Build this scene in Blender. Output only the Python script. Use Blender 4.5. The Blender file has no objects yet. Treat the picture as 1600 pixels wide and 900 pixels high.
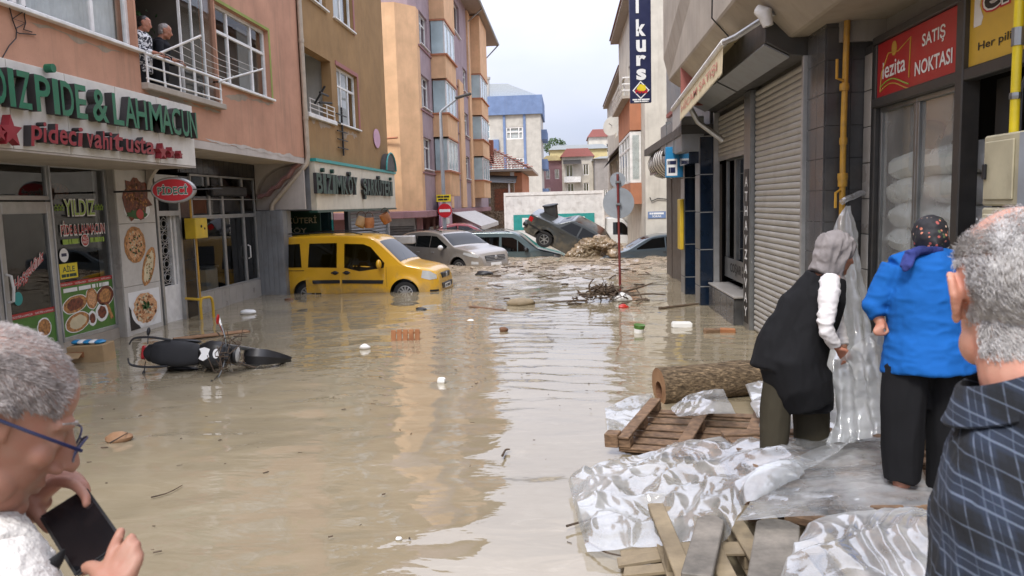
import bpy, bmesh, math, random
import numpy as np
from mathutils import Matrix, Vector, noise as mnoise
random.seed(7); RNG = np.random.default_rng(7)
S = bpy.context.scene
COL = S.collection
# ------------------------------------------------------------------ camera
CAM_H, CAM_F = 2.15, 1200.0
_p, _y, _r = (math.radians(a) for a in (6.26, 4.2, 1.6))
FWD = np.array([-math.sin(_y)*math.cos(_p), math.cos(_y)*math.cos(_p), -math.sin(_p)])
_r0 = np.array([math.cos(_y), math.sin(_y), 0.0]); _u0 = np.cross(_r0, FWD)
RIGHT = math.cos(_r)*_r0 - math.sin(_r)*_u0
UP = math.cos(_r)*_u0 + math.sin(_r)*_r0
cd = bpy.data.cameras.new('camera'); cam = bpy.data.objects.new('camera', cd); COL.objects.link(cam)
cd.sensor_width = 36.0; cd.lens = 36.0*CAM_F/1600.0; cd.clip_start = 0.05; cd.clip_end = 3000
mw = Matrix.Identity(4)
for i in range(3):
    mw[i][0] = RIGHT[i]; mw[i][1] = UP[i]; mw[i][2] = -FWD[i]
mw[2][3] = CAM_H
cam.matrix_world = mw
cd.dof.use_dof = True; cd.dof.focus_distance = 9.0; cd.dof.aperture_fstop = 9.0
S.camera = cam
# ------------------------------------------------------------------ sky, sun, exposure
SUN_EL, SUN_AZ = math.radians(52), math.radians(200)     # high sun veiled by cloud, behind the camera
w = bpy.data.worlds.new('World'); S.world = w; w.use_nodes = True
nt = w.node_tree; nt.nodes.clear()
def N(t, kind, **kw):
    n = t.nodes.new(kind)
    for k, v in kw.items(): setattr(n, k, v)
    return n
out = N(nt, 'ShaderNodeOutputWorld'); bg = N(nt, 'ShaderNodeBackground')
sky = N(nt, 'ShaderNodeTexSky'); sky.sky_type = 'NISHITA'; sky.sun_disc = False
sky.sun_elevation = SUN_EL; sky.sun_rotation = SUN_AZ
sky.air_density = 1.0; sky.dust_density = 3.0; sky.ozone_density = 1.5
tc = N(nt, 'ShaderNodeTexCoord'); mp = N(nt, 'ShaderNodeMapping'); mp.inputs['Scale'].default_value = (1.0, 1.0, 2.6)
ns = N(nt, 'ShaderNodeTexNoise'); ns.inputs['Scale'].default_value = 2.1; ns.inputs['Detail'].default_value = 5.0; ns.inputs['Roughness'].default_value = .5
cr = N(nt, 'ShaderNodeValToRGB')
cr.color_ramp.elements[0].position = .30; cr.color_ramp.elements[0].color = (3.25, 3.55, 4.45, 1)
cr.color_ramp.elements[1].position = .70; cr.color_ramp.elements[1].color = (4.5, 4.5, 5.15, 1)
sx = N(nt, 'ShaderNodeSeparateXYZ'); mr = N(nt, 'ShaderNodeMapRange')          # overcast sky: brighter towards the zenith
mr.inputs[1].default_value = 0.05; mr.inputs[2].default_value = 1.0; mr.inputs[3].default_value = .93; mr.inputs[4].default_value = 3.3
mul = N(nt, 'ShaderNodeVectorMath', operation='SCALE')
mx = N(nt, 'ShaderNodeMix', data_type='RGBA'); mx.inputs[0].default_value = .9
nt.links.new(tc.outputs['Generated'], mp.inputs[0]); nt.links.new(mp.outputs[0], ns.inputs['Vector'])
nt.links.new(ns.outputs['Fac'], cr.inputs[0]); nt.links.new(tc.outputs['Generated'], sx.inputs[0])
nt.links.new(sx.outputs[2], mr.inputs[0]); nt.links.new(cr.outputs[0], mul.inputs[0]); nt.links.new(mr.outputs[0], mul.inputs['Scale'])
nt.links.new(sky.outputs[0], mx.inputs[6]); nt.links.new(mul.outputs[0], mx.inputs[7])
nt.links.new(mx.outputs[2], bg.inputs[0]); bg.inputs[1].default_value = 0.1
nt.links.new(bg.outputs[0], out.inputs[0])
sl = bpy.data.lights.new('sun', 'SUN'); sl.energy = 1.5; sl.angle = math.radians(14); sl.color = (1.0, .96, .9)
so = bpy.data.objects.new('sun', sl); COL.objects.link(so)
sd = Vector((math.sin(SUN_AZ)*math.cos(SUN_EL), math.cos(SUN_AZ)*math.cos(SUN_EL), math.sin(SUN_EL)))
so.rotation_euler = sd.to_track_quat('Z', 'Y').to_euler(); so.location = (0, 0, 30)
S.view_settings.view_transform = 'Standard'; S.view_settings.look = 'None'
S.view_settings.gamma = 1.0; S.view_settings.use_curve_mapping = False
S.view_settings.exposure = 1.0
S.render.engine = 'CYCLES'
S.cycles.max_bounces = 8; S.cycles.transparent_max_bounces = 12; S.cycles.caustics_reflective = False; S.cycles.caustics_refractive = False
# ------------------------------------------------------------------ pixel of the survey photo -> point on a real plane
def ray(px, py): return FWD + RIGHT*(px-800)/CAM_F - UP*(py-450)/CAM_F
def onx(px, py, x): d = ray(px, py); t = x/d[0]; return np.array([0, 0, CAM_H])+d*t
def ony(px, py, y): d = ray(px, py); t = y/d[1]; return np.array([0, 0, CAM_H])+d*t
def onz(px, py, z): d = ray(px, py); t = (z-CAM_H)/d[2]; return np.array([0, 0, CAM_H])+d*t
# ------------------------------------------------------------------ scene helpers
def tag(o, label=None, cat=None, group=None, kind=None):
    if label: o['label'] = label
    if cat: o['category'] = cat
    if group: o['group'] = group
    if kind: o['kind'] = kind
    return o
def thing(name, label, cat, loc=(0, 0, 0), group=None):
    o = bpy.data.objects.new(name, None); COL.objects.link(o); o.location = loc; o.empty_display_size = .2
    return tag(o, label, cat, group)
def copy_tree(o, parent=None):
    c = o.copy(); COL.objects.link(c)
    if parent is not None: c.parent = parent; c.matrix_parent_inverse = o.matrix_parent_inverse.copy()
    for ch in list(o.children): copy_tree(ch, c)
    return c
def link(name, me, m, parent=None, rebase=True):
    o = bpy.data.objects.new(name, me); COL.objects.link(o)
    if m is not None and not me.materials: me.materials.append(m)
    if parent is not None:
        o.parent = parent
        if parent.parent is None and any(abs(v) > 1e-9 for v in parent.location):
            o.matrix_parent_inverse = Matrix.Translation(-Vector(parent.location))
    elif rebase and len(me.vertices):
        co = np.empty(len(me.vertices)*3, 'f'); me.vertices.foreach_get('co', co); co = co.reshape(-1, 3)
        b = np.array([(co[:, 0].min()+co[:, 0].max())/2, (co[:, 1].min()+co[:, 1].max())/2, co[:, 2].min()], 'f')
        me.vertices.foreach_set('co', (co-b).ravel()); me.update(); o.location = [float(v) for v in b]
    return o
def rotm(rx=0, ry=0, rz=0):
    return np.array((Matrix.Rotation(rz, 3, 'Z') @ Matrix.Rotation(ry, 3, 'Y') @ Matrix.Rotation(rx, 3, 'X')))
def basis(d):
    d = np.asarray(d, float); d = d/(np.linalg.norm(d)+1e-12)
    a = np.array([0, 0, 1.0]) if abs(d[2]) < .9 else np.array([1.0, 0, 0])
    u = np.cross(a, d); u /= np.linalg.norm(u); return u, np.cross(d, u), d
class MB:
    """collects shapes, links them as ONE mesh"""
    def __init__(self, xf=None): self.v = []; self.f = []; self.n = 0; self.xf = xf; self.mi = []
    def add(self, v, f, mi=0):
        v = np.asarray(v, float).reshape(-1, 3); self.v.append(v)
        self.f += [tuple(int(i)+self.n for i in q) for q in f]; self.mi += [mi]*len(f); self.n += len(v); return self
    def box(self, x0, x1, y0, y1, z0, z1, R=None, c=None, mi=0):
        v = np.array([[x, y, z] for x in (x0, x1) for y in (y0, y1) for z in (z0, z1)], float)
        if R is not None: v = v @ np.asarray(R).T
        if c is not None: v = v+np.asarray(c)
        return self.add(v, [(0, 1, 3, 2), (4, 6, 7, 5), (0, 4, 5, 1), (2, 3, 7, 6), (0, 2, 6, 4), (1, 5, 7, 3)], mi)
    def quad(self, a, b, c, d, mi=0): return self.add([a, b, c, d], [(0, 1, 2, 3)], mi)
    def tube(self, pts, rad, n=8, cap=True, mi=0, sq=None):
        pts = np.asarray(pts, float); m = len(pts)
        rad = np.full(m, rad, float) if np.isscalar(rad) else np.asarray(rad, float)
        tan = np.gradient(pts, axis=0); u, v, d = basis(tan[0]); V = []
        for i in range(m):
            t = tan[i]/(np.linalg.norm(tan[i])+1e-12)
            u = u-t*np.dot(u, t); u /= (np.linalg.norm(u)+1e-12); v = np.cross(t, u)
            a = np.arange(n)*2*math.pi/n
            V.append(pts[i]+rad[i]*(np.outer(np.cos(a), u)+np.outer(np.sin(a), v)*(1 if sq is None else sq)))
        F = [(i*n+j, i*n+(j+1) % n, (i+1)*n+(j+1) % n, (i+1)*n+j) for i in range(m-1) for j in range(n)]
        if cap: F += [tuple(range(n))[::-1], tuple((m-1)*n+j for j in range(n))]
        return self.add(np.concatenate(V), F, mi)
    def ell(self, c, r, R=None, nu=14, nv=9, mi=0):
        th = np.arange(nu)*2*math.pi/nu; V = [[0, 0, -1]]
        for j in range(1, nv):
            ph = -math.pi/2+math.pi*j/nv
            V += [[math.cos(ph)*math.cos(t), math.cos(ph)*math.sin(t), math.sin(ph)] for t in th]
        V += [[0, 0, 1]]; V = np.array(V)*np.asarray(r, float)
        if R is not None: V = V @ np.asarray(R).T
        F = [(0, 1+(j+1) % nu, 1+j) for j in range(nu)]
        for i in range(nv-2):
            F += [(1+i*nu+j, 1+i*nu+(j+1) % nu, 1+(i+1)*nu+(j+1) % nu, 1+(i+1)*nu+j) for j in range(nu)]
        e = 1+(nv-1)*nu; F += [(e, e-nu+j, e-nu+(j+1) % nu) for j in range(nu)]
        return self.add(V+np.asarray(c), F, mi)
    def lathe(self, prof, c=(0, 0, 0), R=None, n=20, mi=0):
        """prof: (radius, height) pairs about local z"""
        a = np.arange(n)*2*math.pi/n; V = np.concatenate([np.stack([r*np.cos(a), r*np.sin(a), np.full(n, h)], 1) for r, h in prof])
        if R is not None: V = V @ np.asarray(R).T
        m = len(prof); F = [(i*n+j, i*n+(j+1) % n, (i+1)*n+(j+1) % n, (i+1)*n+j) for i in range(m-1) for j in range(n)]
        if prof[0][0] > 1e-4: F.append(tuple(range(n))[::-1])
        if prof[-1][0] > 1e-4: F.append(tuple((m-1)*n+j for j in range(n)))
        return self.add(V+np.asarray(c), F, mi)
    def prism(self, poly, w0, w1, mi=0):
        """polygon in (u,v), extruded along w"""
        k = len(poly); V = [[u, v, w0] for u, v in poly]+[[u, v, w1] for u, v in poly]
        F = [tuple(range(k)), tuple(range(2*k-1, k-1, -1))]+[(i, k+i, k+(i+1) % k, (i+1) % k) for i in range(k)]
        return self.add(V, F, mi)
    def grid(self, P, mi=0, closeu=False):
        P = np.asarray(P, float); a, b = P.shape[:2]
        F = [(i*b+j, i*b+j+1, (i+1)*b+j+1, (i+1)*b+j) for i in range(a-1) for j in range(b-1)]
        if closeu: F += [((a-1)*b+j, (a-1)*b+j+1, j+1, j) for j in range(b-1)]
        return self.add(P.reshape(-1, 3), F, mi)
    def mesh(self, name, bevel=0, smooth=False, seg=1, ang=40, recalc=True, weld=False):
        V = np.concatenate(self.v) if self.v else np.zeros((0, 3))
        if self.xf is not None: V = self.xf(V)
        me = bpy.data.meshes.new(name); me.from_pydata(V.tolist(), [], self.f)
        if any(self.mi): me.polygons.foreach_set('material_index', np.array(self.mi, 'i'))
        if recalc or bevel or weld:
            bm = bmesh.new(); bm.from_mesh(me)
            if weld: bmesh.ops.remove_doubles(bm, verts=bm.verts, dist=1e-4)
            bmesh.ops.recalc_face_normals(bm, faces=bm.faces)
            if bevel:
                ed = [e for e in bm.edges if len(e.link_faces) == 2 and e.calc_face_angle(0) > .5]
                bmesh.ops.bevel(bm, geom=ed, offset=bevel, segments=seg, affect='EDGES', clamp_overlap=True)
            bm.to_mesh(me); bm.free()
        if smooth:
            me.polygons.foreach_set('use_smooth', np.ones(len(me.polygons), bool))
            me.set_sharp_from_angle(angle=math.radians(ang))
        me.update(); return me
    def build(self, name, m, parent=None, bevel=0, smooth=False, seg=1, ang=40, recalc=True, mats=None, weld=False):
        me = self.mesh(name, bevel, smooth, seg, ang, recalc, weld)
        if mats:
            for x in mats: me.materials.append(x)
        return link(name, me, m, parent)
# facade frames: local (u, v, w) -> world; w points out of the wall
def FL(X): return lambda V: np.stack([X+V[:, 2], V[:, 0], V[:, 1]], 1)          # wall facing +X (left side of the street), u = Y
def FR(X): return lambda V: np.stack([X-V[:, 2], V[:, 0], V[:, 1]], 1)          # wall facing -X (right side), u = Y
def FF(Y): return lambda V: np.stack([V[:, 0], Y-V[:, 2], V[:, 1]], 1)          # wall facing the camera (-Y), u = X
def FA(o, ang):                                                                 # any wall: origin, direction of u in plan (degrees)
    a = math.radians(ang); ux, uy = math.cos(a), math.sin(a); o = np.asarray(o, float)
    return lambda V: np.stack([o[0]+V[:, 0]*ux+V[:, 2]*uy, o[1]+V[:, 0]*uy-V[:, 2]*ux, o[2]+V[:, 1]], 1)
def holed(mb, u0, u1, v0, v1, holes, depth, back=False):
    us = sorted({u0, u1, *[h[0] for h in holes], *[h[1] for h in holes]}); vs = sorted({v0, v1, *[h[2] for h in holes], *[h[3] for h in holes]})
    us = [a for a in us if u0 <= a <= u1]; vs = [a for a in vs if v0 <= a <= v1]
    for a, b in zip(us, us[1:]):
        for c, d in zip(vs, vs[1:]):
            m = ((a+b)/2, (c+d)/2)
            if any(h[0] < m[0] < h[1] and h[2] < m[1] < h[3] for h in holes): continue
            mb.quad((a, c, 0), (b, c, 0), (b, d, 0), (a, d, 0))
    for a, b, c, d in [h[:4] for h in holes]+[(u0, u1, v0, v1)]:
        mb.quad((a, c, 0), (b, c, 0), (b, c, -depth), (a, c, -depth)); mb.quad((a, d, 0), (a, d, -depth), (b, d, -depth), (b, d, 0))
        mb.quad((a, c, 0), (a, c, -depth), (a, d, -depth), (a, d, 0)); mb.quad((b, c, 0), (b, d, 0), (b, d, -depth), (b, c, -depth))
    return mb
# ------------------------------------------------------------------ noise on arrays
def _h(i, j, k, s):
    x = (i*374761393+j*668265263+k*2147483647+s*1274126177) & 0xffffffff
    x = ((x ^ (x >> 13))*1103515245) & 0xffffffff; x = ((x ^ (x >> 16))*2246822519) & 0xffffffff
    return ((x ^ (x >> 15)) & 0xffffff)/float(0xffffff)*2-1
def vnoise(P, s=0):
    P = np.asarray(P, float); i = np.floor(P).astype(np.int64); f = P-i; f = f*f*f*(f*(f*6-15)+10); r = 0
    for a in (0, 1):
        for b in (0, 1):
            for c in (0, 1):
                wgt = (f[..., 0] if a else 1-f[..., 0])*(f[..., 1] if b else 1-f[..., 1])*(f[..., 2] if c else 1-f[..., 2])
                r = r+wgt*_h(i[..., 0]+a, i[..., 1]+b, i[..., 2]+c, s)
    return r
def fbm(P, o=4, s=0, g=.5):
    r = 0; a = 1
    for k in range(o): r = r+a*vnoise(np.asarray(P)*2**k, s+k); a *= g
    return r
def p3(x, y, z=0.0): x, y = np.broadcast_arrays(x, y); return np.stack([x, y, np.full(x.shape, z)], -1)
# ------------------------------------------------------------------ lettering
_tc = {}
def glyphs(s, extrude=0.0, bold=0.0, shear=0.0):
    key = (s, extrude, bold, shear)
    if key not in _tc:
        c = bpy.data.curves.new('t', 'FONT'); c.body = s; c.extrude = extrude; c.offset = bold; c.shear = shear; c.resolution_u = 3
        o = bpy.data.objects.new('t', c); me = o.to_mesh()
        v = np.array([x.co[:] for x in me.vertices]).reshape(-1, 3); f = [tuple(p.vertices) for p in me.polygons]
        o.to_mesh_clear(); bpy.data.objects.remove(o); bpy.data.curves.remove(c)
        _tc[key] = (v, f)
    return _tc[key]
def text_into(mb, s, u0, u1, v0, v1, w, extrude=0.0, bold=0.0, shear=0.0, mi=0):
    """lettering stretched to the rectangle (u0..u1, v0..v1), front face at height w"""
    v, f = glyphs(s, 0.5 if extrude else 0.0, bold, shear)
    if not len(v): return mb
    a, b = v.min(0), v.max(0); q = (v-a)/np.maximum(b-a, 1e-6)
    q = np.stack([u0+q[:, 0]*(u1-u0), v0+q[:, 1]*(v1-v0), (w-extrude+q[:, 2]*extrude) if extrude else np.full(len(q), w)], 1)
    return mb.add(q, f, mi)
def smooth_mods(name, mb, voxel, it=6, fac=.5, disp=None):
    """joins overlapping volumes into ONE continuous skin (voxel remesh, relaxed)"""
    me = mb.mesh(name); o = bpy.data.objects.new(name, me); COL.objects.link(o)
    r = o.modifiers.new('r', 'REMESH'); r.mode = 'VOXEL'; r.voxel_size = voxel; r.use_smooth_shade = True
    if it: s = o.modifiers.new('s', 'SMOOTH'); s.iterations = it; s.factor = fac
    dg = bpy.context.evaluated_depsgraph_get(); me2 = bpy.data.meshes.new_from_object(o.evaluated_get(dg), depsgraph=dg)
    bpy.data.objects.remove(o); bpy.data.meshes.remove(me)
    if disp is not None:
        k = len(me2.vertices); co = np.empty(k*3, 'f'); me2.vertices.foreach_get('co', co); co = co.reshape(-1, 3)
        no = np.empty(k*3, 'f'); me2.vertices.foreach_get('normal', no); no = no.reshape(-1, 3)
        me2.vertices.foreach_set('co', (co+no*disp(co)[:, None]).astype('f').ravel())
    me2.polygons.foreach_set('use_smooth', np.ones(len(me2.polygons), bool)); me2.update(); me2.name = name
    return me2
# ------------------------------------------------------------------ materials (all procedural)
M = {}
def nmat(name):
    m = bpy.data.materials.new(name); m.use_nodes = True; t = m.node_tree; b = t.nodes['Principled BSDF']; M[name] = m
    return m, t, b
def rgb(*c): return (c[0], c[1], c[2], 1)
def noise_node(t, scale, detail=4, rough=.55, vec=None, sc=(1, 1, 1)):
    n = N(t, 'ShaderNodeTexNoise'); n.inputs['Scale'].default_value = scale; n.inputs['Detail'].default_value = detail; n.inputs['Roughness'].default_value = rough
    tcn = N(t, 'ShaderNodeTexCoord'); mpn = N(t, 'ShaderNodeMapping'); mpn.inputs['Scale'].default_value = sc
    t.links.new(tcn.outputs['Object'], mpn.inputs[0]); t.links.new(mpn.outputs[0], n.inputs['Vector'])
    return n
def ramp(t, src, a, b, ca, cb):
    r = N(t, 'ShaderNodeValToRGB'); e = r.color_ramp.elements; e[0].position = a; e[1].position = b; e[0].color = ca; e[1].color = cb
    t.links.new(src, r.inputs[0]); return r
def mixc(t, fac, a, b, mode='MIX'):
    x = N(t, 'ShaderNodeMix', data_type='RGBA', blend_type=mode)
    for s, v in ((0, fac), (6, a), (7, b)):
        if isinstance(v, bpy.types.NodeSocket): t.links.new(v, x.inputs[s])
        else: x.inputs[s].default_value = v
    return x.outputs[2]
def bump(t, b, src, strength, dist=.01):
    n = N(t, 'ShaderNodeBump'); n.inputs['Strength'].default_value = strength; n.inputs['Distance'].default_value = dist
    t.links.new(src, n.inputs['Height'])
    old = b.inputs['Normal'].links
    if old: t.links.new(old[0].from_socket, n.inputs['Normal'])
    t.links.new(n.outputs[0], b.inputs['Normal'])
def mat(name, c, rough=.5, metal=0, var=.12, scale=6, bmp=0, bscale=60, spec=.5, dirt=0, coat=0):
    """plain paint / metal / plastic with mottling, fine relief and optional grime"""
    m, t, b = nmat(name)
    n = noise_node(t, scale, 5)
    lo = rgb(*[max(0, x*(1-var)) for x in c]); hi = rgb(*[min(1, x*(1+var)) for x in c])
    col = ramp(t, n.outputs['Fac'], .3, .7, lo, hi).outputs[0]
    if dirt:
        n2 = noise_node(t, 3.1, 6, .65); f = ramp(t, n2.outputs['Fac'], .48, .72, rgb(0, 0, 0), rgb(dirt, dirt, dirt)).outputs[0]
        col = mixc(t, f, col, rgb(.16, .125, .085))
    t.links.new(col, b.inputs['Base Color'])
    b.inputs['Metallic'].default_value = metal; b.inputs['Specular IOR Level'].default_value = spec
    r = ramp(t, n.outputs['Fac'], .25, .75, rgb(*[max(.02, rough*.8)]*3), rgb(*[min(1, rough*1.2)]*3)); t.links.new(r.outputs[0], b.inputs['Roughness'])
    if coat: b.inputs['Coat Weight'].default_value = coat; b.inputs['Coat Roughness'].default_value = .06
    if bmp: bump(t, b, noise_node(t, bscale, 3).outputs['Fac'], bmp)
    return m
def stucco(name, c, stain=(.2, .15, .1), amt=.35, grain=90, bmp=.5):
    m, t, b = nmat(name)
    n = noise_node(t, 1.3, 6, .6); st = noise_node(t, 2.2, 5, .6, sc=(3.0, 3.0, .22)); g = noise_node(t, grain, 2)
    col = ramp(t, n.outputs['Fac'], .3, .72, rgb(*[x*.82 for x in c]), rgb(*[min(1, x*1.1) for x in c])).outputs[0]
    f = ramp(t, st.outputs['Fac'], .52, .8, rgb(0, 0, 0), rgb(amt, amt, amt)).outputs[0]
    col = mixc(t, f, col, rgb(*stain))
    n3 = noise_node(t, 7, 6, .7); f3 = ramp(t, n3.outputs['Fac'], .58, .72, rgb(0, 0, 0), rgb(amt*.6, amt*.6, amt*.6)).outputs[0]
    col = mixc(t, f3, col, rgb(*[x*.62 for x in c]))
    t.links.new(col, b.inputs['Base Color']); b.inputs['Roughness'].default_value = .9; b.inputs['Specular IOR Level'].default_value = .2
    bump(t, b, g.outputs['Fac'], bmp, .008); bump(t, b, n.outputs['Fac'], .3, .03)
    return m
def wood(name, c1, c2, scale=4, rough=.75, sc=(1, 1, 1)):
    m, t, b = nmat(name)
    n = noise_node(t, scale, 8, .65, sc=sc); n2 = noise_node(t, 1.7, 4)
    col = ramp(t, n.outputs['Fac'], .3, .68, rgb(*c1), rgb(*c2)).outputs[0]
    f = ramp(t, n2.outputs['Fac'], .45, .7, rgb(0, 0, 0), rgb(.55, .55, .55)).outputs[0]
    col = mixc(t, f, col, rgb(*[x*.5 for x in c1])); t.links.new(col, b.inputs['Base Color'])
    b.inputs['Roughness'].default_value = rough; bump(t, b, n.outputs['Fac'], .5, .01); return m
def glass(name, tint=(.6, .65, .65), see=.75, ior=1.5, rough=.0, haze=0):
    """window glass: mirror by Fresnel, the rest see-through"""
    m = bpy.data.materials.new(name); m.use_nodes = True; t = m.node_tree; t.nodes.clear(); M[name] = m
    o = N(t, 'ShaderNodeOutputMaterial'); mxs = N(t, 'ShaderNodeMixShader'); gm_ = N(t, 'ShaderNodeNewGeometry'); dt = N(t, 'ShaderNodeVectorMath', operation='DOT_PRODUCT'); ab_ = N(t, 'ShaderNodeMath', operation='ABSOLUTE'); om = N(t, 'ShaderNodeMath', operation='SUBTRACT'); om.inputs[0].default_value = 1.0; pw_ = N(t, 'ShaderNodeMath', operation='POWER'); pw_.inputs[1].default_value = 5.0; fr = N(t, 'ShaderNodeMath', operation='MULTIPLY_ADD'); f0 = ((ior-1)/(ior+1))**2; fr.inputs[1].default_value = 1-f0; fr.inputs[2].default_value = f0; fr.use_clamp = True
    t.links.new(gm_.outputs['Normal'], dt.inputs[0]); t.links.new(gm_.outputs['Incoming'], dt.inputs[1]); t.links.new(dt.outputs['Value'], ab_.inputs[0]); t.links.new(ab_.outputs[0], om.inputs[1]); t.links.new(om.outputs[0], pw_.inputs[0]); t.links.new(pw_.outputs[0], fr.inputs[0])
    tr = N(t, 'ShaderNodeBsdfTransparent'); tr.inputs[0].default_value = rgb(*[x*see for x in tint])
    gl = N(t, 'ShaderNodeBsdfGlossy'); gl.inputs['Roughness'].default_value = rough
    n = noise_node(t, .9, 2); bp = N(t, 'ShaderNodeBump'); bp.inputs['Strength'].default_value = .03; bp.inputs['Distance'].default_value = .05
    t.links.new(n.outputs['Fac'], bp.inputs['Height']); t.links.new(bp.outputs[0], gl.inputs['Normal'])
    t.links.new(fr.outputs[0], mxs.inputs[0]); t.links.new(tr.outputs[0], mxs.inputs[1]); t.links.new(gl.outputs[0], mxs.inputs[2]); t.links.new(mxs.outputs[0], o.inputs[0])
    if haze:      # pale diffuse film standing in for hazy reflections on the pane
        dfz = N(t, 'ShaderNodeBsdfDiffuse'); dfz.inputs[0].default_value = rgb(.62, .62, .58); hz = N(t, 'ShaderNodeMixShader'); nh = noise_node(t, 1.4, 4); t.links.new(ramp(t, nh.outputs['Fac'], .3, .7, rgb(haze*.6, haze*.6, haze*.6), rgb(haze*1.4, haze*1.4, haze*1.4)).outputs[0], hz.inputs[0]); t.links.new(mxs.outputs[0], hz.inputs[1]); t.links.new(dfz.outputs[0], hz.inputs[2]); t.links.new(hz.outputs[0], o.inputs[0])
    return m
stucco('pink', (.52, .285, .19), amt=.42); stucco('brown', (.33, .205, .095), amt=.35, grain=40, bmp=.9); stucco('peach', (.72, .46, .265), amt=.16)
stucco('lilac', (.37, .29, .31), amt=.2); stucco('concrete', (.42, .37, .31), amt=.3); stucco('creamwall', (.60, .56, .48), amt=.28)
stucco('soffit', (.52, .47, .42), amt=.25); stucco('greyrender', (.30, .28, .26), amt=.3); stucco('terracotta', (.48, .21, .12), amt=.2)
stucco('palegrey', (.50, .48, .43), amt=.2); stucco('yellowwall', (.62, .52, .27), amt=.2); stucco('limegreen', (.30, .34, .10), amt=.3)
stucco('bluetrim', (.17, .24, .40), amt=.15); stucco('pavement', (.22, .18, .13), amt=.4, grain=30); stucco('mauve', (.34, .20, .21), amt=.25)
mat('white', (.78, .77, .74), .4, dirt=.18); mat('whitepanel', (.66, .63, .57), .45, var=.05, dirt=.22); mat('cream', (.62, .57, .45), .45, var=.05, dirt=.2)
mat('lettergreen', (.012, .14, .07), .35, dirt=.12); mat('letterred', (.24, .015, .025), .35, dirt=.12); mat('letterside', (.035, .03, .03), .6)
mat('darkgreen', (.012, .05, .035), .4); mat('printgreen', (.07, .19, .03), .35, var=.2); mat('printred', (.42, .025, .025), .35, var=.06)
mat('printwhite', (.8, .8, .78), .4, var=.03); mat('printyellow', (.75, .60, .03), .4, var=.05); mat('printlime', (.30, .46, .06), .4, var=.1)
mat('alu', (.42, .42, .41), .38, .6, dirt=.2); mat('steel', (.30, .31, .31), .35, .85, dirt=.25, bmp=.1); mat('darkmetal', (.075, .073, .07), .45, .5, dirt=.2)
mat('galv', (.27, .28, .29), .5, .45, dirt=.3, scale=3); mat('black', (.012, .012, .013), .45, var=.3); mat('rubber', (.016, .016, .017), .75, var=.3, bmp=.2)
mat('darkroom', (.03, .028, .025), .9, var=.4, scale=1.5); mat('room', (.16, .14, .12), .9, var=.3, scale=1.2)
mat('yellowpaint', (.62, .38, .02), .4, dirt=.35); mat('yellowbox', (.62, .42, .03), .4, dirt=.25); mat('pipeyellow', (.55, .30, .04), .45, dirt=.5, scale=12)
mat('brightyellow', (.75, .58, .02), .35, dirt=.2); mat('cabinet', (.44, .40, .27), .5, dirt=.4); mat('beigepipe', (.45, .38, .29), .5, dirt=.3)
mat('redrust', (.16, .02, .02), .55, dirt=.3); mat('signgrey', (.33, .36, .39), .5, .3, dirt=.2, scale=3); mat('signred', (.55, .012, .02), .35, var=.04); mat('lezred', (.42, .022, .025), .35, var=.06)
mat('erpyellow', (.66, .42, .05), .35, var=.06); mat('navy', (.012, .016, .06), .35, var=.1); mat('navytile', (.008, .016, .032), .12, var=.2, spec=.6); mat('skyblue', (.02, .22, .45), .4)
mat('creamcloth', (.66, .56, .36), .8, dirt=.2, bmp=.2); mat('whitecloth', (.68, .66, .62), .8, dirt=.2, bmp=.2); mat('pinkprint', (.55, .22, .17), .6); mat('pinksign', (.55, .32, .42), .5)
mat('curtain', (.62, .63, .62), .9, var=.1, bmp=.3, bscale=25); mat('darkcurtain', (.25, .25, .24), .9); mat('gold', (.55, .34, .06), .4)
mat('bread', (.42, .20, .07), .7, var=.6, scale=22); mat('meat', (.17, .05, .025), .6, var=.7, scale=18); mat('rice', (.62, .33, .16), .7, var=.45, scale=60); mat('herb', (.03, .10, .02), .6, var=.5, scale=40)
mat('tomato', (.45, .03, .02), .35); mat('cardboard', (.36, .24, .12), .8, dirt=.2); mat('teal', (.03, .30, .28), .4, dirt=.12); mat('boxwhite', (.72, .72, .70), .45, dirt=.35, scale=2)
mat('roofsheet', (.30, .10, .085), .6, dirt=.3); mat('greyroof', (.40, .44, .46), .6); mat('eaves', (.33, .27, .22), .8, dirt=.2)
mat('sack', (.74, .74, .72), .6, var=.12, scale=4, bmp=.3, bscale=8); mat('bluefrock', (.05, .12, .3), .8)
# tiles
def tilemat(name, c, rough=.15, var=.3):
    return mat(name, c, rough, var=var, scale=2.5, dirt=.2, spec=.55)
tilemat('blacktile', (.020, .020, .022)); tilemat('greytile', (.36, .34, .31), .3, .12); tilemat('whitetile', (.55, .53, .49), .35, .1); tilemat('darktile', (.065, .065, .066), .22, .35); tilemat('granite', (.07, .07, .07), .25, .5)
wood('palletwood', (.075, .043, .024), (.27, .165, .092), 7, sc=(2, 2, 6)); wood('greywood', (.10, .09, .075), (.26, .23, .19), 6); wood('boardwood', (.22, .11, .05), (.36, .21, .11), 5)
wood('mudwood', (.17, .13, .08), (.33, .26, .16), 4); wood('twig', (.035, .022, .014), (.13, .085, .05), 9); wood('doorwood', (.10, .045, .02), (.2, .09, .04), 5); wood('crateorange', (.24, .085, .03), (.42, .19, .08), 6)
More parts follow.
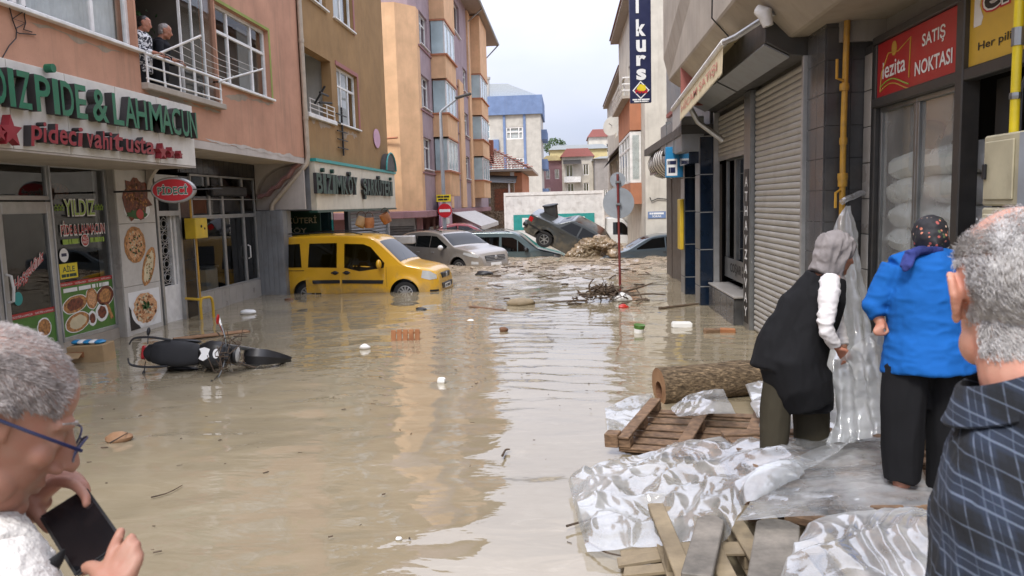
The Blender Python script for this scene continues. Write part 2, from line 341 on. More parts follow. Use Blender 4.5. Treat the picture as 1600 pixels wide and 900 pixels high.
# bark and cut wood
m, t, b = nmat('bark'); n = noise_node(t, 7, 8, .7, sc=(1, 5, 5)); v = N(t, 'ShaderNodeTexVoronoi'); v.inputs['Scale'].default_value = 26; v.feature = 'DISTANCE_TO_EDGE'
t.links.new(N(t, 'ShaderNodeTexCoord').outputs['Object'], v.inputs['Vector'])
col = ramp(t, n.outputs['Fac'], .3, .7, rgb(.10, .065, .035), rgb(.46, .33, .19)).outputs[0]; f = ramp(t, noise_node(t, 16, 6, .75, sc=(1, 4, 4)).outputs['Fac'], .40, .56, rgb(.32, .30, .28), rgb(1, 1, 1)).outputs[0]
t.links.new(mixc(t, 1.0, col, f, 'MULTIPLY'), b.inputs['Base Color']); b.inputs['Roughness'].default_value = .9; bump(t, b, n.outputs['Fac'], .9, .03); bump(t, b, f, .8, .02)
# glass
glass('pane', (.92, .95, .95), .95, 1.55); glass('shopglass', (.75, .8, .8), .62, 1.75); glass('darkglass', (.25, .28, .28), .4, 1.6); glass('carglass', (.18, .21, .21), .55, 1.5); glass('tealglass', (.45, .7, .75), .7, 1.9); glass('shopclear', (.9, .94, .92), 1.0, 1.8, haze=.30)
mat('lens', (.55, .57, .58), .12, .1, spec=.8); mat('redlens', (.35, .01, .012), .2); mat('amberlens', (.6, .2, .01), .2)
# vehicle paint
def paint(name, c, metal=.0, rough=.28, mud=.5):
    m, t, b = nmat(name); tcn = N(t, 'ShaderNodeTexCoord'); s = N(t, 'ShaderNodeSeparateXYZ'); t.links.new(tcn.outputs['Object'], s.inputs[0])
    n = noise_node(t, 4, 6, .65); n2 = noise_node(t, 1.5, 3)
    # mud splashed up from the wheels: speckle that thins with height above the ground
    mr_ = N(t, 'ShaderNodeMapRange'); mr_.inputs[1].default_value = .25; mr_.inputs[2].default_value = 1.1; mr_.inputs[3].default_value = .25; mr_.inputs[4].default_value = -.18; t.links.new(s.outputs[2], mr_.inputs[0])
    ad = N(t, 'ShaderNodeMath', operation='ADD'); t.links.new(mr_.outputs[0], ad.inputs[0]); t.links.new(n.outputs['Fac'], ad.inputs[1])
    f = ramp(t, ad.outputs[0], .52, .78, rgb(0, 0, 0), rgb(mud, mud, mud)).outputs[0]
    col = ramp(t, n2.outputs['Fac'], .3, .7, rgb(*[x*.93 for x in c]), rgb(*[min(1, x*1.05) for x in c])).outputs[0]
    t.links.new(mixc(t, f, col, rgb(.24, .19, .12)), b.inputs['Base Color'])
    b.inputs['Metallic'].default_value = metal; b.inputs['Coat Weight'].default_value = .7; b.inputs['Coat Roughness'].default_value = .06
    rr = ramp(t, f, 0, .5, rgb(rough, rough, rough), rgb(.8, .8, .8)); t.links.new(rr.outputs[0], b.inputs['Roughness']); return m
paint('vanyellow', (.66, .36, .015)); paint('suvgrey', (.30, .27, .235), .35); paint('tealgrey', (.075, .11, .115), .3); paint('sedangrey', (.045, .05, .048), .35); paint('sedanblue', (.07, .09, .105), .35); paint('redcar', (.22, .015, .025)); paint('truckwhite', (.62, .62, .60))
# skin, hair, cloth
def skin(name, c, red=(.42, .13, .09)):
    m, t, b = nmat(name); n = noise_node(t, 14, 5, .6); n2 = noise_node(t, 130, 2)
    col = ramp(t, n.outputs['Fac'], .32, .68, rgb(*c), rgb(*red)).outputs[0]; t.links.new(col, b.inputs['Base Color'])
    b.inputs['Roughness'].default_value = .52; b.inputs['Specular IOR Level'].default_value = .4
    b.inputs['Subsurface Weight'].default_value = .12; b.inputs['Subsurface Radius'].default_value = (.012, .005, .003); b.inputs['Subsurface Scale'].default_value = .5
    bump(t, b, n2.outputs['Fac'], .18, .002); bump(t, b, n.outputs['Fac'], .1, .004); return m
skin('skin', (.40, .205, .135), (.42, .16, .10)); skin('skin_tan', (.36, .185, .115), (.40, .155, .095)); skin('skin_pale', (.52, .28, .20), (.55, .22, .15))
skin('skin_shaded', (.33, .185, .125), (.34, .145, .095))  # darker copy of the skin: shade on the phone man's face put into the colour
def hairmat(name, a, b_):
    m, t, b = nmat(name); n = noise_node(t, 70, 3); t.links.new(ramp(t, n.outputs['Fac'], .3, .7, rgb(*a), rgb(*b_)).outputs[0], b.inputs['Base Color']); b.inputs['Roughness'].default_value = .42; return m
hairmat('hair_grey', (.15, .125, .11), (.40, .355, .325)); hairmat('hair_white', (.30, .28, .265), (.62, .60, .575)); hairmat('hair_dark', (.012, .010, .010), (.03, .025, .02))
def cloth(name, c, rough=.85, wscale=350, bmp=.25, var=.12, sheen=.0):
    m, t, b = nmat(name); n = noise_node(t, 5, 4); n2 = noise_node(t, wscale, 2)
    t.links.new(ramp(t, n.outputs['Fac'], .3, .7, rgb(*[x*(1-var) for x in c]), rgb(*[min(1, x*(1+var)) for x in c])).outputs[0], b.inputs['Base Color'])
    b.inputs['Roughness'].default_value = rough; b.inputs['Specular IOR Level'].default_value = .2
    if sheen: b.inputs['Sheen Weight'].default_value = sheen
    bump(t, b, n2.outputs['Fac'], bmp, .004); return m
cloth('blackcloth', (.008, .008, .009)); cloth('olivecloth', (.040, .034, .022)); cloth('whiteknit', (.66, .63, .62)); cloth('bluecloth', (.008, .10, .36), var=.08)
cloth('darkcloth', (.014, .014, .017)); cloth('fleece', (.60, .57, .52), wscale=120, bmp=1.0); cloth('linedark', (.02, .02, .02))
# grey woven headscarf
m = cloth('greyscarf', (.21, .19, .185), wscale=160, bmp=.4, var=.28)
# flowered headscarf
m, t, b = nmat('flowerscarf'); v = N(t, 'ShaderNodeTexVoronoi'); v.inputs['Scale'].default_value = 42; tcn = N(t, 'ShaderNodeTexCoord'); t.links.new(tcn.outputs['Object'], v.inputs['Vector'])
spot = ramp(t, v.outputs['Distance'], .30, .36, rgb(1, 1, 1), rgb(0, 0, 0)).outputs[0]; sp = N(t, 'ShaderNodeSeparateColor'); t.links.new(v.outputs['Color'], sp.inputs[0])
pick = N(t, 'ShaderNodeValToRGB'); pick.color_ramp.interpolation = 'CONSTANT'; e = pick.color_ramp.elements; e[0].color = rgb(.012, .011, .013); e[1].position = .42; e[1].color = rgb(.48, .17, .10)
for pos, c in ((.62, (.30, .06, .05)), (.76, (.07, .10, .04)), (.88, (.5, .36, .27))):
    x = e.new(pos); x.color = rgb(*c)
t.links.new(sp.outputs[0], pick.inputs[0]); t.links.new(mixc(t, spot, rgb(.011, .010, .013), pick.outputs[0]), b.inputs['Base Color']); b.inputs['Roughness'].default_value = .7
# black and white leaf-print blouse
m, t, b = nmat('printblouse'); n = noise_node(t, 16, 3, .5); n.inputs['Distortion'].default_value = 1.6
t.links.new(ramp(t, n.outputs['Fac'], .47, .53, rgb(.02, .02, .03), rgb(.7, .7, .7)).outputs[0], b.inputs['Base Color']); b.inputs['Roughness'].default_value = .8
# navy tartan, bands follow two directions of the cloth
m, t, b = nmat('plaid'); tcn = N(t, 'ShaderNodeTexCoord'); base = None
uv = N(t, 'ShaderNodeUVMap'); s = N(t, 'ShaderNodeSeparateXYZ'); t.links.new(uv.outputs[0], s.inputs[0])
def band(src, period, off, width):
    a = N(t, 'ShaderNodeMath', operation='MULTIPLY_ADD'); a.inputs[1].default_value = 1/period; a.inputs[2].default_value = off; t.links.new(src, a.inputs[0])
    fr = N(t, 'ShaderNodeMath', operation='FRACT'); t.links.new(a.outputs[0], fr.inputs[0])
    d = N(t, 'ShaderNodeMath', operation='SUBTRACT'); t.links.new(fr.outputs[0], d.inputs[0]); d.inputs[1].default_value = .5
    ab = N(t, 'ShaderNodeMath', operation='ABSOLUTE'); t.links.new(d.outputs[0], ab.inputs[0])
    return ramp(t, ab.outputs[0], width, width*1.25, rgb(1, 1, 1), rgb(0, 0, 0)).outputs[0]
def sc_(src, k):
    return mixc(t, 1.0, src, rgb(k, k, k), 'MULTIPLY')
col = rgb(.009, .012, .018)
for src in (s.outputs[0], s.outputs[1]):
    col = mixc(t, sc_(band(src, .085, .0, .20), .55), col, rgb(.022, .034, .062))
    col = mixc(t, sc_(band(src, .085, .5, .12), .5), col, rgb(.004, .005, .007))
    for off, wd, k in ((.14, .016, .8), (.86, .016, .8), (.0, .008, .5), (.5, .012, .55)):
        col = mixc(t, sc_(band(src, .085, off, wd), k), col, rgb(.13, .16, .215))
nz = noise_node(t, 500, 2); t.links.new(mixc(t, .35, col, nz.outputs['Color'], 'MULTIPLY'), b.inputs['Base Color']); b.inputs['Roughness'].default_value = .9; bump(t, b, nz.outputs['Fac'], .3, .003)
# clear polythene sheet: see-through film, milky where layers crease, glossy skin
m = bpy.data.materials.new('polythene'); m.use_nodes = True; t = m.node_tree; t.nodes.clear(); M['polythene'] = m
o_ = N(t, 'ShaderNodeOutputMaterial'); tr = N(t, 'ShaderNodeBsdfTransparent'); tr.inputs[0].default_value = rgb(.93, .95, .95)
df = N(t, 'ShaderNodeBsdfDiffuse'); df.inputs[0].default_value = rgb(.74, .76, .77); tl = N(t, 'ShaderNodeBsdfTranslucent'); tl.inputs[0].default_value = rgb(.78, .80, .81); ms0 = N(t, 'ShaderNodeMixShader'); ms0.inputs[0].default_value = .5
gls = N(t, 'ShaderNodeBsdfGlossy'); gls.inputs['Roughness'].default_value = .07; gls.inputs[0].default_value = rgb(1, 1, 1)
milk = N(t, 'ShaderNodeMixShader'); n = noise_node(t, 2.6, 5, .6); r_ = ramp(t, n.outputs['Fac'], .30, .70, rgb(.16, .16, .16), rgb(.74, .74, .74)); t.links.new(r_.outputs[0], milk.inputs[0])
shine = N(t, 'ShaderNodeMixShader'); gm_ = N(t, 'ShaderNodeNewGeometry'); n2 = noise_node(t, 14, 4, .6); bp = N(t, 'ShaderNodeBump'); bp.inputs['Strength'].default_value = .10; bp.inputs['Distance'].default_value = .02; t.links.new(n2.outputs['Fac'], bp.inputs['Height']); t.links.new(bp.outputs[0], gls.inputs['Normal'])
dt = N(t, 'ShaderNodeVectorMath', operation='DOT_PRODUCT'); t.links.new(bp.outputs[0], dt.inputs[0]); t.links.new(gm_.outputs['Incoming'], dt.inputs[1]); ab_ = N(t, 'ShaderNodeMath', operation='ABSOLUTE'); t.links.new(dt.outputs['Value'], ab_.inputs[0])
fz = N(t, 'ShaderNodeMapRange'); fz.inputs[1].default_value = 0; fz.inputs[2].default_value = 1; fz.inputs[3].default_value = .42; fz.inputs[4].default_value = .06; t.links.new(ab_.outputs[0], fz.inputs[0]); t.links.new(fz.outputs[0], shine.inputs[0])
t.links.new(df.outputs[0], ms0.inputs[1]); t.links.new(tl.outputs[0], ms0.inputs[2]); t.links.new(tr.outputs[0], milk.inputs[1]); t.links.new(ms0.outputs[0], milk.inputs[2]); t.links.new(milk.outputs[0], shine.inputs[1]); t.links.new(gls.outputs[0], shine.inputs[2]); t.links.new(shine.outputs[0], o_.inputs[0])
# the same film several layers deep
m = bpy.data.materials.new('polythene_milky'); m.use_nodes = True; t = m.node_tree; t.nodes.clear(); M['polythene_milky'] = m
o_ = N(t, 'ShaderNodeOutputMaterial'); tr = N(t, 'ShaderNodeBsdfTransparent'); tr.inputs[0].default_value = rgb(.93, .95, .95)
df = N(t, 'ShaderNodeBsdfDiffuse'); df.inputs[0].default_value = rgb(.74, .76, .77); tl = N(t, 'ShaderNodeBsdfTranslucent'); tl.inputs[0].default_value = rgb(.78, .80, .81); ms0 = N(t, 'ShaderNodeMixShader'); ms0.inputs[0].default_value = .5
gls = N(t, 'ShaderNodeBsdfGlossy'); gls.inputs['Roughness'].default_value = .07; gls.inputs[0].default_value = rgb(1, 1, 1)
milk = N(t, 'ShaderNodeMixShader'); n = noise_node(t, 2.6, 5, .6); r_ = ramp(t, n.outputs['Fac'], .30, .70, rgb(.52, .52, .52), rgb(.92, .92, .92)); t.links.new(r_.outputs[0], milk.inputs[0])
shine = N(t, 'ShaderNodeMixShader'); gm_ = N(t, 'ShaderNodeNewGeometry'); n2 = noise_node(t, 14, 4, .6); bp = N(t, 'ShaderNodeBump'); bp.inputs['Strength'].default_value = .10; bp.inputs['Distance'].default_value = .02; t.links.new(n2.outputs['Fac'], bp.inputs['Height']); t.links.new(bp.outputs[0], gls.inputs['Normal'])
dt = N(t, 'ShaderNodeVectorMath', operation='DOT_PRODUCT'); t.links.new(bp.outputs[0], dt.inputs[0]); t.links.new(gm_.outputs['Incoming'], dt.inputs[1]); ab_ = N(t, 'ShaderNodeMath', operation='ABSOLUTE'); t.links.new(dt.outputs['Value'], ab_.inputs[0])
fz = N(t, 'ShaderNodeMapRange'); fz.inputs[1].default_value = 0; fz.inputs[2].default_value = 1; fz.inputs[3].default_value = .42; fz.inputs[4].default_value = .06; t.links.new(ab_.outputs[0], fz.inputs[0]); t.links.new(fz.outputs[0], shine.inputs[0])
t.links.new(df.outputs[0], ms0.inputs[1]); t.links.new(tl.outputs[0], ms0.inputs[2]); t.links.new(tr.outputs[0], milk.inputs[1]); t.links.new(ms0.outputs[0], milk.inputs[2]); t.links.new(milk.outputs[0], shine.inputs[1]); t.links.new(gls.outputs[0], shine.inputs[2]); t.links.new(shine.outputs[0], o_.inputs[0])
# brick / rubble
mat('brick', (.28, .10, .055), .85, var=.4, scale=9, dirt=.3); mat('rubble', (.24, .18, .12), .9, var=.5, scale=7, bmp=.6, bscale=18); mat('rooftile', (.24, .085, .05), .8, var=.5, scale=5, dirt=.3)
mat('shutterbeige', (.45, .435, .395), .5, .25, var=.08, dirt=.25, scale=2); mat('doorbrown', (.075, .06, .05), .5, var=.2, dirt=.2); mat('foliage', (.055, .105, .025), .7, var=.5, scale=1.2)
mat('screenblack', (.006, .006, .007), .12, var=.2); cloth('scarfblue', (.03, .04, .16), var=.6, wscale=80)
mat('surge', (.23, .165, .10), .16, var=.5, scale=3, bmp=.4, bscale=12); stucco('bareplaster', (.36, .29, .22), amt=.5, grain=25, bmp=1.0); mat('paleglass', (.42, .54, .56), .12, var=.25, scale=.8, spec=.6)

skin('scalp_grey', (.27, .20, .165), (.30, .19, .15)); skin('scalp_pale', (.50, .34, .27), (.52, .30, .23))
# ------------------------------------------------------------------ ground, water, pavement
def struct(name, mb, m, **kw):
    me = mb.mesh(name, **kw); o = link(name, me, m, None, rebase=False); o['kind'] = 'structure'; return o
g = MB(); g.quad((-1500, -300, -.42), (1500, -300, -.42), (1500, 2500, -.42), (-1500, 2500, -.42)); struct('ground', g, M['pavement'])
def geo(a, b, s0, gr):
    r = [a]; s = s0
    while r[-1] < b: r.append(r[-1]+s); s *= gr
    return np.array(r)
ys = np.concatenate([np.arange(-3, 2, .25), geo(2.0, 62, .028, 1.0082), [75, 95, 130]])
xs = np.concatenate([np.arange(-45, -14, 3.0), np.arange(-14, -8.2, .25), np.arange(-8.2, 3.6, .055), np.arange(3.6, 8, .3), np.arange(8, 46, 4)])
XX, YY = np.meshgrid(xs, ys)
def sm(a, b, x): q = np.clip((x-a)/(b-a), 0, 1); return q*q*(3-2*q)
far = sm(15, 27, YY); rip = sm(6.5, 9.5, YY)*(1-sm(15, 19, YY))*sm(-3.8, -1.2, XX)
nearfade = 1-sm(30, 60, YY)*.4
wv = .018*fbm(p3(XX*.55+3, YY*.8), 2, 1)+.0045*fbm(p3(XX*2.2, YY*3.0), 2, 5)
warp = vnoise(p3(XX*.5, YY*.45), 9)*1.3+vnoise(p3(XX*1.5, YY*1.2), 10)*.35
wv += rip*(.0075*np.sin((YY*1.0+XX*.22)*2*math.pi/.42+warp*2.6)+.0045*np.sin((YY+XX*.5)*2*math.pi/.27+warp*4.0))*(0.6+.6*vnoise(p3(XX*.8, YY*.6), 11))
wv += (1-far)*(1-rip)*sm(-8, -3, XX)*.0022*np.sin((YY*1.0-XX*.35)*2*math.pi/.55+warp*5)
wv += far*(.050*fbm(p3(XX*.9, YY*1.2), 4, 21)+.030*np.abs(fbm(p3(XX*2.0, YY*2.6), 3, 31)))*nearfade
wv += sm(21, 27, YY)*(1-sm(29, 33, YY))*.07*np.abs(fbm(p3(XX*1.3, YY*1.5), 3, 41))
wm = MB(); wm.grid(np.stack([XX, YY, wv], -1))
m, t, b = nmat('floodwater')
tcn = N(t, 'ShaderNodeTexCoord'); sp = N(t, 'ShaderNodeSeparateXYZ'); t.links.new(tcn.outputs['Object'], sp.inputs[0])
n1 = noise_node(t, .45, 5, .6); n2 = noise_node(t, 2.4, 6, .6, sc=(1, 2.2, 1)); n2.inputs['Distortion'].default_value = 1.2
col = ramp(t, n1.outputs['Fac'], .3, .7, rgb(.245, .202, .130), rgb(.305, .258, .175)).outputs[0]
fine = ramp(t, n2.outputs['Fac'], .42, .75, rgb(0, 0, 0), rgb(.35, .35, .35)).outputs[0]; col = mixc(t, fine, col, rgb(.215, .168, .098)); nsc = noise_node(t, 1.1, 7, .68, sc=(1, 3.2, 1)); nsc.inputs['Distortion'].default_value = 2.0; scum = ramp(t, nsc.outputs['Fac'], .56, .70, rgb(0, 0, 0), rgb(.45, .45, .45)).outputs[0]; col = mixc(t, scum, col, rgb(.36, .31, .22))
# churned, silt-laden froth of the current further up the street
mrf = N(t, 'ShaderNodeMapRange'); mrf.inputs[1].default_value = 15; mrf.inputs[2].default_value = 26; mrf.inputs[3].default_value = -.18; mrf.inputs[4].default_value = .16; t.links.new(sp.outputs[1], mrf.inputs[0])
n3 = noise_node(t, 1.9, 8, .72, sc=(1, 2.4, 1)); ad = N(t, 'ShaderNodeMath', operation='ADD'); t.links.new(mrf.outputs[0], ad.inputs[0]); t.links.new(n3.outputs['Fac'], ad.inputs[1])
fr = ramp(t, ad.outputs[0], .50, .66, rgb(0, 0, 0), rgb(1, 1, 1)).outputs[0]; n4 = noise_node(t, 7, 6, .7)
froth = ramp(t, n4.outputs['Fac'], .35, .66, rgb(.17, .12, .07), rgb(.46, .36, .25)).outputs[0]
t.links.new(mixc(t, fr, col, froth), b.inputs['Base Color'])
t.links.new(ramp(t, fr, 0, 1, rgb(.012, .012, .012), rgb(.30, .30, .30)).outputs[0], b.inputs['Roughness'])
b.inputs['IOR'].default_value = 2.15; b.inputs['Specular IOR Level'].default_value = .5
nb = noise_node(t, 1.6, 3, .5, sc=(1, 1.9, 1)); nb.inputs['Distortion'].default_value = .6; bump(t, b, nb.outputs['Fac'], .10, .10)
nb2 = noise_node(t, 11, 2, .5, sc=(1, 2.2, 1)); bump(t, b, nb2.outputs['Fac'], .03, .02); bump(t, b, fr, .10, .02)
struct('flood_water', wm, m, smooth=True, ang=180, recalc=False)
# raised pavement in front of the right-hand shops (mostly under water further on)
g = MB(); g.prism([(1.05, -3), (3.0, -3), (3.0, 5.6), (2.0, 6.6), (1.2, 6.0)], -.42, .06)
struct('pavement', g, M['pavement'], bevel=.02)
# ------------------------------------------------------------------ window / shutter builders
def window(F, u0, u1, v0, v1, parent, w=-.1, mull=(), trans=(), fr=.06, fm='white', gm='pane', curtain=None, sill=None, name='window', depth=.07, opaque=None):
    """frame with bars; every pane, curtain and sill a sub-part. mull: u fractions; trans: v fractions"""
    mb = MB(F); d0, d1 = w-depth, w
    mb.box(u0, u1, v0, v0+fr, d0, d1); mb.box(u0, u1, v1-fr, v1, d0, d1); mb.box(u0, u0+fr, v0+fr, v1-fr, d0, d1); mb.box(u1-fr, u1, v0+fr, v1-fr, d0, d1)
    us = [u0+fr]+[u0+(u1-u0)*a for a in mull]+[u1-fr]; vs = [v0+fr]+[v0+(v1-v0)*a for a in trans]+[v1-fr]
    h = fr*.45
    for a in us[1:-1]: mb.box(a-h, a+h, v0+fr, v1-fr, d0+.005, d1-.003)
    for a in vs[1:-1]: mb.box(u0+fr, u1-fr, a-h, a+h, d0+.008, d1-.006)
    o = mb.build(name, M[fm], parent, bevel=.006)
    for i in range(len(us)-1):
        for j in range(len(vs)-1):
            a, b_ = us[i]+(h if i else 0), us[i+1]-(h if i < len(us)-2 else 0); c, d = vs[j]+(h if j else 0), vs[j+1]-(h if j < len(vs)-2 else 0)
            p = MB(F); p.quad((a, c, w-depth*.5), (b_, c, w-depth*.5), (b_, d, w-depth*.5), (a, d, w-depth*.5)); p.build('pane', M[gm], o, recalc=False)
    if curtain:
        k = int(max(14, (u1-u0)*26)); uu = np.linspace(u0+.02, u1-.02, k); ww = w-.20+.02*np.sin(np.arange(k)*1.9)+.012*np.sin(np.arange(k)*.7)
        p = MB(F); p.grid(np.stack([np.stack([uu, np.full(k, v0+.02), ww], 1), np.stack([uu, np.full(k, v1-.02), ww], 1)])); p.build('curtain', M[curtain], o, smooth=True, ang=180, recalc=False)
    if sill is not None:
        p = MB(F); p.box(u0-.06, u1+.06, v0-.05, v0-.002, -.12, sill); p.build('sill', M['white'], o, bevel=.008)
    return o
def letters(F, items, v0, v1, w, ext, parent, m, side=None, bold=.0, name='letter', shear=0.0):
    """items: (char, u0, u1[, v0, v1]); every raised letter is a part of its own"""
    for it in items:
        c, a, b_ = it[:3]; lo, hi = (it[3], it[4]) if len(it) > 3 else (v0, v1)
        mb = MB(F); text_into(mb, c, a, b_, lo, hi, w, ext, bold, shear); me = mb.mesh(name)
        me.materials.append(M[m])
        if side:
            me.materials.append(M[side]); n3_ = np.empty(len(me.polygons)*3, 'f'); me.polygons.foreach_get('normal', n3_)
            wv_ = F(np.array([[0, 0, 1.0], [0, 0, 0]])); dr = wv_[0]-wv_[1]
            me.polygons.foreach_set('material_index', (np.abs(n3_.reshape(-1, 3)@dr) < .6).astype('i'))
        link(name, me, None, parent)
def prints(F, parent, m, name, *rows):
    """flat print: rows of (text, u0, u1, v0, v1, w[, bold])"""
    for r in rows:
        mb = MB(F)
        if r[0].startswith('#'):          # print too small to read in the photograph: short strokes only
            k = int(r[0][1:]); q_ = np.random.default_rng(k); e_ = np.sort(q_.uniform(.05, .95, k-1)); e_ = np.concatenate([[0], e_, [1]])
            for a_, b_ in zip(e_, e_[1:]): mb.quad(*[(r[1]+(r[2]-r[1])*x, y, r[5]) for x, y in ((a_, r[3]), (b_-.03, r[3]), (b_-.03, r[4]), (a_, r[4]))])
            o = mb.build('small_print', M[m], parent, recalc=False); o['kind'] = 'stuff'; continue
        text_into(mb, r[0], r[1], r[2], r[3], r[4], r[5], 0, r[6] if len(r) > 6 else .0); o = mb.build(name, M[m], parent, recalc=False)
    return o
def star(u, v, r, n=5, inner=.42, ph=math.pi/2):
    return [(u+(r if k % 2 == 0 else r*inner)*math.cos(ph+k*math.pi/n), v+(r if k % 2 == 0 else r*inner)*math.sin(ph+k*math.pi/n)) for k in range(2*n)]
def disc(u, v, ru, rv, n=24): return [(u+ru*math.cos(a), v+rv*math.sin(a)) for a in np.arange(n)*2*math.pi/n]
def Yl(px, py, X=-6.6): return float(onx(px, py, X)[1])
def Zl(px, py, X=-6.6): return float(onx(px, py, X)[2])
# ------------------------------------------------------------------ pink building with the pide shop
pk = thing('apartment_building', 'weathered pink rendered building with a shop and an open balcony above', 'building', (-7.8, 11, -.4))
F6, F8 = FL(-6.6), FL(-7.8)
W1 = (5.2, 11.82, 4.69, 6.6); BO = (11.87, 14.62, 4.2, 6.6); W2 = (14.68, 17.32, 4.65, 6.15)
wb = MB(F6); holed(wb, 1.0, 19.3, 3.45, 9.6, [W1, BO, W2], .3); wb.build('wall', M['pink'], pk)
b = MB(); b.box(-8.6, -6.603, 1.0, 19.297, 3.3, 3.447); b.build('soffit', M['soffit'], pk)
b = MB(); b.box(-15, -6.62, 1.0, 19.28, 9.5, 9.7); b.box(-15, -14.8, 1.0, 19.28, 3.4, 9.5); b.box(-15, -6.92, 19.05, 19.29, 3.46, 9.5); b.box(-15, -6.92, 1.0, 1.2, 3.46, 9.5); b.build('rear_wall', M['pink'], pk)
# rooms behind the openings
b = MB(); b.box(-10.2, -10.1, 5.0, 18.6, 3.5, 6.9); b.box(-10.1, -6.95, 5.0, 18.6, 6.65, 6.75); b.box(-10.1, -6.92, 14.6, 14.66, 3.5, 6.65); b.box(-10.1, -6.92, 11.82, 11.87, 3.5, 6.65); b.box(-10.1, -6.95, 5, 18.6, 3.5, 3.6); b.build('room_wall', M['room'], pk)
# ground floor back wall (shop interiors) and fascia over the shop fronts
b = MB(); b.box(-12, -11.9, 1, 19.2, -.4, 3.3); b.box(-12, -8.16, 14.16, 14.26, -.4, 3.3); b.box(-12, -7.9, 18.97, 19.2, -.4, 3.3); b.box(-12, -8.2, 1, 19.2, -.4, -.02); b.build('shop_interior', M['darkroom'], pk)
b = MB(F8); b.box(15.15, 19.3, 2.97, 3.3, -.3, 0); b.build('fascia', M['blacktile'], pk)
for i in range(16):
    u = 15.2+i*.255; b = MB(F8); b.box(u, u+.245, 2.975, 3.297, 0.0, .012); b.build('tile', M['blacktile'], pk, bevel=.003)
# windows of the upper floor
window(F6, *W1, pk, mull=(.36, .40, .62, .645, .86), fr=.08, curtain='curtain', sill=.10)
o = window(F6, *W2, pk, mull=(.28, .72), trans=(.66,), fr=.07, sill=.08, curtain=None, gm='pane')
b = MB(F6); b.box(16.4, 17.2, 4.75, 6.05, -.35, -.33); b.build('curtain', M['darkcurtain'], o)
b = MB(F6); b.box(14.6, 17.4, 6.15, 6.21, .0, .012); b.box(17.32, 17.40, 4.62, 6.15, .0, .012); b.build('window_surround', M['limegreen'], pk)
# balcony recess: green reveal, glazing, rail
b = MB(); b.box(-8.2, -7.7, 13.1, 13.35, 3.6, 6.6); b.build('pillar', M['limegreen'], pk)
b = MB(F6); b.box(11.87, 14.66, 4.10, 4.2, -.3, .12); b.build('balcony_slab', M['concrete'], pk, bevel=.01)
b = MB(F6); b.box(11.9, 12.5, 4.2, 6.6, -1.35, -1.30); b.build('balcony_door', M['white'], pk, bevel=.01)
b = MB(F6); b.box(12.0, 12.4, 5.3, 6.2, -1.30, -1.28); b.build('pane', M['darkglass'], pk)
b = MB(F6); b.box(12.8, 13.5, 4.2, 6.6, -1.5, -1.1); b.build('cupboard', M['white'], pk, bevel=.02)
rail = thing('balcony_railing', 'white tube railing along the edge of the pink balcony', 'railing', (-6.55, 13.2, 4.2))
b = MB(F6); b.tube([(11.9, 4.65, .08), (14.55, 4.65, .08)], .026, 10); b.build('handrail', M['white'], rail, smooth=True)
for z in (4.27, 4.46):
    b = MB(F6); b.tube([(11.9, z, .08), (14.55, z, .08)], .016, 8); b.build('rail', M['white'], rail, smooth=True)
for k in range(6):
    u = 11.93+k*.518; b = MB(F6); b.tube([(u, 4.2, .08), (u, 4.65, .08)], .018, 8); b.build('baluster', M['white'], rail, smooth=True)
for a, c in (((12.1, 4.63, .08), (12.45, 5.0, .75)), ((14.45, 4.6, .08), (15.0, 4.9, .75))):
    b = MB(F6); b.tube([a, c], .02, 8); b.build('line_arm', M['white'], rail, smooth=True)
for k in range(5):
    b = MB(F6); t_ = .2+k*.18; b.tube([(12.1+.35*t_, 4.63+.37*t_, .08+.67*t_), (13.3, 4.62+.28*t_-.02, .1+.67*t_), (14.45+.55*t_, 4.6+.3*t_, .08+.67*t_)], .004, 4); b.build('wash_line', M['white'], rail)
gl = thing('balcony_glazing', 'tall clear folding glass panels standing on the pink balcony', 'glazing', (-6.6, 14, 4.2))
for k, (a, c) in enumerate(((13.35, 13.76), (13.78, 14.2), (14.22, 14.6))):
    b = MB(F6); b.box(a, c, 4.25, 6.55, -.06, -.05); b.build('pane', M['pane'], gl)
    b = MB(F6); b.box(a-.012, a+.008, 4.22, 6.58, -.075, -.03); b.build('frame', M['white'], gl)
b = MB(F6); b.box(13.3, 14.62, 4.205, 4.25, -.08, -.03); b.build('track', M['alu'], gl); b = MB(F6); b.box(13.3, 14.62, 6.55, 6.595, -.08, -.03); b.build('track', M['alu'], gl)
plant = thing('balcony_plant', 'leafy pot plant in the shade of the balcony', 'plant', (-7.5, 13.7, 4.2))
b = MB()
for k in range(46):
    c = np.array([-7.5, 13.75, 5.45])+RNG.normal(0, 1, 3)*(.10, .14, .2); R = rotm(*RNG.uniform(-1.5, 1.5, 3)); b.add(np.array([[-.05, 0, 0], [0, .025, .01], [.05, 0, 0], [0, -.025, .01]])@R.T+c, [(0, 1, 2, 3)])
b.build('leaves', M['herb'], plant, recalc=False)
b = MB(); b.lathe([(.08, 4.8), (.11, 4.98), (.1, 5.0)], (-7.5, 13.75, 0.15), n=14); b.build('pot', M['terracotta'], plant)
b = MB(); b.box(-7.75, -7.3, 13.5, 14.0, 3.6, 4.95); b.build('stand', M['white'], plant)
# cables, crack and bracket at the window corner
cb = thing('wall_cable', 'loose black cables straggling down the pink wall from the window sill', 'cable', (-6.58, 9.2, 4.2))
for pts in ([(12, 0), (20, 32), (26, 48), (25, 60), (14, 72), (4, 90)], [(40, 10), (38, 24), (40, 36), (37, 46), (50, 50)], [(38, 17), (20, 29), (40, 36), (25, 44)], [(26, 50), (30, 52), (56, 54)]):
    q = [onx(x, y, -6.58) for x, y in pts]; b = MB(); b.tube(q, .007, 5); b.build('cable', M['black'], cb)
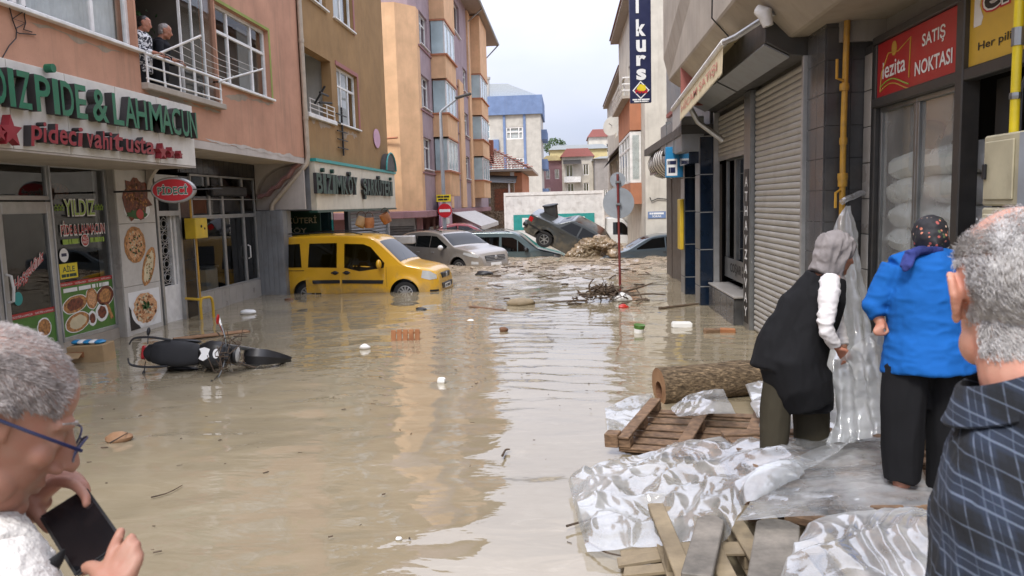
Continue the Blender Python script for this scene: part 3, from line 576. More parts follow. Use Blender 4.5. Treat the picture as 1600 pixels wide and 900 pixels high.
# white curved brackets under the overhang
for nm, y0, y1, mt in (('bracket', 13.9, 14.02, 'soffit'), ('bracket', 18.95, 19.28, 'soffit')):
    b = MB(lambda V: np.stack([V[:, 0], V[:, 2], V[:, 1]], 1)); arc = [(-7.78+1.1*(1-math.cos(a)), 2.55+.74*math.sin(a)) for a in np.linspace(0, math.pi/2, 10)]
    b.prism([(-7.78, 3.3)]+arc+[(-6.62, 3.3)], y0, y1); b.build(nm, M[mt], pk)
b = MB(lambda V: np.stack([V[:, 0], V[:, 2], V[:, 1]], 1)); k = 14
edge = [(-7.75+1.1*i/k, 2.45+.85*(i/k)**1.4+.035*math.sin(i*1.7)) for i in range(k+1)]
b.prism(edge+[(x, z+.07) for x, z in edge[::-1]], 18.93, 19.3); b.build('bracket_edge', M['mauve'], pk)
# metal-clad corner pillar
b = MB(); b.box(-7.9, -7.16, 18.97, 19.6, -.4, 2.15); b.build('corner_pillar', M['galv'], pk, bevel=.01)
for i in range(5):
    b = MB(); x = -7.82+i*.13; b.box(x, x+.11, 18.955, 18.969, -.3, 2.13); b.build('panel', M['galv'], pk, bevel=.004)
b = MB(); b.box(-7.157, -7.145, 18.99, 19.28, -.3, 2.13); b.build('panel', M['galv'], pk); b = MB(); b.box(-7.157, -7.145, 19.3, 19.58, -.3, 2.13); b.build('panel', M['galv'], pk)
b = MB(); b.box(-7.9, -6.62, 19.22, 19.29, 2.16, 3.3); b.build('infill_panel', M['soffit'], pk)
# --- glass shop front beside it
sf = thing('storefront', 'aluminium framed glass shop front reflecting the yellow van', 'shop front', (-7.8, 17.3, -.1))
b = MB(F8); b.box(15.6, 18.95, -.4, .42, -.25, 0); b.build('base_wall', M['greytile'], sf)
for i in range(9):
    u = 15.61+i*.37; b = MB(F8); b.box(u, u+.36, -.2, .41, .0, .012); b.build('tile', M['greytile'], sf, bevel=.003)
for a, c, z0, z1 in ((15.62, 17.1, .42, 2.05), (17.1, 18.2, .42, 2.05), (18.2, 18.94, .42, 2.05), (15.62, 16.45, 2.05, 2.96), (16.45, 17.1, 2.05, 2.96), (17.1, 18.2, 2.05, 2.96), (18.2, 18.94, 2.05, 2.96)):
    window(F8, a, c, z0, z1, sf, w=.0, fr=.045, fm='alu', gm='shopglass', name='window_panel', depth=.06)
b = MB(F8); b.tube([(18.26, 1.0, .02), (18.26, 1.03, .08), (18.26, 1.3, .08), (18.26, 1.33, .02)], .016, 8); b.build('handle', M['white'], sf, smooth=True)
b = MB(F8); b.box(16.2, 18.0, 2.50, 2.72, .06, .2); b.build('awning_roll', M['black'], sf, bevel=.03)
b = MB(F8); b.box(15.6, 18.95, 2.42, 2.44, .02, .05); b.build('rail', M['alu'], sf)
# things inside the shop
for k, (u, h, mt) in enumerate(((16.2, .9, 'white'), (17.0, 1.1, 'boxwhite'), (18.0, .8, 'white'))):
    cbn = thing('display_cabinet', ['low white display cabinet behind the shop glass', 'taller pale display cabinet in the middle of the shop', 'low white cabinet by the glass shop door'][k], 'cabinet', (-8.8, u, 0)); b = MB(); b.box(-9.1, -8.6, u-.3, u+.3, -.02, h); b.build('body', M[mt], cbn, bevel=.02); b = MB(); b.box(-9.13, -8.57, u-.33, u+.33, h+.001, h+.04); b.build('top', M['greytile'], cbn, bevel=.01)
# --- black tile strip, ornamental grille door
for i in range(7):
    b = MB(F8); z = -.1+i*.43; b.box(15.14, 15.58, z, z+.42, -.1, .0); b.build('tile', M['blacktile'], pk, bevel=.004)
dr = thing('street_door', 'narrow white house door with an ornamental metal grille', 'door', (-8.0, 14.7, -.1))
b = MB(F8); b.box(14.22, 14.30, -.4, 2.9, -.2, .0); b.box(15.06, 15.13, -.4, 2.9, -.2, .0); b.box(14.3, 15.06, 2.1, 2.2, -.2, .0); b.box(14.3, 15.06, 2.75, 2.9, -.2, -.01); b.build('frame', M['alu'], dr)
b = MB(F8); b.box(14.3, 15.06, -.4, .72, -.16, -.08); b.box(14.3, 14.4, .72, 2.1, -.16, -.08); b.box(14.98, 15.06, .72, 2.1, -.16, -.08); b.box(14.84, 14.9, .72, 2.1, -.16, -.08); b.build('leaf', M['white'], dr)
b = MB(F8); b.box(14.3, 15.06, .7, 2.75, -.22, -.2); b.build('pane', M['darkglass'], dr)
for i in range(5):
    for j in range(1):
        z = .76+i*.265; b = MB(F8); c = 14.62
        for q in ([(c-.2, z), (c, z+.13), (c+.2, z), (c, z-.13)],):
            q = [(a, d+.13) for a, d in q]; b.tube([(a, d, -.1) for a, d in q+[q[0]]], .011, 6)
        b.tube([(c+.10*math.cos(a), z+.13+.065*math.sin(a), -.1) for a in np.linspace(0, 2*math.pi, 13)], .009, 6)
        b.tube([(c-.2, z, -.1), (c+.2, z, -.1)], .009, 6); b.build('grille_bar', M['alu'], dr)
# --- pillar with food pictures
b = MB(); b.box(-8.2, -7.812, 12.912, 14.16, -.4, 2.96); b.build('picture_pillar', M['greytile'], pk)
for k, (z0, z1) in enumerate(((-.3, .86), (.87, 1.98), (1.99, 2.95))):
    b = MB(F8); b.box(12.93, 14.15, z0, z1, -.012, .0); b.build('tile', M['whitetile'], pk, bevel=.004)
    b = MB(); b.box(-8.19, -7.815, 12.9, 12.912, z0, z1); b.build('tile', M['greytile'], pk, bevel=.003)
def bits(su, sv, du, dv, k, seed):
    def f(u, v, ru, rv):
        r = np.random.default_rng(seed); out_ = []
        for _ in range(k):
            a = r.uniform(0, 6.28); q_ = r.uniform(0, 1)**.5; c_ = (u+du*ru+ru*su*q_*math.cos(a), v+dv*rv+rv*sv*q_*math.sin(a)); s_ = r.uniform(.03, .07)*ru; t0 = r.uniform(0, 6)
            out_.append([(c_[0]+s_*r.uniform(.6, 1.6)*math.cos(t0+j*1.256), c_[1]+s_*r.uniform(.6, 1.2)*math.sin(t0+j*1.256)) for j in range(5)])
        return out_
    return f
def food(u, v, ru, rv, parts, rot=0):
    """printed picture of a dish: layers of flat shapes"""
    o = thing('food_picture', parts[0], 'picture', tuple(F8(np.array([[u, v-rv, .004]]))[0])); w_ = .003
    for nm, shape, mt in parts[1]:
        pts = shape(u, v, ru, rv); w_ += .0025; b = MB(F8)
        if isinstance(pts[0], list):
            for pp in pts: b.prism(pp, w_-.002, w_)
        else: b.prism(pts, w_-.002, w_)
        o2 = b.build(nm, M[mt], o)
        if isinstance(pts[0], list): o2['kind'] = 'stuff'
    return o
def blob(su, sv, du=0, dv=0, jit=.1, n=26, rot=0, seed=1):
    def f(u, v, ru, rv):
        r = np.random.default_rng(seed); out_ = []
        for a in np.arange(n)*2*math.pi/n:
            k = 1+r.uniform(-jit, jit); x, y = ru*su*k*math.cos(a), rv*sv*k*math.sin(a)
            out_.append((u+du*ru+x*math.cos(rot)-y*math.sin(rot), v+dv*rv+x*math.sin(rot)+y*math.cos(rot)))
        return out_
    return f
food(13.55, 2.40, .50, .40, ('printed picture of grilled meat with tomato on the shop pillar', [('plate', blob(.85, .45, 0, -.45, .0), 'printwhite'), ('meat', blob(.9, .95, 0, .1, .22, 22, seed=3), 'meat'), ('slice', bits(.75, .75, 0, .15, 40, 5), 'bread'), ('char', bits(.75, .75, 0, .15, 40, 6), 'doorwood'), ('leaf', blob(.55, .18, -.1, -.62, .35, 18, seed=4), 'herb'), ('tomato', blob(.24, .22, .1, -.62, .04), 'tomato')]))
food(13.38, 1.60, .36, .33, ('printed picture of an oval topped flatbread on the shop pillar', [('crust', blob(.95, 1.0, 0, 0, .03, rot=.3), 'bread'), ('topping', blob(.72, .8, 0, 0, .12, 30, rot=.3, seed=8), 'rice'), ('cheese', bits(.65, .75, 0, 0, 40, 91), 'creamcloth'), ('meat', bits(.65, .75, 0, 0, 26, 92), 'meat'), ('herbs', bits(.6, .7, 0, 0, 22, 9), 'herb')]))
food(13.78, 1.18, .30, .36, ('printed picture of a long boat-shaped flatbread on the shop pillar', [('crust', blob(.62, 1.1, 0, 0, .03, rot=-.55), 'bread'), ('topping', blob(.42, .85, 0, 0, .1, 30, rot=-.55, seed=12), 'creamcloth'), ('herbs', bits(.35, .75, 0, 0, 24, 13), 'herb'), ('browning', bits(.35, .75, 0, 0, 24, 14), 'bread')]))
food(13.55, .42, .52, .34, ('printed picture of a plate of rice with herbs on the shop pillar', [('backdrop', lambda u, v, a, b_: [(u-a, v-b_), (u+a, v-b_), (u+a, v+b_), (u-a, v+b_)], 'printwhite'), ('tablecloth', lambda u, v, a, b_: [(u-a, v-b_), (u-.2, v-b_), (u-a, v+.1)], 'black'), ('plate', blob(.9, .95, 0, -.02, .0), 'white'), ('rice', blob(.75, .8, 0, .04, .06, 30, seed=15), 'rice'), ('grains', bits(.7, .75, 0, 0, 60, 17), 'creamcloth'), ('carrot', bits(.7, .75, 0, 0, 40, 18), 'crateorange'), ('garnish', bits(.22, .22, 0, .2, 26, 16), 'herb')]))
# --- pide shop front (glass set back behind the pillar)
XG = -7.95; FG = FL(XG)
def yg(px, py): return float(onx(px, py, XG)[1])
def zg(px, py): return float(onx(px, py, XG)[2])
ps = thing('storefront', 'pide shop front with glass door and printed window stickers', 'shop front', (XG, 11.8, 0))
uA, uB, uC, uD = 8.2, yg(72, 325), yg(84, 400), 12.9
b = MB(FG); b.box(7.0, uD, -.4, .17, -.3, .02); b.build('base_wall', M['concrete'], ps)
window(FG, uC, uD, .17, 2.98, ps, w=.02, fr=.07, fm='alu', gm='shopglass', name='window_panel')
window(FG, 7.2, uB+.10, 2.40, 2.98, ps, w=.02, fr=.07, fm='alu', gm='shopglass', name='window_panel')
b = MB(FG); b.box(uB+.10, uC, .17, 2.98, -.06, .05); b.build('post', M['alu'], ps, bevel=.01)
dl = yg(2, 400); door = MB(FG); fr_ = .11
door.box(dl-.05, dl+fr_-.05, .1, 2.38, -.05, .03); door.box(uB-fr_+.08, uB+.08, .1, 2.38, -.05, .03); door.box(dl+fr_-.05, uB-fr_+.08, 2.2, 2.38, -.05, .03); door.box(dl+fr_-.05, uB-fr_+.08, .1, .22, -.05, .03)
door = door.build('door', M['alu'], ps, bevel=.008)
b = MB(FG); b.quad((dl+.05, .22, -.01), (uB-.02, .22, -.01), (uB-.02, 2.2, -.01), (dl+.05, 2.2, -.01)); b.build('pane', M['shopglass'], door, recalc=False)
b = MB(FG); b.tube([(dl+.02, .95, .03), (dl+.02, .97, .10), (dl+.02, 1.15, .12), (dl+.02, 1.33, .10), (dl+.02, 1.35, .03)], .02, 8); b.build('handle', M['white'], door, smooth=True)
window(FG, 7.2, dl-.07, .1, 2.38, ps, w=.02, fr=.08, fm='alu', gm='shopglass', name='window_panel')
zz = lambda f: .24+f*2.67
def uu(f): return uC+.07+f*(uD-uC-.14)
wd = .004
st = thing('window_sticker', 'green food panel with dishes along the bottom of the shop window', 'sticker', (XG, 12.2, .3))
b = MB(FG); b.quad((uu(0), zz(0), wd), (uu(1), zz(0), wd), (uu(1), zz(.30), wd), (uu(0), zz(.30), wd)); b.build('panel', M['printgreen'], st, recalc=False)
b = MB(FG); b.box(uu(0), uu(1), zz(.30), zz(.325), wd, wd+.001); b.build('red_band', M['printred'], st)
b = MB(FG); b.box(uu(0), uu(1), zz(.255), zz(.297), wd+.001, wd+.002); b.build('red_band', M['printgreen'], st)
prints(FG, st, 'printwhite', 'lettering', *[('YILDIZ PİDE ve LAHMACUN', uu(.02+k*.25), uu(.22+k*.25), zz(.306), zz(.320), wd+.003) for k in range(4)], ('#9', uu(.05), uu(.95), zz(.263), zz(.287), wd+.004, .01))
for k, (fu, fv, ru, rv, mt, top) in enumerate(((.24, .185, .20, .05, 'bread', 'meat'), (.56, .20, .10, .065, 'bread', 'rice'), (.83, .20, .16, .06, 'meat', 'bread'), (.26, .075, .20, .055, 'bread', 'creamcloth'), (.54, .075, .07, .045, 'printwhite', 'meat'), (.74, .10, .11, .055, 'printwhite', 'meat'))):
    for q, (mm, s_) in enumerate((('printwhite', 1.08), (mt, 1.0), (top, .72))):
        b = MB(FG); b.prism(blob(s_, s_, 0, 0, .03+.06*(q == 2), 24, rot=.12, seed=20+k)(uu(fu), zz(fv), ru*(uD-uC), rv*2.67), wd+.001+q*.0015, wd+.002+q*.0015); b.build('dish', M[mm], st)
b = MB(FG); b.prism([(uu(.80), zz(.17)), (uu(.86), zz(.17)), (uu(.97), zz(.05)), (uu(.91), zz(.04))], wd+.002, wd+.003); b.build('skewer', M['bread'], st)
lg = thing('window_lettering', 'YILDIZ pide and lahmacun lettering stuck on the dark shop window', 'lettering', (XG, 12.2, 1.6))
prints(FG, lg, 'printwhite', 'outline', ('YILDIZ', uu(.195), uu(.785), zz(.712), zz(.818), wd, .035), ('PİDE & LAHMACUN', uu(.10), uu(.945), zz(.595), zz(.69), wd, .035))
prints(FG, lg, 'printlime', 'green_lettering', ('YILDIZ', uu(.21), uu(.77), zz(.72), zz(.81), wd+.0012, .008))
prints(FG, lg, 'printred', 'red_lettering', ('PİDE & LAHMACUN', uu(.11), uu(.935), zz(.605), zz(.68), wd+.0012, .012))
prints(FG, lg, 'printlime', 'phone_number', ('#6', uu(.12), uu(.43), zz(.548), zz(.578), wd, .01), ('#7', uu(.63), uu(.92), zz(.548), zz(.578), wd, .01))
for k in range(6):
    f = (.06, .115, .17, .80, .855, .91)[k]; b = MB(FG); q = star(uu(f), zz(.765), .055); b.tube([(x, y, wd) for x, y in q+[q[0]]], .006, 4); b.build('star', M['printlime'], lg)
b = MB(FG); b.prism(disc(uu(.53), zz(.565), .105, .105), wd+.001, wd+.002); b.build('badge', M['printwhite'], lg); b = MB(FG); b.prism(disc(uu(.53), zz(.565), .092, .092), wd+.002, wd+.003); b.build('badge', M['printred'], lg)
prints(FG, lg, 'printwhite', 'badge_lettering', ('ALO', uu(.485), uu(.575), zz(.568), zz(.588), wd+.004, .01), ('PAKET', uu(.478), uu(.582), zz(.545), zz(.562), wd+.004, .01))
ai = thing('window_sticker', 'yellow sticker reading AİLE on the dark shop window', 'sticker', (XG, 11.9, 1.1))
b = MB(FG); b.box(uu(.02), uu(.34), zz(.345), zz(.435), wd, wd+.002); b.build('panel', M['printyellow'], ai); prints(FG, ai, 'darkgreen', 'lettering', ('AİLE', uu(.07), uu(.29), zz(.385), zz(.428), wd+.003, .02), ('#5', uu(.045), uu(.32), zz(.354), zz(.373), wd+.003, .01))
ro = thing('window_sticker', 'small round white sticker above the yellow one', 'sticker', (XG, 11.9, 1.5)); b = MB(FG); b.prism(disc(uu(.12), zz(.485), .11, .11), wd, wd+.002); b.build('panel', M['printwhite'], ro); b = MB(FG); b.box(uu(.075), uu(.165), zz(.478), zz(.497), wd+.002, wd+.003); b.build('mark', M['navy'], ro)
b = MB(FG); b.prism(disc(uu(.5), zz(.87), .34, .13), -.42, -.40); o = b.build('oval_lamp_panel', M['meat'], ps)
# stickers on the door
ds = thing('door_sticker', 'green picture sticker along the bottom of the shop door', 'sticker', (XG, 11, .2)); dz = lambda f: .22+f*1.98; du = lambda f: dl+.06+f*(uB-.03-dl-.06)
b = MB(FG); b.box(du(0), du(1), dz(0), dz(.235), wd-.004, wd-.002); b.build('panel', M['printgreen'], ds); b = MB(FG); b.box(du(0), du(1), dz(.236), dz(.275), wd-.004, wd-.002); b.build('red_band', M['printred'], ds)
prints(FG, ds, 'printwhite', 'lettering', ('YILDIZ PİDE ve LAHMACUN', du(.03), du(.47), dz(.245), dz(.265), wd), ('YILDIZ PİDE ve LAHMACUN', du(.53), du(.97), dz(.245), dz(.265), wd))
for k, (fu, fv, ru, rv, mt, rot) in enumerate(((.72, .13, .16, .15, 'printwhite', 0), (.72, .13, .14, .13, 'bread', 0), (.28, .14, .26, .04, 'printwhite', -.45), (.28, .14, .24, .03, 'bread', -.45))):
    b = MB(FG); b.prism(blob(1, 1, 0, 0, .04, rot=rot, seed=k)(du(fu), dz(fv), ru, rv), wd-.001+k*.001, wd+k*.001); b.build('dish', M[mt], ds)
hg = thing('door_lettering', 'slanting red and white welcome lettering on the shop door glass', 'lettering', (XG, 11, 1.2))
def slanted(m, bold, w_):
    mb = MB(FG); v, f = glyphs('Hoşgeldiniz', 0, bold, .25); a, b_ = v.min(0), v.max(0); q = (v-a)/(b_-a+1e-9); L = du(.86)-du(.12)
    mb.add(np.stack([du(.12)+q[:, 0]*L, 1.02+q[:, 1]*.22+q[:, 0]*L*.62, np.full(len(q), w_)], 1), f); mb.build('script', M[m], hg, recalc=False)
slanted('printwhite', .05, wd); slanted('printred', .012, wd+.002)
b = MB(FG); b.prism(disc(du(.2), .98, .09, .10), wd-.004, wd-.002); tag(b.build('door_sticker', M['teal']), 'small teal oval sticker beside the door handle', 'sticker')
# --- big sign over the shop
XS = -6.5; FS = FL(XS)
sg = thing('shop_sign', 'long white shop sign with raised green and red letters', 'sign', (XS, 10.5, 2.95))
seams = [4.2, 6.4]+[float(onx(px, py, XS)[1]) for px, py in ((8, 90), (100, 115), (179, 138), (244, 156))]+[13.28]
for a, c in zip(seams, seams[1:]):
    b = MB(FS); b.box(a+.006, c-.006, 2.96, 4.0, -.1, 0); b.build('panel', M['whitepanel'], sg, bevel=.004)
b = MB(); b.box(-6.597, XS-.101, 4.2, 13.28, 2.97, 3.98); b.build('box_frame', M['darkmetal'], sg)
b = MB(); b.box(-8.14, XS-.005, 4.2, 13.28, 2.93, 2.955); b.build('underside', M['soffit'], sg)
XL = XS+.12
def Ys(px, py): return float(onx(px, py, XL)[1])
items = [(c, Ys(a+.06*(b_-a), 165), Ys(b_-.04*(b_-a), 165)) for c, a, b_ in (('L', -47, -28), ('D', -14, 14), ('I', 16, 26), ('Z', 28, 52), ('P', 56, 82), ('I', 84, 94), ('D', 96, 117), ('E', 118, 137), ('&', 143, 170), ('L', 175, 193), ('A', 193, 213), ('H', 211, 229), ('M', 231, 253), ('A', 250, 268), ('C', 266, 281), ('U', 282, 294), ('N', 294, 306))]
letters(FS, items, 3.43, 3.87, .12, .11, sg, 'lettergreen', 'letterside', bold=.015)
b = MB(FS); b.prism(disc((items[5][1]+items[5][2])/2, 4.0, .055, .055, 14), .02, .12); b.build('letter', M['lettergreen'], sg)
row2 = 'pideci vahit usta'; px_ = [(49, 68), (69, 76), (77, 94), (95, 107), (108, 121), (122, 132), None, (137, 148), (148, 160), (161, 170), (171, 177), (178, 193), None, (197, 209), (210, 219), (219, 228), (228, 241)]
for c, q in zip(row2, px_):
    if q is None: continue
    lo, hi = (3.06, 3.25)
    if c in 'dhit': hi = 3.31
    if c == 'p': lo = 3.0
    letters(FS, [(c, Ys(q[0], 215), Ys(q[1], 215), lo, hi)], 0, 0, .11, .10, sg, 'letterred', 'letterside', bold=.02, shear=.12)
for px, py, r in ((3, 208, .10), (20, 205, .19), (256, 237, .135), (270, 239, .095), (284, 242, .07)):
    p = onx(px, py, XL); b = MB(FS); b.prism(star(p[1], p[2], r), .01, .11); b.build('star', M['letterred'], sg)
# --- oval PİDECİ sign on a bracket (faces the camera)
ov = onx(270, 297, -6.72); oy = float(ov[1]); os_ = thing('projecting_sign', 'oval red lit PİDECİ sign with silver rim', 'sign', tuple(ov))
FO = FA(ov, 12)
b = MB(FO); b.prism(disc(0, 0, .37, .225, 32), -.10, .0); b.build('rim', M['alu'], os_, bevel=.02, smooth=True)
b = MB(FO); b.prism(disc(0, 0, .325, .185, 32), .0, .02); b.build('face', M['signred'], os_)
prints(FO, os_, 'printwhite', 'outline', ('PİDECİ', -.25, .25, -.085, .105, .022, .05)); prints(FO, os_, 'lettergreen', 'lettering', ('PİDECİ', -.245, .245, -.075, .095, .024, .02))
b = MB(); b.tube([ov+(-.38, 0, 0), (-7.8, oy+.05, ov[2])], .018, 6); b.tube([ov+(.36, 0, 0), ov+(.85, .05, 0)], .012, 6); b.build('bracket', M['darkmetal'], os_)
# --- yellow gas box, riser and hoop guard
gb = thing('gas_box', 'yellow metal gas box on a thin riser beside the black tiles', 'box', (-7.62, 15.5, 1.6)); bc = onx(305, 356, -7.6)
b = MB(); b.box(bc[0]-.12, bc[0]+.12, bc[1]-.22, bc[1]+.30, bc[2]-.22, bc[2]+.20); b.build('body', M['yellowbox'], gb, bevel=.015)
b = MB(); b.tube([bc+(0, 0, -.2), bc+(0, 0, -1.75)], .022, 8); b.tube([bc+(-.02, -.1, .2), bc+(-.02, -.1, .75)], .022, 8); b.build('riser', M['pipeyellow'], gb, smooth=True)
b = MB(); b.ell(bc+(.125, .02, .03), (.012, .03, .03)); b.ell(bc+(.125, .16, -.02), (.012, .025, .025)); b.build('lock', M['black'], gb)
hp = thing('hoop_guard', 'bent yellow tube guard standing in the water at the wall', 'guard', (-7.35, 15.1, -.4)); a0, a1 = onz(315, 499, 0), onz(334, 496, 0)
b = MB(); b.tube([a0+(0, 0, -.4), a0+(0, 0, .30), a0*.93+a1*.07+(0, 0, .39), a0*.8+a1*.2+(0, 0, .43), a0*.2+a1*.8+(0, 0, .43), a0*.07+a1*.93+(0, 0, .39), a1+(0, 0, .30), a1+(0, 0, -.4)], .028, 10); b.tube([a0+(0, 0, .40), a0+(-.35, .1, .42)], .028, 8); b.build('tube', M['yellowpaint'], hp, smooth=True)
# downpipe at the joint of the two buildings
dp = thing('downpipe', 'beige rain downpipe running down between pink and brown walls', 'pipe', (-6.5, 19.3, 2.3))
b = MB(); b.tube([(-6.52, 19.32, 9.6), (-6.52, 19.32, 3.45), (-6.55, 19.3, 3.3), (-7.3, 19.1, 2.45), (-7.42, 19.05, 2.3), (-7.45, 19.05, 1.9)], .06, 10); b.build('pipe', M['beigepipe'], dp, smooth=True)
for z in (8.2, 6.3, 4.4):
    b = MB(); b.lathe([(.072, z), (.072, z+.09)], (-6.52, 19.32, 0), n=12); b.build('collar', M['beigepipe'], dp)

# places where the pink render has fallen away and bare plaster shows
def patch_wall(pxs, w_, label_seed, X=-6.6, parent=None, F=None, m='bareplaster'):
    r = np.random.default_rng(label_seed); P_ = np.array([onx(x, y, X)[1:] for x, y in pxs]); c = curve(np.concatenate([P_, [[0, 0]]], 0)[:-1], len(pxs)*5) if False else P_
    d = np.concatenate([[0], np.cumsum(np.linalg.norm(np.diff(P_, axis=0), axis=1))]); t_ = np.linspace(0, d[-1], 46); u = np.interp(t_, d, P_[:, 0]); v = np.interp(t_, d, P_[:, 1]); n1_ = fbm(p3(t_*2.3, t_*0+label_seed), 3, label_seed); n2_ = fbm(p3(t_*3.1, t_*0+label_seed+9), 3, label_seed+4); k = np.minimum(1, np.minimum(np.arange(46), 45-np.arange(46))/5)
    top_ = v+np.maximum(.006, w_*(.5+.7*n1_))*k; bot_ = v-np.maximum(.006, w_*(.5+.9*n2_))*k; b = MB(F); b.grid(np.stack([np.stack([u, top_, np.full(46, .003)], 1), np.stack([u, bot_, np.full(46, .003)], 1)])); b.build('bare_patch', M[m], parent, recalc=False)
patch_wall([(42, 34), (75, 42), (110, 55), (150, 72), (190, 82)], .05, 3, parent=pk, F=F6); patch_wall([(350, 150), (380, 152), (410, 160), (428, 162)], .07, 5, parent=pk, F=F6); patch_wall([(225, 142), (260, 152), (300, 165), (345, 176)], .06, 8, parent=pk, F=F6, m='concrete'); patch_wall([(320, 216), (360, 226), (420, 238), (468, 247)], .05, 11, parent=pk, F=F6, m='soffit')
# ------------------------------------------------------------------ brown building with the delicatessen
br = thing('apartment_building', 'brown rough rendered building above the delicatessen sign', 'building', (-7.8, 24, -.4))
B1 = (19.72, 21.95, 4.64, 6.3); B2 = (22.5, 24.7, 4.64, 6.3); B3 = (22.5, 24.6, 7.66, 9.3); B4 = (19.8, 21.8, 7.66, 9.3)
b = MB(F6); holed(b, 19.42, 28.6, 3.40, 10.2, [B1, B2, B3, B4], .28); b.build('wall', M['brown'], br)
b = MB(); b.box(-14, -6.62, 28.3, 28.59, 3.41, 10.2); b.box(-14, -6.63, 19.44, 28.58, 10.1, 10.3); b.box(-14, -6.62, 19.42, 19.6, 3.41, 10.2); b.build('rear_wall', M['brown'], br)
b = MB(); b.box(-14, -6.62, 19.44, 28.58, 3.25, 3.395); b.build('soffit', M['soffit'], br)
b = MB(); b.box(-8.3, -8.2, 19.3, 22.3, 4.5, 6.8); b.box(-8.2, -6.9, 22.1, 22.2, 4.5, 6.7); b.box(-8.2, -6.9, 19.6, 19.66, 4.5, 6.7); b.box(-8.3, -6.9, 19.5, 22.2, 6.5, 6.6); b.box(-8.3, -6.9, 19.5, 22.2, 4.5, 4.6); b.build('balcony_room', M['palegrey'], br)
b = MB(); b.box(-9.5, -9.4, 19.5, 28.4, 3.5, 10); b.build('room_wall', M['room'], br)
window(F6, *B2, br, mull=(.33, .66), trans=(.68,), fr=.07, sill=.09, curtain='curtain'); window(F6, *B3, br, mull=(.5,), fr=.07, sill=.09, curtain='curtain'); window(F6, *B4, br, mull=(.5,), fr=.07, sill=.09, curtain='curtain')
b = MB(F6); b.box(22.4, 24.85, 6.3, 6.42, 0, .02); b.box(24.7, 24.86, 4.6, 6.3, 0, .02); b.box(24.6, 24.76, 7.6, 9.3, 0, .02); b.build('window_surround', M['roofsheet'], br)
b = MB(F6); b.box(19.62, 22.05, 4.52, 4.635, -.2, .09); b.build('balcony_sill', M['white'], br, bevel=.01)
rl = thing('balcony_railing', 'low white railing across the brown balcony opening', 'railing', (-6.55, 20.9, 4.64))
for k, z in enumerate((4.76, 4.88, 5.0)):
    b = MB(F6); b.tube([(19.75, z, .06), (21.95, z, .06)], .014, 6); b.build('rail', M['white'], rl)
for k in range(4):
    b = MB(F6); b.tube([(19.8+k*.7, 4.64, .06), (19.8+k*.7, 5.0, .06)], .014, 6); b.build('baluster', M['white'], rl)
dv = thing('aerial', 'black metal aerial and brackets fixed on the brown wall', 'aerial', (-6.4, 20, 5))
for pts in ([(20.2, 4.9, .05), (20.2, 5.35, .35)], [(19.9, 5.15, .3), (20.6, 5.15, .3)], [(19.95, 4.9, .25), (20.55, 4.95, .4)]):
    b = MB(F6); b.tube(pts, .03, 6); b.build('bar', M['black'], dv)
b = MB(F6); b.tube([(22.6, 3.7, .06), (22.6, 5.1, .06)], .03, 6); b.build('mast', M['black'], dv)
for k in range(5):
    b = MB(F6); b.box(22.1, 23.1, 3.9+k*.24, 3.925+k*.24, .04, .08); b.build('rod', M['black'], dv)
# sign
XB = -6.45; FB = FL(XB)
dsn = thing('shop_sign', 'cream delicatessen sign with raised dark green letters', 'sign', (XB, 24, 2.1))
for a, c in ((19.62, 24.2), (24.22, 28.9)):
    b = MB(FB); b.box(a, c, 2.12, 3.38, -.15, 0); b.build('panel', M['cream'], dsn, bevel=.006)
b = MB(FB); b.box(19.6, 28.95, 3.38, 3.46, -.2, .05); b.build('cap', M['teal'], dsn)
b = MB(FB); b.box(19.6, 28.95, 2.06, 2.118, -.2, .02); b.build('edge_trim', M['darkgreen'], dsn)
b = MB(); b.box(-7.2, XB-.15, 19.62, 19.66, 2.13, 3.37); b.build('side_panel', M['galv'], dsn)
def Yb(px, py=295): return float(onx(px, py, XB+.08)[1])
for s, a, c in (('BIZIMKÖY', 494, 559), ('ŞARKÜTERI', 567, 613)):
    n_ = len(s); y0, y1 = Yb(a), Yb(c); wds = {'I': .55, 'M': 1.25}; tot = sum(wds.get(x, 1) for x in s); u = y0
    for x in s:
        L = (y1-y0)*wds.get(x, 1)/tot; lo, hi = 2.55, 3.08
        if x == 'Ş': lo = 2.42
        if x in 'ÖÜ': hi = 3.22
        letters(FB, [(x, u+.04*L, u+.92*L, lo, hi)], 0, 0, .10, .09, dsn, 'darkgreen', 'letterside', bold=.03)
        if x == 'I':
            b = MB(FB); b.prism(disc(u+.48*L, 3.17, .06, .06, 10), .01, .1); b.build('letter', M['darkgreen'], dsn)
        u += L
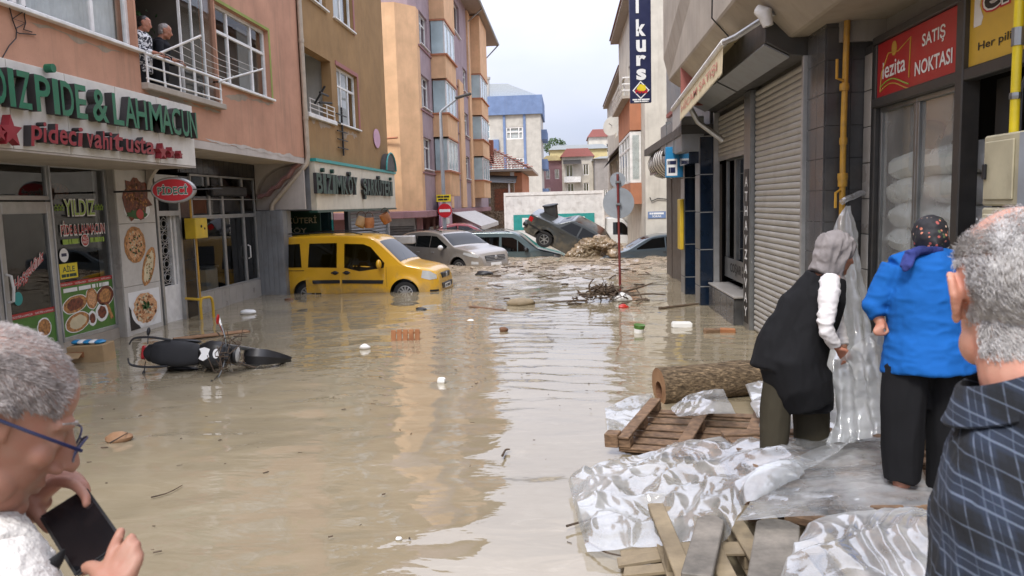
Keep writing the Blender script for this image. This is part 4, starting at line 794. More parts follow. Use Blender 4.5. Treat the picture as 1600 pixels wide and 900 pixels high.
# shop below: dark glass front, shutter, hanging baskets
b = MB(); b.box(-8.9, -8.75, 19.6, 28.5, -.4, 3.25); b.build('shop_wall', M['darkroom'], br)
sn = thing('shop_sign', 'dark green inner sign of the delicatessen above the yellow van', 'sign', (-7.9, 20.9, 1.6)); FN = FF(21.2)
b = MB(FN); b.box(-8.7, -6.9, 1.45, 2.1, -.05, 0); b.build('panel', M['darkgreen'], sn); prints(FN, sn, 'cream', 'lettering', ('ŞARKÜTERİ', -8.3, -7.0, 1.72, 1.98, .006, .01), ('BİZİMKÖY', -8.6, -7.3, 1.5, 1.68, .006, .01))
b = MB(); b.box(-7.15, -6.7, 21.6, 21.75, -.4, 2.1); b.build('glass_panel', M['tealglass'], br)
b = MB(); b.box(-6.62, -6.5, 22.6, 22.9, -.4, 2.1); b.build('post', M['black'], br)
def shutter(F, u0, u1, v0, v1, parent, pitch=.08, m='galv', stretch=1):
    k = max(3, int((v1-v0)/pitch))
    for i in range(k):
        a = v0+(v1-v0)*i/k; h = (v1-v0)/k; b_ = MB(F); pr = [(.0, 0), (.018, .18), (.024, .5), (.016, .82), (.0, .96)]
        b_.grid(np.array([[[u, a+h*y, x] for x, y in pr] for u in (u0, u1)])); b_.build('slat', M[m], parent, smooth=True, ang=60, recalc=False)
shs = thing('roller_shutter', 'closed grey roller shutter beyond the hanging baskets', 'shutter', (-6.9, 26, 0)); shutter(FL(-6.75), 23.0, 28.4, -.3, 2.1, shs, .12)
b = MB(FL(-6.75)); b.box(28.4, 28.58, -.4, 2.1, -.1, .1); b.build('guide', M['alu'], shs)
for k, (px, py, d, h) in enumerate(((565, 346, .30, .30), (577, 347, .28, .32), (602, 340, .28, .3))):
    p = ony(px, py, 20.4); bs = thing('hanging_basket', ['pale wicker basket hung under the delicatessen sign edge', 'round brown pan-shaped wicker basket hung under the sign', 'brown wicker basket hung apart beneath the sign end'][k], 'basket', tuple(p), 'baskets hanging under the sign')
    b = MB(); b.lathe([(.02, -h/2), (d*.42, -h/2), (d*.5, 0), (d*.46, h/2-.04), (d*.42, h/2-.04), (d*.40, -h*.3)], p, rotm(.3*(k-1), .4*(1-k), 0), n=16); b.build('bowl', M['crateorange' if k else 'cardboard'], bs, smooth=True)
    b = MB(); b.tube([p+(d*.4*math.cos(a), 0, h*.4+d*.5*math.sin(a)) for a in np.linspace(0, math.pi, 9)], .012, 6); b.build('handle', M['twig'], bs); b = MB(); b.tube([p+(0, 0, h*.4+d*.5), (p[0], p[1], 2.12)], .005, 4); b.build('cord', M['black'], bs)
# arched shop hood and pink plate at the far end
ah = thing('arched_hood', 'dark glazed arched hood at the end of the brown wall', 'hood', (-6.3, 28.3, 3.4)); b = MB(FL(-6.59)); b.prism([(27.3+.75*(1-math.cos(a)), 3.47+.62*math.sin(a)) for a in np.linspace(0, math.pi, 16)], .0, .22); b.build('shell', M['darkmetal'], ah, smooth=True)
b = MB(FL(-6.59)); b.tube([(28.05-.77*math.cos(a), 3.47+.64*math.sin(a), .23) for a in np.linspace(0, math.pi, 16)], .03, 6); b.build('rim', M['teal'], ah)
b = MB(FL(-6.59)); b.prism(disc(26.9, 4.55, .45, .33, 18), .01, .03); tag(b.build('wall_plate', M['pinksign']), 'pink number plate fixed on the brown wall', 'plate')
# ------------------------------------------------------------------ peach and lilac corner building
pu = thing('apartment_building', 'tall peach and lilac corner building with bay windows', 'building', (-10, 48, -.4))
F65 = FL(-6.6); fl = [3.9, 6.77, 9.65, 12.5]
holes = []
cols = ((36.1, 38.2), (45.2, 47.0), (51.2, 53.2), (60.5, 62.0))
for z in fl[:3]:
    for a, c in cols: holes.append((a, c, z, z+1.5))
for a, c in ((45.0, 50.2), (57.5, 64.5)): holes.append((a, c, 12.7, 14.6))
b = MB(F65); holed(b, 35.5, 65.5, 1.95, 15.4, holes, .25); b.build('wall', M['lilac'], pu)
for z in fl[:3]:
    for a, c in cols: window(F65, a, c, z, z+1.5, pu, w=-.12, mull=(.5,), trans=(.7,), fr=.07, sill=.12, curtain='curtain')
for a, c in ((45.0, 50.2), (57.5, 64.5)): window(F65, a, c, 12.7, 14.6, pu, w=-.15, mull=(.33, .66), fr=.08, gm='darkglass', sill=.12)
b = MB(); b.box(-7.6, -7.5, 35.5, 65.4, 2, 15); b.build('room_wall', M['room'], pu)
b = MB(); b.prism([(-24, 35.4), (-8.05, 34.3), (-7.35, 34.35), (-6.6+.01, 35.3), (-6.595, 36.0), (-24, 36.0)], 1.95, 11.07); b.build('corner_wall', M['peach'], pu)
b = MB(); b.prism([(-24, 35.6), (-8.05, 34.55), (-6.9, 35.0), (-6.62, 35.49), (-6.62, 36), (-24, 36)], 11.075, 15.4); b.build('upper_wall', M['lilac'], pu)
b = MB(); b.box(-24, -6.62, 65.2, 65.48, 1.9, 15.4); b.build('end_wall', M['lilac'], pu)
for a, c in ((48.4, 50.4), (42.6, 44.9), (53.6, 54.8)):
    b = MB(F65); b.box(a, c, 2.0, 9.9 if a == 48.4 else 15.3, .0, .12 if a != 42.6 else .06); b.build('pilaster', M['peach'], pu)
for u0, u1, tops in ((38.9, 42.5, 11.7), (55.2, 59.9, 11.7)):
    for k, z in enumerate(fl[:3]):
        b = MB(F65); b.box(u0, u1, z-1.25, z-.06, .002, .75); b.build('bay_parapet', M['peach'], pu)
        b = MB(F65); b.box(u0-.08, u1+.08, z-.06, z+.02, .002, .85); b.build('bay_sill', M['terracotta'], pu)
        window(FL(-6.6+.72), u0+.1, u1-.1, z+.02, z+1.62, pu, w=.0, mull=(.33, .66), fr=.08, gm='paleglass')
        o = MB(FF(38.98 if u0 < 40 else 55.28)); o.box(-6.55, -5.95, z+.03, z+1.62, 0, .03); o.build('bay_side_pane', M['paleglass'], pu)
        b = MB(F65); b.box(u0, u1, z+1.62, z+1.70, .002, .78); b.build('bay_lintel', M['terracotta'], pu)
    b = MB(F65); b.box(u0, u1, 11.36, 15.3, .002, .75); b.build('bay_top', M['peach'], pu)
for z in (3.72, 6.6, 9.48):
    b = MB(F65); b.box(35.6, 65.4, z-.04, z+.03, .001, .06); b.build('string_course', M['mauve'], pu)
b = MB(F65); b.box(34.2, 66.4, 15.41, 15.62, -10, 1.1); b.build('eaves', M['eaves'], pu)
b = MB(F65); b.tube([(34.2, 15.5, 1.15), (66.4, 15.5, 1.15)], .09, 8); b.tube([(66.3, 15.4, 1.1), (65.6, 14.2, .08), (65.6, 2.2, .08)], .06, 8); b.tube([(53.9, 15.4, 1.1), (53.9, 14.6, .1), (53.9, 10.0, .1)], .05, 6); b.build('gutter', M['steel'], pu)
b = MB(F65); b.prism([(34.2, 15.63), (66.4, 15.63), (62, 18.2), (40, 18.2)], -7, -4); b.build('roof', M['rooftile'], pu)
# cornice and ground floor of it
b = MB(); b.prism([(-24, 35.2), (-8.1, 34.1), (-7.3, 34.15), (-6.4, 35.2), (-6.4, 65.5), (-24, 65.5)], 1.62, 1.945); b.build('cornice', M['mauve'], pu, bevel=.03)
b = MB(); b.box(-24, -7.2, 36.6, 65.4, -.4, 1.62); b.build('ground_wall', M['mauve'], pu)
b = MB(); b.box(-24, -7.9, 36.1, 36.6, -.4, 1.62); b.build('ground_wall', M['mauve'], pu)
for k, (x, y) in enumerate(((-9.6, 35.9), (-8.9, 35.9), (-6.9, 35.9), (-6.9, 41), (-6.9, 46))):
    b = MB(); b.box(x-.12, x+.12, y-.12, y+.12, -.4, 1.62); b.build('post', M['mauve'], pu)
b = MB(); b.tube([onx(628, 320, -8.2)*0+np.array((-9.0, 34.2, 5.0)), (-9.0, 34.15, 4.9), (-9.0, 34.1, 2.0)], .05, 6); b.tube([(-9.0, 34.2, 5.0), (-8.6, 34.15, 5.15), (-7.4, 34.1, 5.2)], .05, 6); b.build('wall_pipe', M['terracotta'], pu)
sh2 = thing('roller_shutter', 'narrow grey roller shutter under the peach corner building', 'shutter', (-8, 35.7, 0)); shutter(FF(36.0), -8.75, -7.2, -.3, 1.25, sh2, .12); b = MB(FF(36.0)); b.box(-8.85, -7.1, 1.25, 1.6, -.1, .25); b.box(-8.85, -8.76, -.3, 1.25, -.02, .06); b.box(-7.19, -7.1, -.3, 1.25, -.02, .06); b.build('box', M['alu'], sh2)
b = MB(FL(-6.3)); b.box(37.8, 41.5, 1.0, 2.5, 0, .1); sgn = thing('shop_sign', 'pink shop sign beyond the no entry sign', 'sign', (-6.2, 39.5, 1)); b.build('panel', M['pinksign'], sgn); prints(FL(-6.3), sgn, 'printwhite', 'lettering', ('#3', 38.2, 41.2, 1.7, 2.3, .11, .02), ('#4', 38.6, 40.8, 1.2, 1.5, .11, .02))
aw = thing('awning', 'white fabric awning over a shop further up the street', 'awning', (-5.8, 47, 1.3)); b = MB(FL(-6.4)); b.quad((43, 1.75, 0), (54, 1.75, 0), (54, .95, 1.6), (43, .95, 1.6)); b.build('cover', M['whitecloth'], aw, recalc=False); b = MB(FL(-6.4)); b.quad((43, .95, 1.6), (54, .95, 1.6), (54, .7, 1.62), (43, .7, 1.62)); b.build('valance', M['whitecloth'], aw, recalc=False)
for k, u in enumerate((38.2, 40.2)):
    bd = thing('poster_board', ['framed white poster board beside the pink sign', 'second poster board at the foot of the pink shop'][k], 'board', (-6.9, u, -.4)); b = MB(FL(-6.9)); b.box(u, u+1.1, -.3, 1.1, 0, .06); b.build('frame', M['white'], bd); b = MB(FL(-6.9)); b.box(u+.2, u+.9, 0, .9, .061, .07); b.build('print', M['signgrey'], bd)
# street lamp with the no entry signs on it
lp = thing('street_lamp', 'grey street lamp column carrying the no entry sign', 'lamp', (-5.35, 33, -.4)); lx = float(ony(694, 330, 33)[0]); lz = lambda py: float(ony(694, py, 33)[2])
b = MB(); b.tube([(lx, 33, -.42), (lx, 33, lz(250)), (lx, 33, lz(172)-.1), (lx+.08, 33, lz(172)), (lx+.8, 33, lz(153))], [.09, .08, .06, .055, .045], 10); b.build('column', M['signgrey'], lp, smooth=True)
b = MB(); b.box(-.35, .35, -.12, .12, -.05, .05, rotm(0, -.25, 0), (lx+1.0, 33, lz(151))); b.build('lamp_head', M['darkmetal'], lp, bevel=.03)
ne = thing('traffic_sign', 'round red no entry sign with yellow plate above', 'sign', (lx, 32.8, 1)); Fn = FF(32.88); cz = lz(329)
b = MB(Fn); b.prism(disc(lx+.05, cz, .30, .30, 28), 0, .02); b.build('plate', M['signred'], ne); b = MB(Fn); b.box(lx-.19, lx+.29, cz-.06, cz+.06, .021, .025); b.build('bar', M['printwhite'], ne)
b = MB(Fn); b.box(lx-.29, lx+.33, cz+.38, cz+.68, 0, .02); b.build('yellow_plate', M['brightyellow'], ne); prints(Fn, ne, 'black', 'lettering', ('#5', lx-.25, lx+.28, cz+.55, cz+.63, .022), ('#4', lx-.22, lx+.25, cz+.43, cz+.51, .022))

patch_wall([(483, 182), (500, 190), (512, 194), (520, 200)], .12, 15, parent=br, F=F6, m='bareplaster'); patch_wall([(535, 208), (548, 210), (558, 214)], .10, 17, parent=br, F=F6, m='bareplaster')
# ------------------------------------------------------------------ right-hand commercial building
rb = thing('commercial_building', 'dark tiled commercial building with concrete balcony above the shutters', 'building', (3.5, 12, -.4))
FRa = FR(2.95); FRz = FR(3.45)
b = MB(); b.box(3.6, 9, 2.0, 9.1, 3.78, 9); b.box(3.1, 9, 9.1, 23, 3.85, 9.5); b.build('upper_wall', M['greyrender'], rb)
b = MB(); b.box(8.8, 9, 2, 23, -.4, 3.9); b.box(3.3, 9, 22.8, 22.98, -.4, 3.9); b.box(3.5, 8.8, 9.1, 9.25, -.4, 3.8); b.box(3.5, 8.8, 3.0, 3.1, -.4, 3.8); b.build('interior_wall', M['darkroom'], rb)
b = MB(); b.box(3.4, 8.9, 2, 23, -.4, .05); b.build('shop_floor', M['granite'], rb)
# dark pier between the shops: tiles one by one
b = MB(); b.box(2.965, 3.6, 9.165, 9.80, -.4, 4.6); b.build('pier', M['granite'], rb)
for i in range(12):
    z = -.35+i*.365
    for x0, x1 in ((2.97, 3.24), (3.245, 3.44)):
        q = MB(); q.box(x0, x1, 9.15, 9.165, z, z+.36); q.build('tile', M['darktile'], rb, bevel=.003)
    q = MB(FRa); q.box(9.16, 9.42, z, z+.36, -.015, .0); q.build('tile', M['darktile'], rb, bevel=.003)
    q = MB(FRa); q.box(9.425, 9.78, z, z+.36, -.015, .0); q.build('tile', M['darktile'], rb, bevel=.003)
b = MB(FRz); b.box(8.92, 9.14, .0, 3.78, -.1, .06); b.build('jamb', M['darkmetal'], rb)
for i in range(9):
    q = MB(FRz); z = .1+i*.40; q.box(8.93, 9.13, z, z+.39, .06, .07); q.build('tile', M['whitetile' if i < 4 else 'greytile'], rb, bevel=.004)
b = MB(FRa); b.box(9.785, 9.86, -.4, 3.84, -.06, .05); b.build('guide_rail', M['alu'], rb, bevel=.006)
# main shutter
s1 = thing('roller_shutter', 'tall closed grey roller shutter with many ribbed slats', 'shutter', (2.97, 11.2, -.4)); shutter(FR(3.0), 9.87, 12.5, -.25, 3.8, s1, .085, 'shutterbeige' if 'shutterbeige' in M else 'galv')
s2 = thing('roller_shutter', 'half-lowered grey roller shutter above the dark shop window', 'shutter', (2.97, 14.2, 2.9)); shutter(FR(3.0), 13.0, 15.45, 2.93, 3.72, s2, .085, 'shutterbeige' if 'shutterbeige' in M else 'galv')
b = MB(FR(3.0)); b.box(13.0, 15.45, 2.86, 2.93, -.01, .03); b.build('bottom_bar', M['alu'], s2)
b = MB(FRa); b.box(15.46, 15.55, -.4, 3.8, -.06, .05); b.build('guide_rail', M['alu'], rb, bevel=.006)
# lettered strip between the shutters
ls = thing('lettered_strip', 'narrow black upright strip with white letters between the shutters', 'sign', (2.93, 12.75, -.3))
b = MB(FRa); b.box(12.53, 12.97, -.4, 3.82, -.06, .04); b.build('strip', M['steel'], ls, bevel=.006); b = MB(FRa); b.box(12.6, 12.9, .1, 2.6, .04, .046); b.build('panel', M['black'], ls)
for k, c in enumerate('ATHAVZAVAY'):
    b = MB(FRa); z = 2.32-k*.235; text_into(b, c, 12.9-.05, 12.6+.05, z, z+.16, .048, 0, .02); b.build('letter', M['printwhite'], ls, recalc=False)
# shutter boxes over both openings
for k, (a, c) in enumerate(((9.82, 12.75), (12.80, 15.6))):
    sb = thing('shutter_box', ['long grey housing box over the tall shutter', 'grey housing box over the half-lowered shutter'][k], 'box', (2.7, (a+c)/2, 3.8)); P_ = [(2.98, 3.83), (2.75, 3.86), (2.45, 4.02), (2.45, 4.45), (2.98, 4.45)]
    q = MB(lambda V: np.stack([V[:, 0], V[:, 2], V[:, 1]], 1)); q.prism(P_, a, c); q.build('housing', M['darkmetal'], sb, bevel=.008)
    q = MB(lambda V: np.stack([V[:, 0], V[:, 2], V[:, 1]], 1)); q.prism([(2.752, 3.848), (2.452, 4.008), (2.448, 3.99), (2.748, 3.83)], a+.03, c-.03); q.build('lower_panel', M['galv'], sb)
# shop window under the half shutter
w2 = thing('storefront', 'dark shop window above a granite base under the half shutter', 'shop front', (3.0, 14.2, -.4))
window(FR(3.12), 13.05, 14.6, .62, 2.9, w2, w=.0, mull=(), trans=(), fr=.06, fm='steel', gm='shopglass', name='window_panel'); window(FR(3.12), 14.62, 15.42, .62, 2.9, w2, w=.0, fr=.05, fm='steel', gm='shopglass', name='window_panel')
b = MB(FR(3.12)); b.box(13.1, 15.4, .62, 1.0, .005, .02); b.build('sign_panel', M['steel'], w2); prints(FR(3.12), w2, 'black', 'lettering', ('COŞAR', 14.9, 13.95, .70, .93, .023, .03), ('#3', 13.9, 13.3, .84, .92, .023, .01), ('#4', 13.9, 13.3, .72, .80, .023, .01))
q = MB(); q.box(2.80, 3.15, 13.1, 15.4, -.4, .45); q.build('base_wall', M['granite'], w2, bevel=.01)
for k in range(4):
    q = MB(FR(2.80)); q.box(13.12+k*.57, 13.67+k*.57, -.3, .43, .0, .012); q.build('tile', M['granite'], w2, bevel=.004)
q = MB(); q.box(2.78, 3.2, 13.06, 15.44, .455, .49); q.build('sill', M['greytile'], w2, bevel=.006)
ps2 = thing('window_poster', 'small blue and white poster behind the dark shop glass', 'poster', (3.2, 13.5, 1.3)); q = MB(FR(3.19)); q.box(13.25, 13.6, 1.35, 2.0, 0, .004); q.build('print', M['skyblue'], ps2); q = MB(FR(3.19)); q.box(13.25, 13.6, 1.25, 1.35, 0, .004); q.build('caption', M['printwhite'], ps2)
# navy tiled pillars with bright metal flanks
for k, (y, tp) in enumerate(((15.6, 3.35), (17.6, 3.2))):
    pl = thing('tiled_pillar', ['navy tiled pillar beside the half-lowered shutter', 'navy tiled pillar carrying the yellow box'][k], 'pillar', (2.75, y, -.4))
    q = MB(); q.box(2.66, 2.98, y+.015, y+.55, -.4, tp); q.build('core', M['black'], pl)
    for i in range(5):
        z = -.35+i*.745; q = MB(); q.box(2.665, 2.975, y, y+.014, z, min(z+.725, tp)); q.build('tile', M['navytile'], pl, bevel=.004)
        q = MB(); q.box(2.645, 2.659, y+.01, y+.54, z, min(z+.725, tp)); q.build('metal_panel', M['steel'], pl, bevel=.004)
        q = MB(); q.box(2.655, 2.98, y-.004, y+.012, z+.727, z+.743); q.build('joint_strip', M['alu'], pl)
q = MB(); q.box(2.56, 2.642, 17.65, 18.1, 1.0, 2.15); yb = q.build('meter_box', M['yellowbox'], None, bevel=.015); tag(yb, 'slim yellow wall box on the navy pillar', 'box')
# overhang, ducts and clutter above the pillars
q = MB(); q.box(2.3, 3.1, 15.62, 23.0, 3.42, 3.6); q.build('canopy_slab', M['darkmetal'], rb)
q = MB(); q.box(2.45, 2.98, 15.7, 22.9, 2.85, 3.41); q.build('canopy_fascia', M['navytile'], rb)
for k, (a, c) in enumerate(((15.65, 16.8), (16.83, 18.0), (18.03, 19.2))):
    dct = thing('metal_duct', ['square grey sheet metal duct box next to the awning', 'middle grey sheet metal duct box over the pillars', 'end duct box of grey sheet metal with dark opening'][k], 'duct', (2.6, (a+c)/2, 3.1)); q = MB(); q.box(2.32, 2.72, a, c, 3.10+.05*k, 3.75+.07*k); q.build('casing', M['galv'], dct, bevel=.01)
    q = MB(); q.box(2.30, 2.74, a+.01, a+.05, 3.08+.05*k, 3.77+.07*k); q.build('flange', M['steel'], dct)
bs = thing('projecting_sign', 'blue and white box sign projecting over the pavement', 'sign', (2.4, 17.2, 2.6)); q = MB(); q.box(2.18, 2.55, 17.1, 17.3, 2.62, 3.28); q.build('box', M['skyblue'], bs, bevel=.01); q = MB(FF(17.1)); q.box(2.19, 2.42, 2.66, 3.02, .0, .006); q.build('panel', M['printwhite'], bs); prints(FF(17.1), bs, 'navy', 'lettering', ('#3', 2.21, 2.40, 2.9, 2.98, .01, .01), ('#2', 2.23, 2.38, 2.72, 2.84, .01, .01))
for k, (a, c, r) in enumerate(((18.6, 20.6, .52), (20.9, 22.4, .45))):
    ba = thing('barrel_awning', ['rounded grey fabric awning with dark seams above the pavement', 'second rounded awning at the far corner of the shops'][k], 'awning', (2.6, a, 2.8)); nA = 10
    for j in range(4):
        y0, y1 = a+(c-a)*j/4+.01, a+(c-a)*(j+1)/4-.01; q = MB(); ang = np.linspace(-.4, math.pi*.95, nA); q.grid(np.array([[[2.85-r*math.sin(t)*1.1, y, 3.15+r*.9*math.cos(t)*1.0] for t in ang] for y in (y0, (y0+y1)/2, y1)])); q.build('cover', M['whitecloth'], ba, smooth=True, recalc=False)
    for y in np.linspace(a, c, 5):
        q = MB(); q.tube([(2.85-(r+.01)*math.sin(t)*1.1, y, 3.15+(r+.01)*.9*math.cos(t)) for t in np.linspace(-.4, math.pi*.95, 10)], .007, 5); q.build('rib', M['black'], ba)
# brown closed panels of the last shop
for k in range(4):
    q = MB(FRa); a = 18.4+k*1.12; q.box(a, a+1.06, -.4, 2.84, -.05, .02+.015*(k % 2)); q.build('panel', M['doorbrown'] if 'doorbrown' in M else M['doorwood'], rb, bevel=.01)
q = MB(FRa); q.box(16.2, 17.55, -.4, 2.84, -.3, -.25); q.build('back_panel', M['black'], rb)
q = MB(FRa); q.box(18.15, 18.38, .2, .8, .0, .02); tag(q.build('wall_sticker', M['crateorange']), 'orange sticker low on the wall beyond the pillars', 'sticker')
# upper grey cladding over the far part
for k in range(8):
    q = MB(FRa); a = 16.2+k*.85; q.box(a, a+.83, 3.62, 8.5, -.1, .0); q.build('cladding', M['galv'], rb, bevel=.01)
q = MB(); q.box(2.2, 2.95, 15.0, 15.08, 3.9, 4.9); q.box(2.2, 2.28, 15.0, 17.2, 3.9, 3.98); q.build('steel_frame', M['roofsheet'], rb)
# concrete balcony with chamfered edges
bal = thing('concrete_balcony', 'heavy beige concrete balcony parapet with chamfered corner', 'balcony', (2.5, 12, 4.2))
X0, X1, XI = 2.1, 2.75, 4.2; Yn, Yf = 3.5, 17.0; zb, zr, zt = 4.06, 4.62, 8.5
v = [(X1, Yn, zb), (X1, Yf-1.1, zb), (XI, Yf-.4, zb+.05), (XI, Yn, zb), (X0, Yn, zr), (X0, Yf-.2, zr+.45), (X0+.25, Yf+1.6, 5.9), (XI, Yf+1.6, 5.9), (X0, Yn, zt), (X0, Yf-.2, zt), (X0+.25, Yf+1.6, zt), (XI, Yf+1.6, zt), (XI, Yn, zt), (X0+.1, Yf-.3, zr)]
q = MB(); q.add(v, [(0, 1, 2, 3), (0, 4, 13, 1), (4, 8, 9, 5, 13), (1, 13, 5), (5, 9, 10, 6), (1, 5, 6), (1, 6, 7, 2), (6, 10, 11, 7), (8, 12, 11, 10, 9), (3, 12, 8, 4, 0), (2, 7, 11, 12, 3)]); q.build('parapet', M['concrete'], bal, bevel=.02)
q = MB(); q.tube([(X0-.01, 11.2, 8.4), (X0-.012, 11.15, 6), (X0-.012, 11.3, 4.66), (X1-.05, 11.6, 4.1)], .012, 5); q.build('cable', M['black'], bal)
# awning with serrated valance on its arm
av = thing('awning', 'cream shop awning with serrated valance and faded red lettering', 'awning', (2.2, 13, 3.7))
q = MB(); q.tube([(2.18, 10.9, 4.25), (2.18, 16.0, 3.95)], .05, 8); q.build('front_bar', M['white'], av, smooth=True)
nz_ = 44; ya = np.linspace(10.95, 14.9, nz_*2+1); top = 4.22-(ya-10.9)*.3/5.1; q = MB()
q.add(np.concatenate([np.stack([np.full(len(ya), 2.175), ya, top], 1), np.stack([np.full(len(ya), 2.16), ya, top-.40+.05*(np.arange(len(ya)) % 2)], 1)]), [(i, i+1, len(ya)+i+1, len(ya)+i) for i in range(len(ya)-1)]); q.build('valance', M['creamcloth'], av, recalc=False)
ya = np.linspace(14.9, 16.0, 9); top = 4.22-(ya-10.9)*.3/5.1; q = MB(); q.add(np.concatenate([np.stack([np.full(9, 2.175), ya, top], 1), np.stack([np.full(9, 2.17), ya, top-.42], 1)]), [(i, i+1, 10+i, 9+i) for i in range(8)]); q.build('valance_end', M['greytile'], av, recalc=False)
prints(lambda V: np.stack([2.155-V[:, 2], V[:, 0], V[:, 1]-(V[:, 0]-10.9)*.0588], 1), av, 'pinkprint', 'lettering', ('HİCAM SATIŞI', 14.7, 11.3, 3.93, 4.13, .0, .01))
q = MB(); q.add([(2.2, 10.95, 4.26), (2.2, 16.0, 3.98), (2.95, 16.0, 4.42), (2.95, 10.95, 4.55)], [(0, 1, 2, 3)]); q.build('cover', M['creamcloth'], av, recalc=False)
q = MB(); q.tube([(2.5, 9.6, 4.32), (2.22, 10.3, 4.2), (2.18, 10.9, 4.25)], .04, 8); q.build('arm', M['alu'], av, smooth=True); q = MB(); q.tube([(2.9, 14.6, 3.2), (2.45, 14.6, 3.55), (2.2, 14.6, 4.0)], .05, 8); q.build('arm', M['alu'], av, smooth=True)
q = MB(); q.tube([(2.42, 9.55, 4.15), (2.38, 9.55, 4.3), (2.30, 9.6, 4.36)], [.06, .09, .06], 10); q.build('end_cap', M['white'], av, smooth=True)
# yellow gas riser in the corner
yp = thing('gas_pipe', 'weathered yellow gas pipe beside the dark tiles', 'pipe', (3.26, 9.08, .5)); gx = float(ony(1318, 200, 9.07)[0])
q = MB(); q.tube([(gx+.02, 9.07, 4.2), (gx, 9.07, 2.9), (gx, 9.07, .3)], .034, 12); q.build('pipe', M['pipeyellow'], yp, smooth=True)
for z, r in ((3.35, .05), (2.75, .042), (2.35, .055), (2.28, .05), (1.75, .04)):
    q = MB(); q.lathe([(r, z-.04), (r*1.08, z), (r, z+.04)], (gx, 9.07, 0), n=12); q.build('fitting', M['pipeyellow'], yp, smooth=True)
q = MB(); q.tube([(gx-.03, 9.05, 2.2), (gx-.09, 9.02, 2.17), (gx-.09, 9.02, 2.0)], .016, 6); q.tube([(gx-.02, 9.05, 3.42), (gx-.1, 9.02, 3.44), (gx-.1, 9.02, 3.65)], .016, 6); q.build('valve_lever', M['pipeyellow'], yp, smooth=True)
# poultry shop: framed windows, red and yellow signs
lz_ = thing('storefront', 'dark framed shop front stacked with white sacks behind the glass', 'shop front', (3.45, 7, .0))
b = MB(FRz); b.box(3.2, 8.92, 3.08, 3.18, -.06, .07); b.box(3.2, 8.92, 3.76, 3.84, -.06, .07); b.box(3.2, 8.92, .05, .3, -.1, .03); b.box(6.93, 7.06, .05, 3.76, -.08, .08); b.box(8.86, 8.92, .05, 3.76, -.06, .05); b.build('frame', M['darkmetal'], lz_, bevel=.01)
window(FRz, 7.07, 7.95, .3, 3.08, lz_, w=.0, fr=.05, fm='steel', gm='shopclear', name='window_panel'); window(FRz, 7.96, 8.85, .3, 3.08, lz_, w=.0, fr=.05, fm='steel', gm='shopclear', name='window_panel')
q = MB(FRz); q.box(6.72, 6.92, .1, 3.08, -.25, -.2); q.build('open_leaf', M['darkmetal'], lz_)
sk = 0
for i in range(9):
    for j in range(3):
        y = 7.35+j*.62+RNG.uniform(-.05, .05); z = .28+i*.27; sa = MB(); L = .33; a = RNG.uniform(-.1, .1)
        th = np.linspace(0, 2*math.pi, 17)[:-1]; rings = []
        for s_ in np.linspace(-1, 1, 9):
            kx = (1-abs(s_)**4)**.5*.9+.1; rings.append([(3.76+.26*kx*math.cos(t)*(1+.05*math.sin(5*t+i)), y+L*s_, z+.15*kx*math.sin(t)+.02*math.sin(3*s_+i+j)) for t in th])
        sa.grid(np.array(rings).transpose(1, 0, 2), closeu=True); o = sa.build('sack', M['sack'], None, smooth=True); tag(o, 'stuffed white sack stacked behind the poultry shop window', 'sack', 'white sacks stacked behind the shop glass')
l1 = thing('shop_sign', 'red sign lettered lezita SATIŞ NOKTASI', 'sign', (3.44, 8, 3.2)); b = MB(FRz); b.box(7.10, 8.86, 3.185, 3.755, .0, .03); b.build('panel', M['lezred'], l1)
def U(f): return 8.86-f*1.76
def Vz(f): return 3.185+f*.57
prints(FRz, l1, 'printwhite', 'lettering', ('lezita', U(.08), U(.40), Vz(.32), Vz(.62), .034, .012), ('SATIŞ', U(.60), U(.86), Vz(.55), Vz(.82), .034, .02), ('NOKTASI', U(.52), U(.94), Vz(.16), Vz(.40), .034, .02))
b = MB(FRz); wl = [(U(.05+.40*f), Vz(.18+.10*math.sin(f*4.2)-.02*f)) for f in np.linspace(0, 1, 12)]; b.tube([(u, v_, .034) for u, v_ in wl], .008, 5); b.build('green_swoosh', M['printlime'], l1)
b = MB(FRz); b.tube([(U(.05+.40*f), Vz(.10+.10*math.sin(f*4.2)-.02*f), .034) for f in np.linspace(0, 1, 12)], .007, 5); b.tube([(U(.05), Vz(.10), .034), (U(.07), Vz(.45), .034), (U(.16), Vz(.76), .034), (U(.30), Vz(.72), .034), (U(.46), Vz(.86), .034), (U(.45), Vz(.18), .034)], .007, 5); b.build('emblem_outline', M['gold'], l1)
b = MB(FRz); b.prism(disc(U(.24), Vz(.80), .06, .075, 16), .03, .036); b.build('emblem_sun', M['gold'], l1)
l2 = thing('shop_sign', 'yellow sign lettered Erpiliç beside the red one', 'sign', (3.44, 6, 3.2)); b = MB(FRz); b.box(4.6, 7.02, 3.19, 4.2, .0, .03); b.build('panel', M['erpyellow'], l2)
prints(FRz, l2, 'signred', 'red_outline', ('erpiliç', 6.75, 5.35, 3.50, 3.83, .033, .09)); prints(FRz, l2, 'printwhite', 'white_outline', ('erpiliç', 6.73, 5.37, 3.515, 3.815, .035, .05)); prints(FRz, l2, 'black', 'lettering', ('erpiliç', 6.70, 5.40, 3.53, 3.80, .037, .02), ('Her piliç Erpiliç değildir', 6.78, 5.2, 3.28, 3.37, .034, .01))
b = MB(FRz); b.prism([(6.86, 3.5), (6.75, 3.5), (6.72, 3.56), (6.78, 3.66), (6.70, 3.95), (6.62, 4.1), (6.76, 4.1), (6.84, 3.9), (6.86, 3.7)], .03, .034); b.build('white_shape', M['printwhite'], l2)
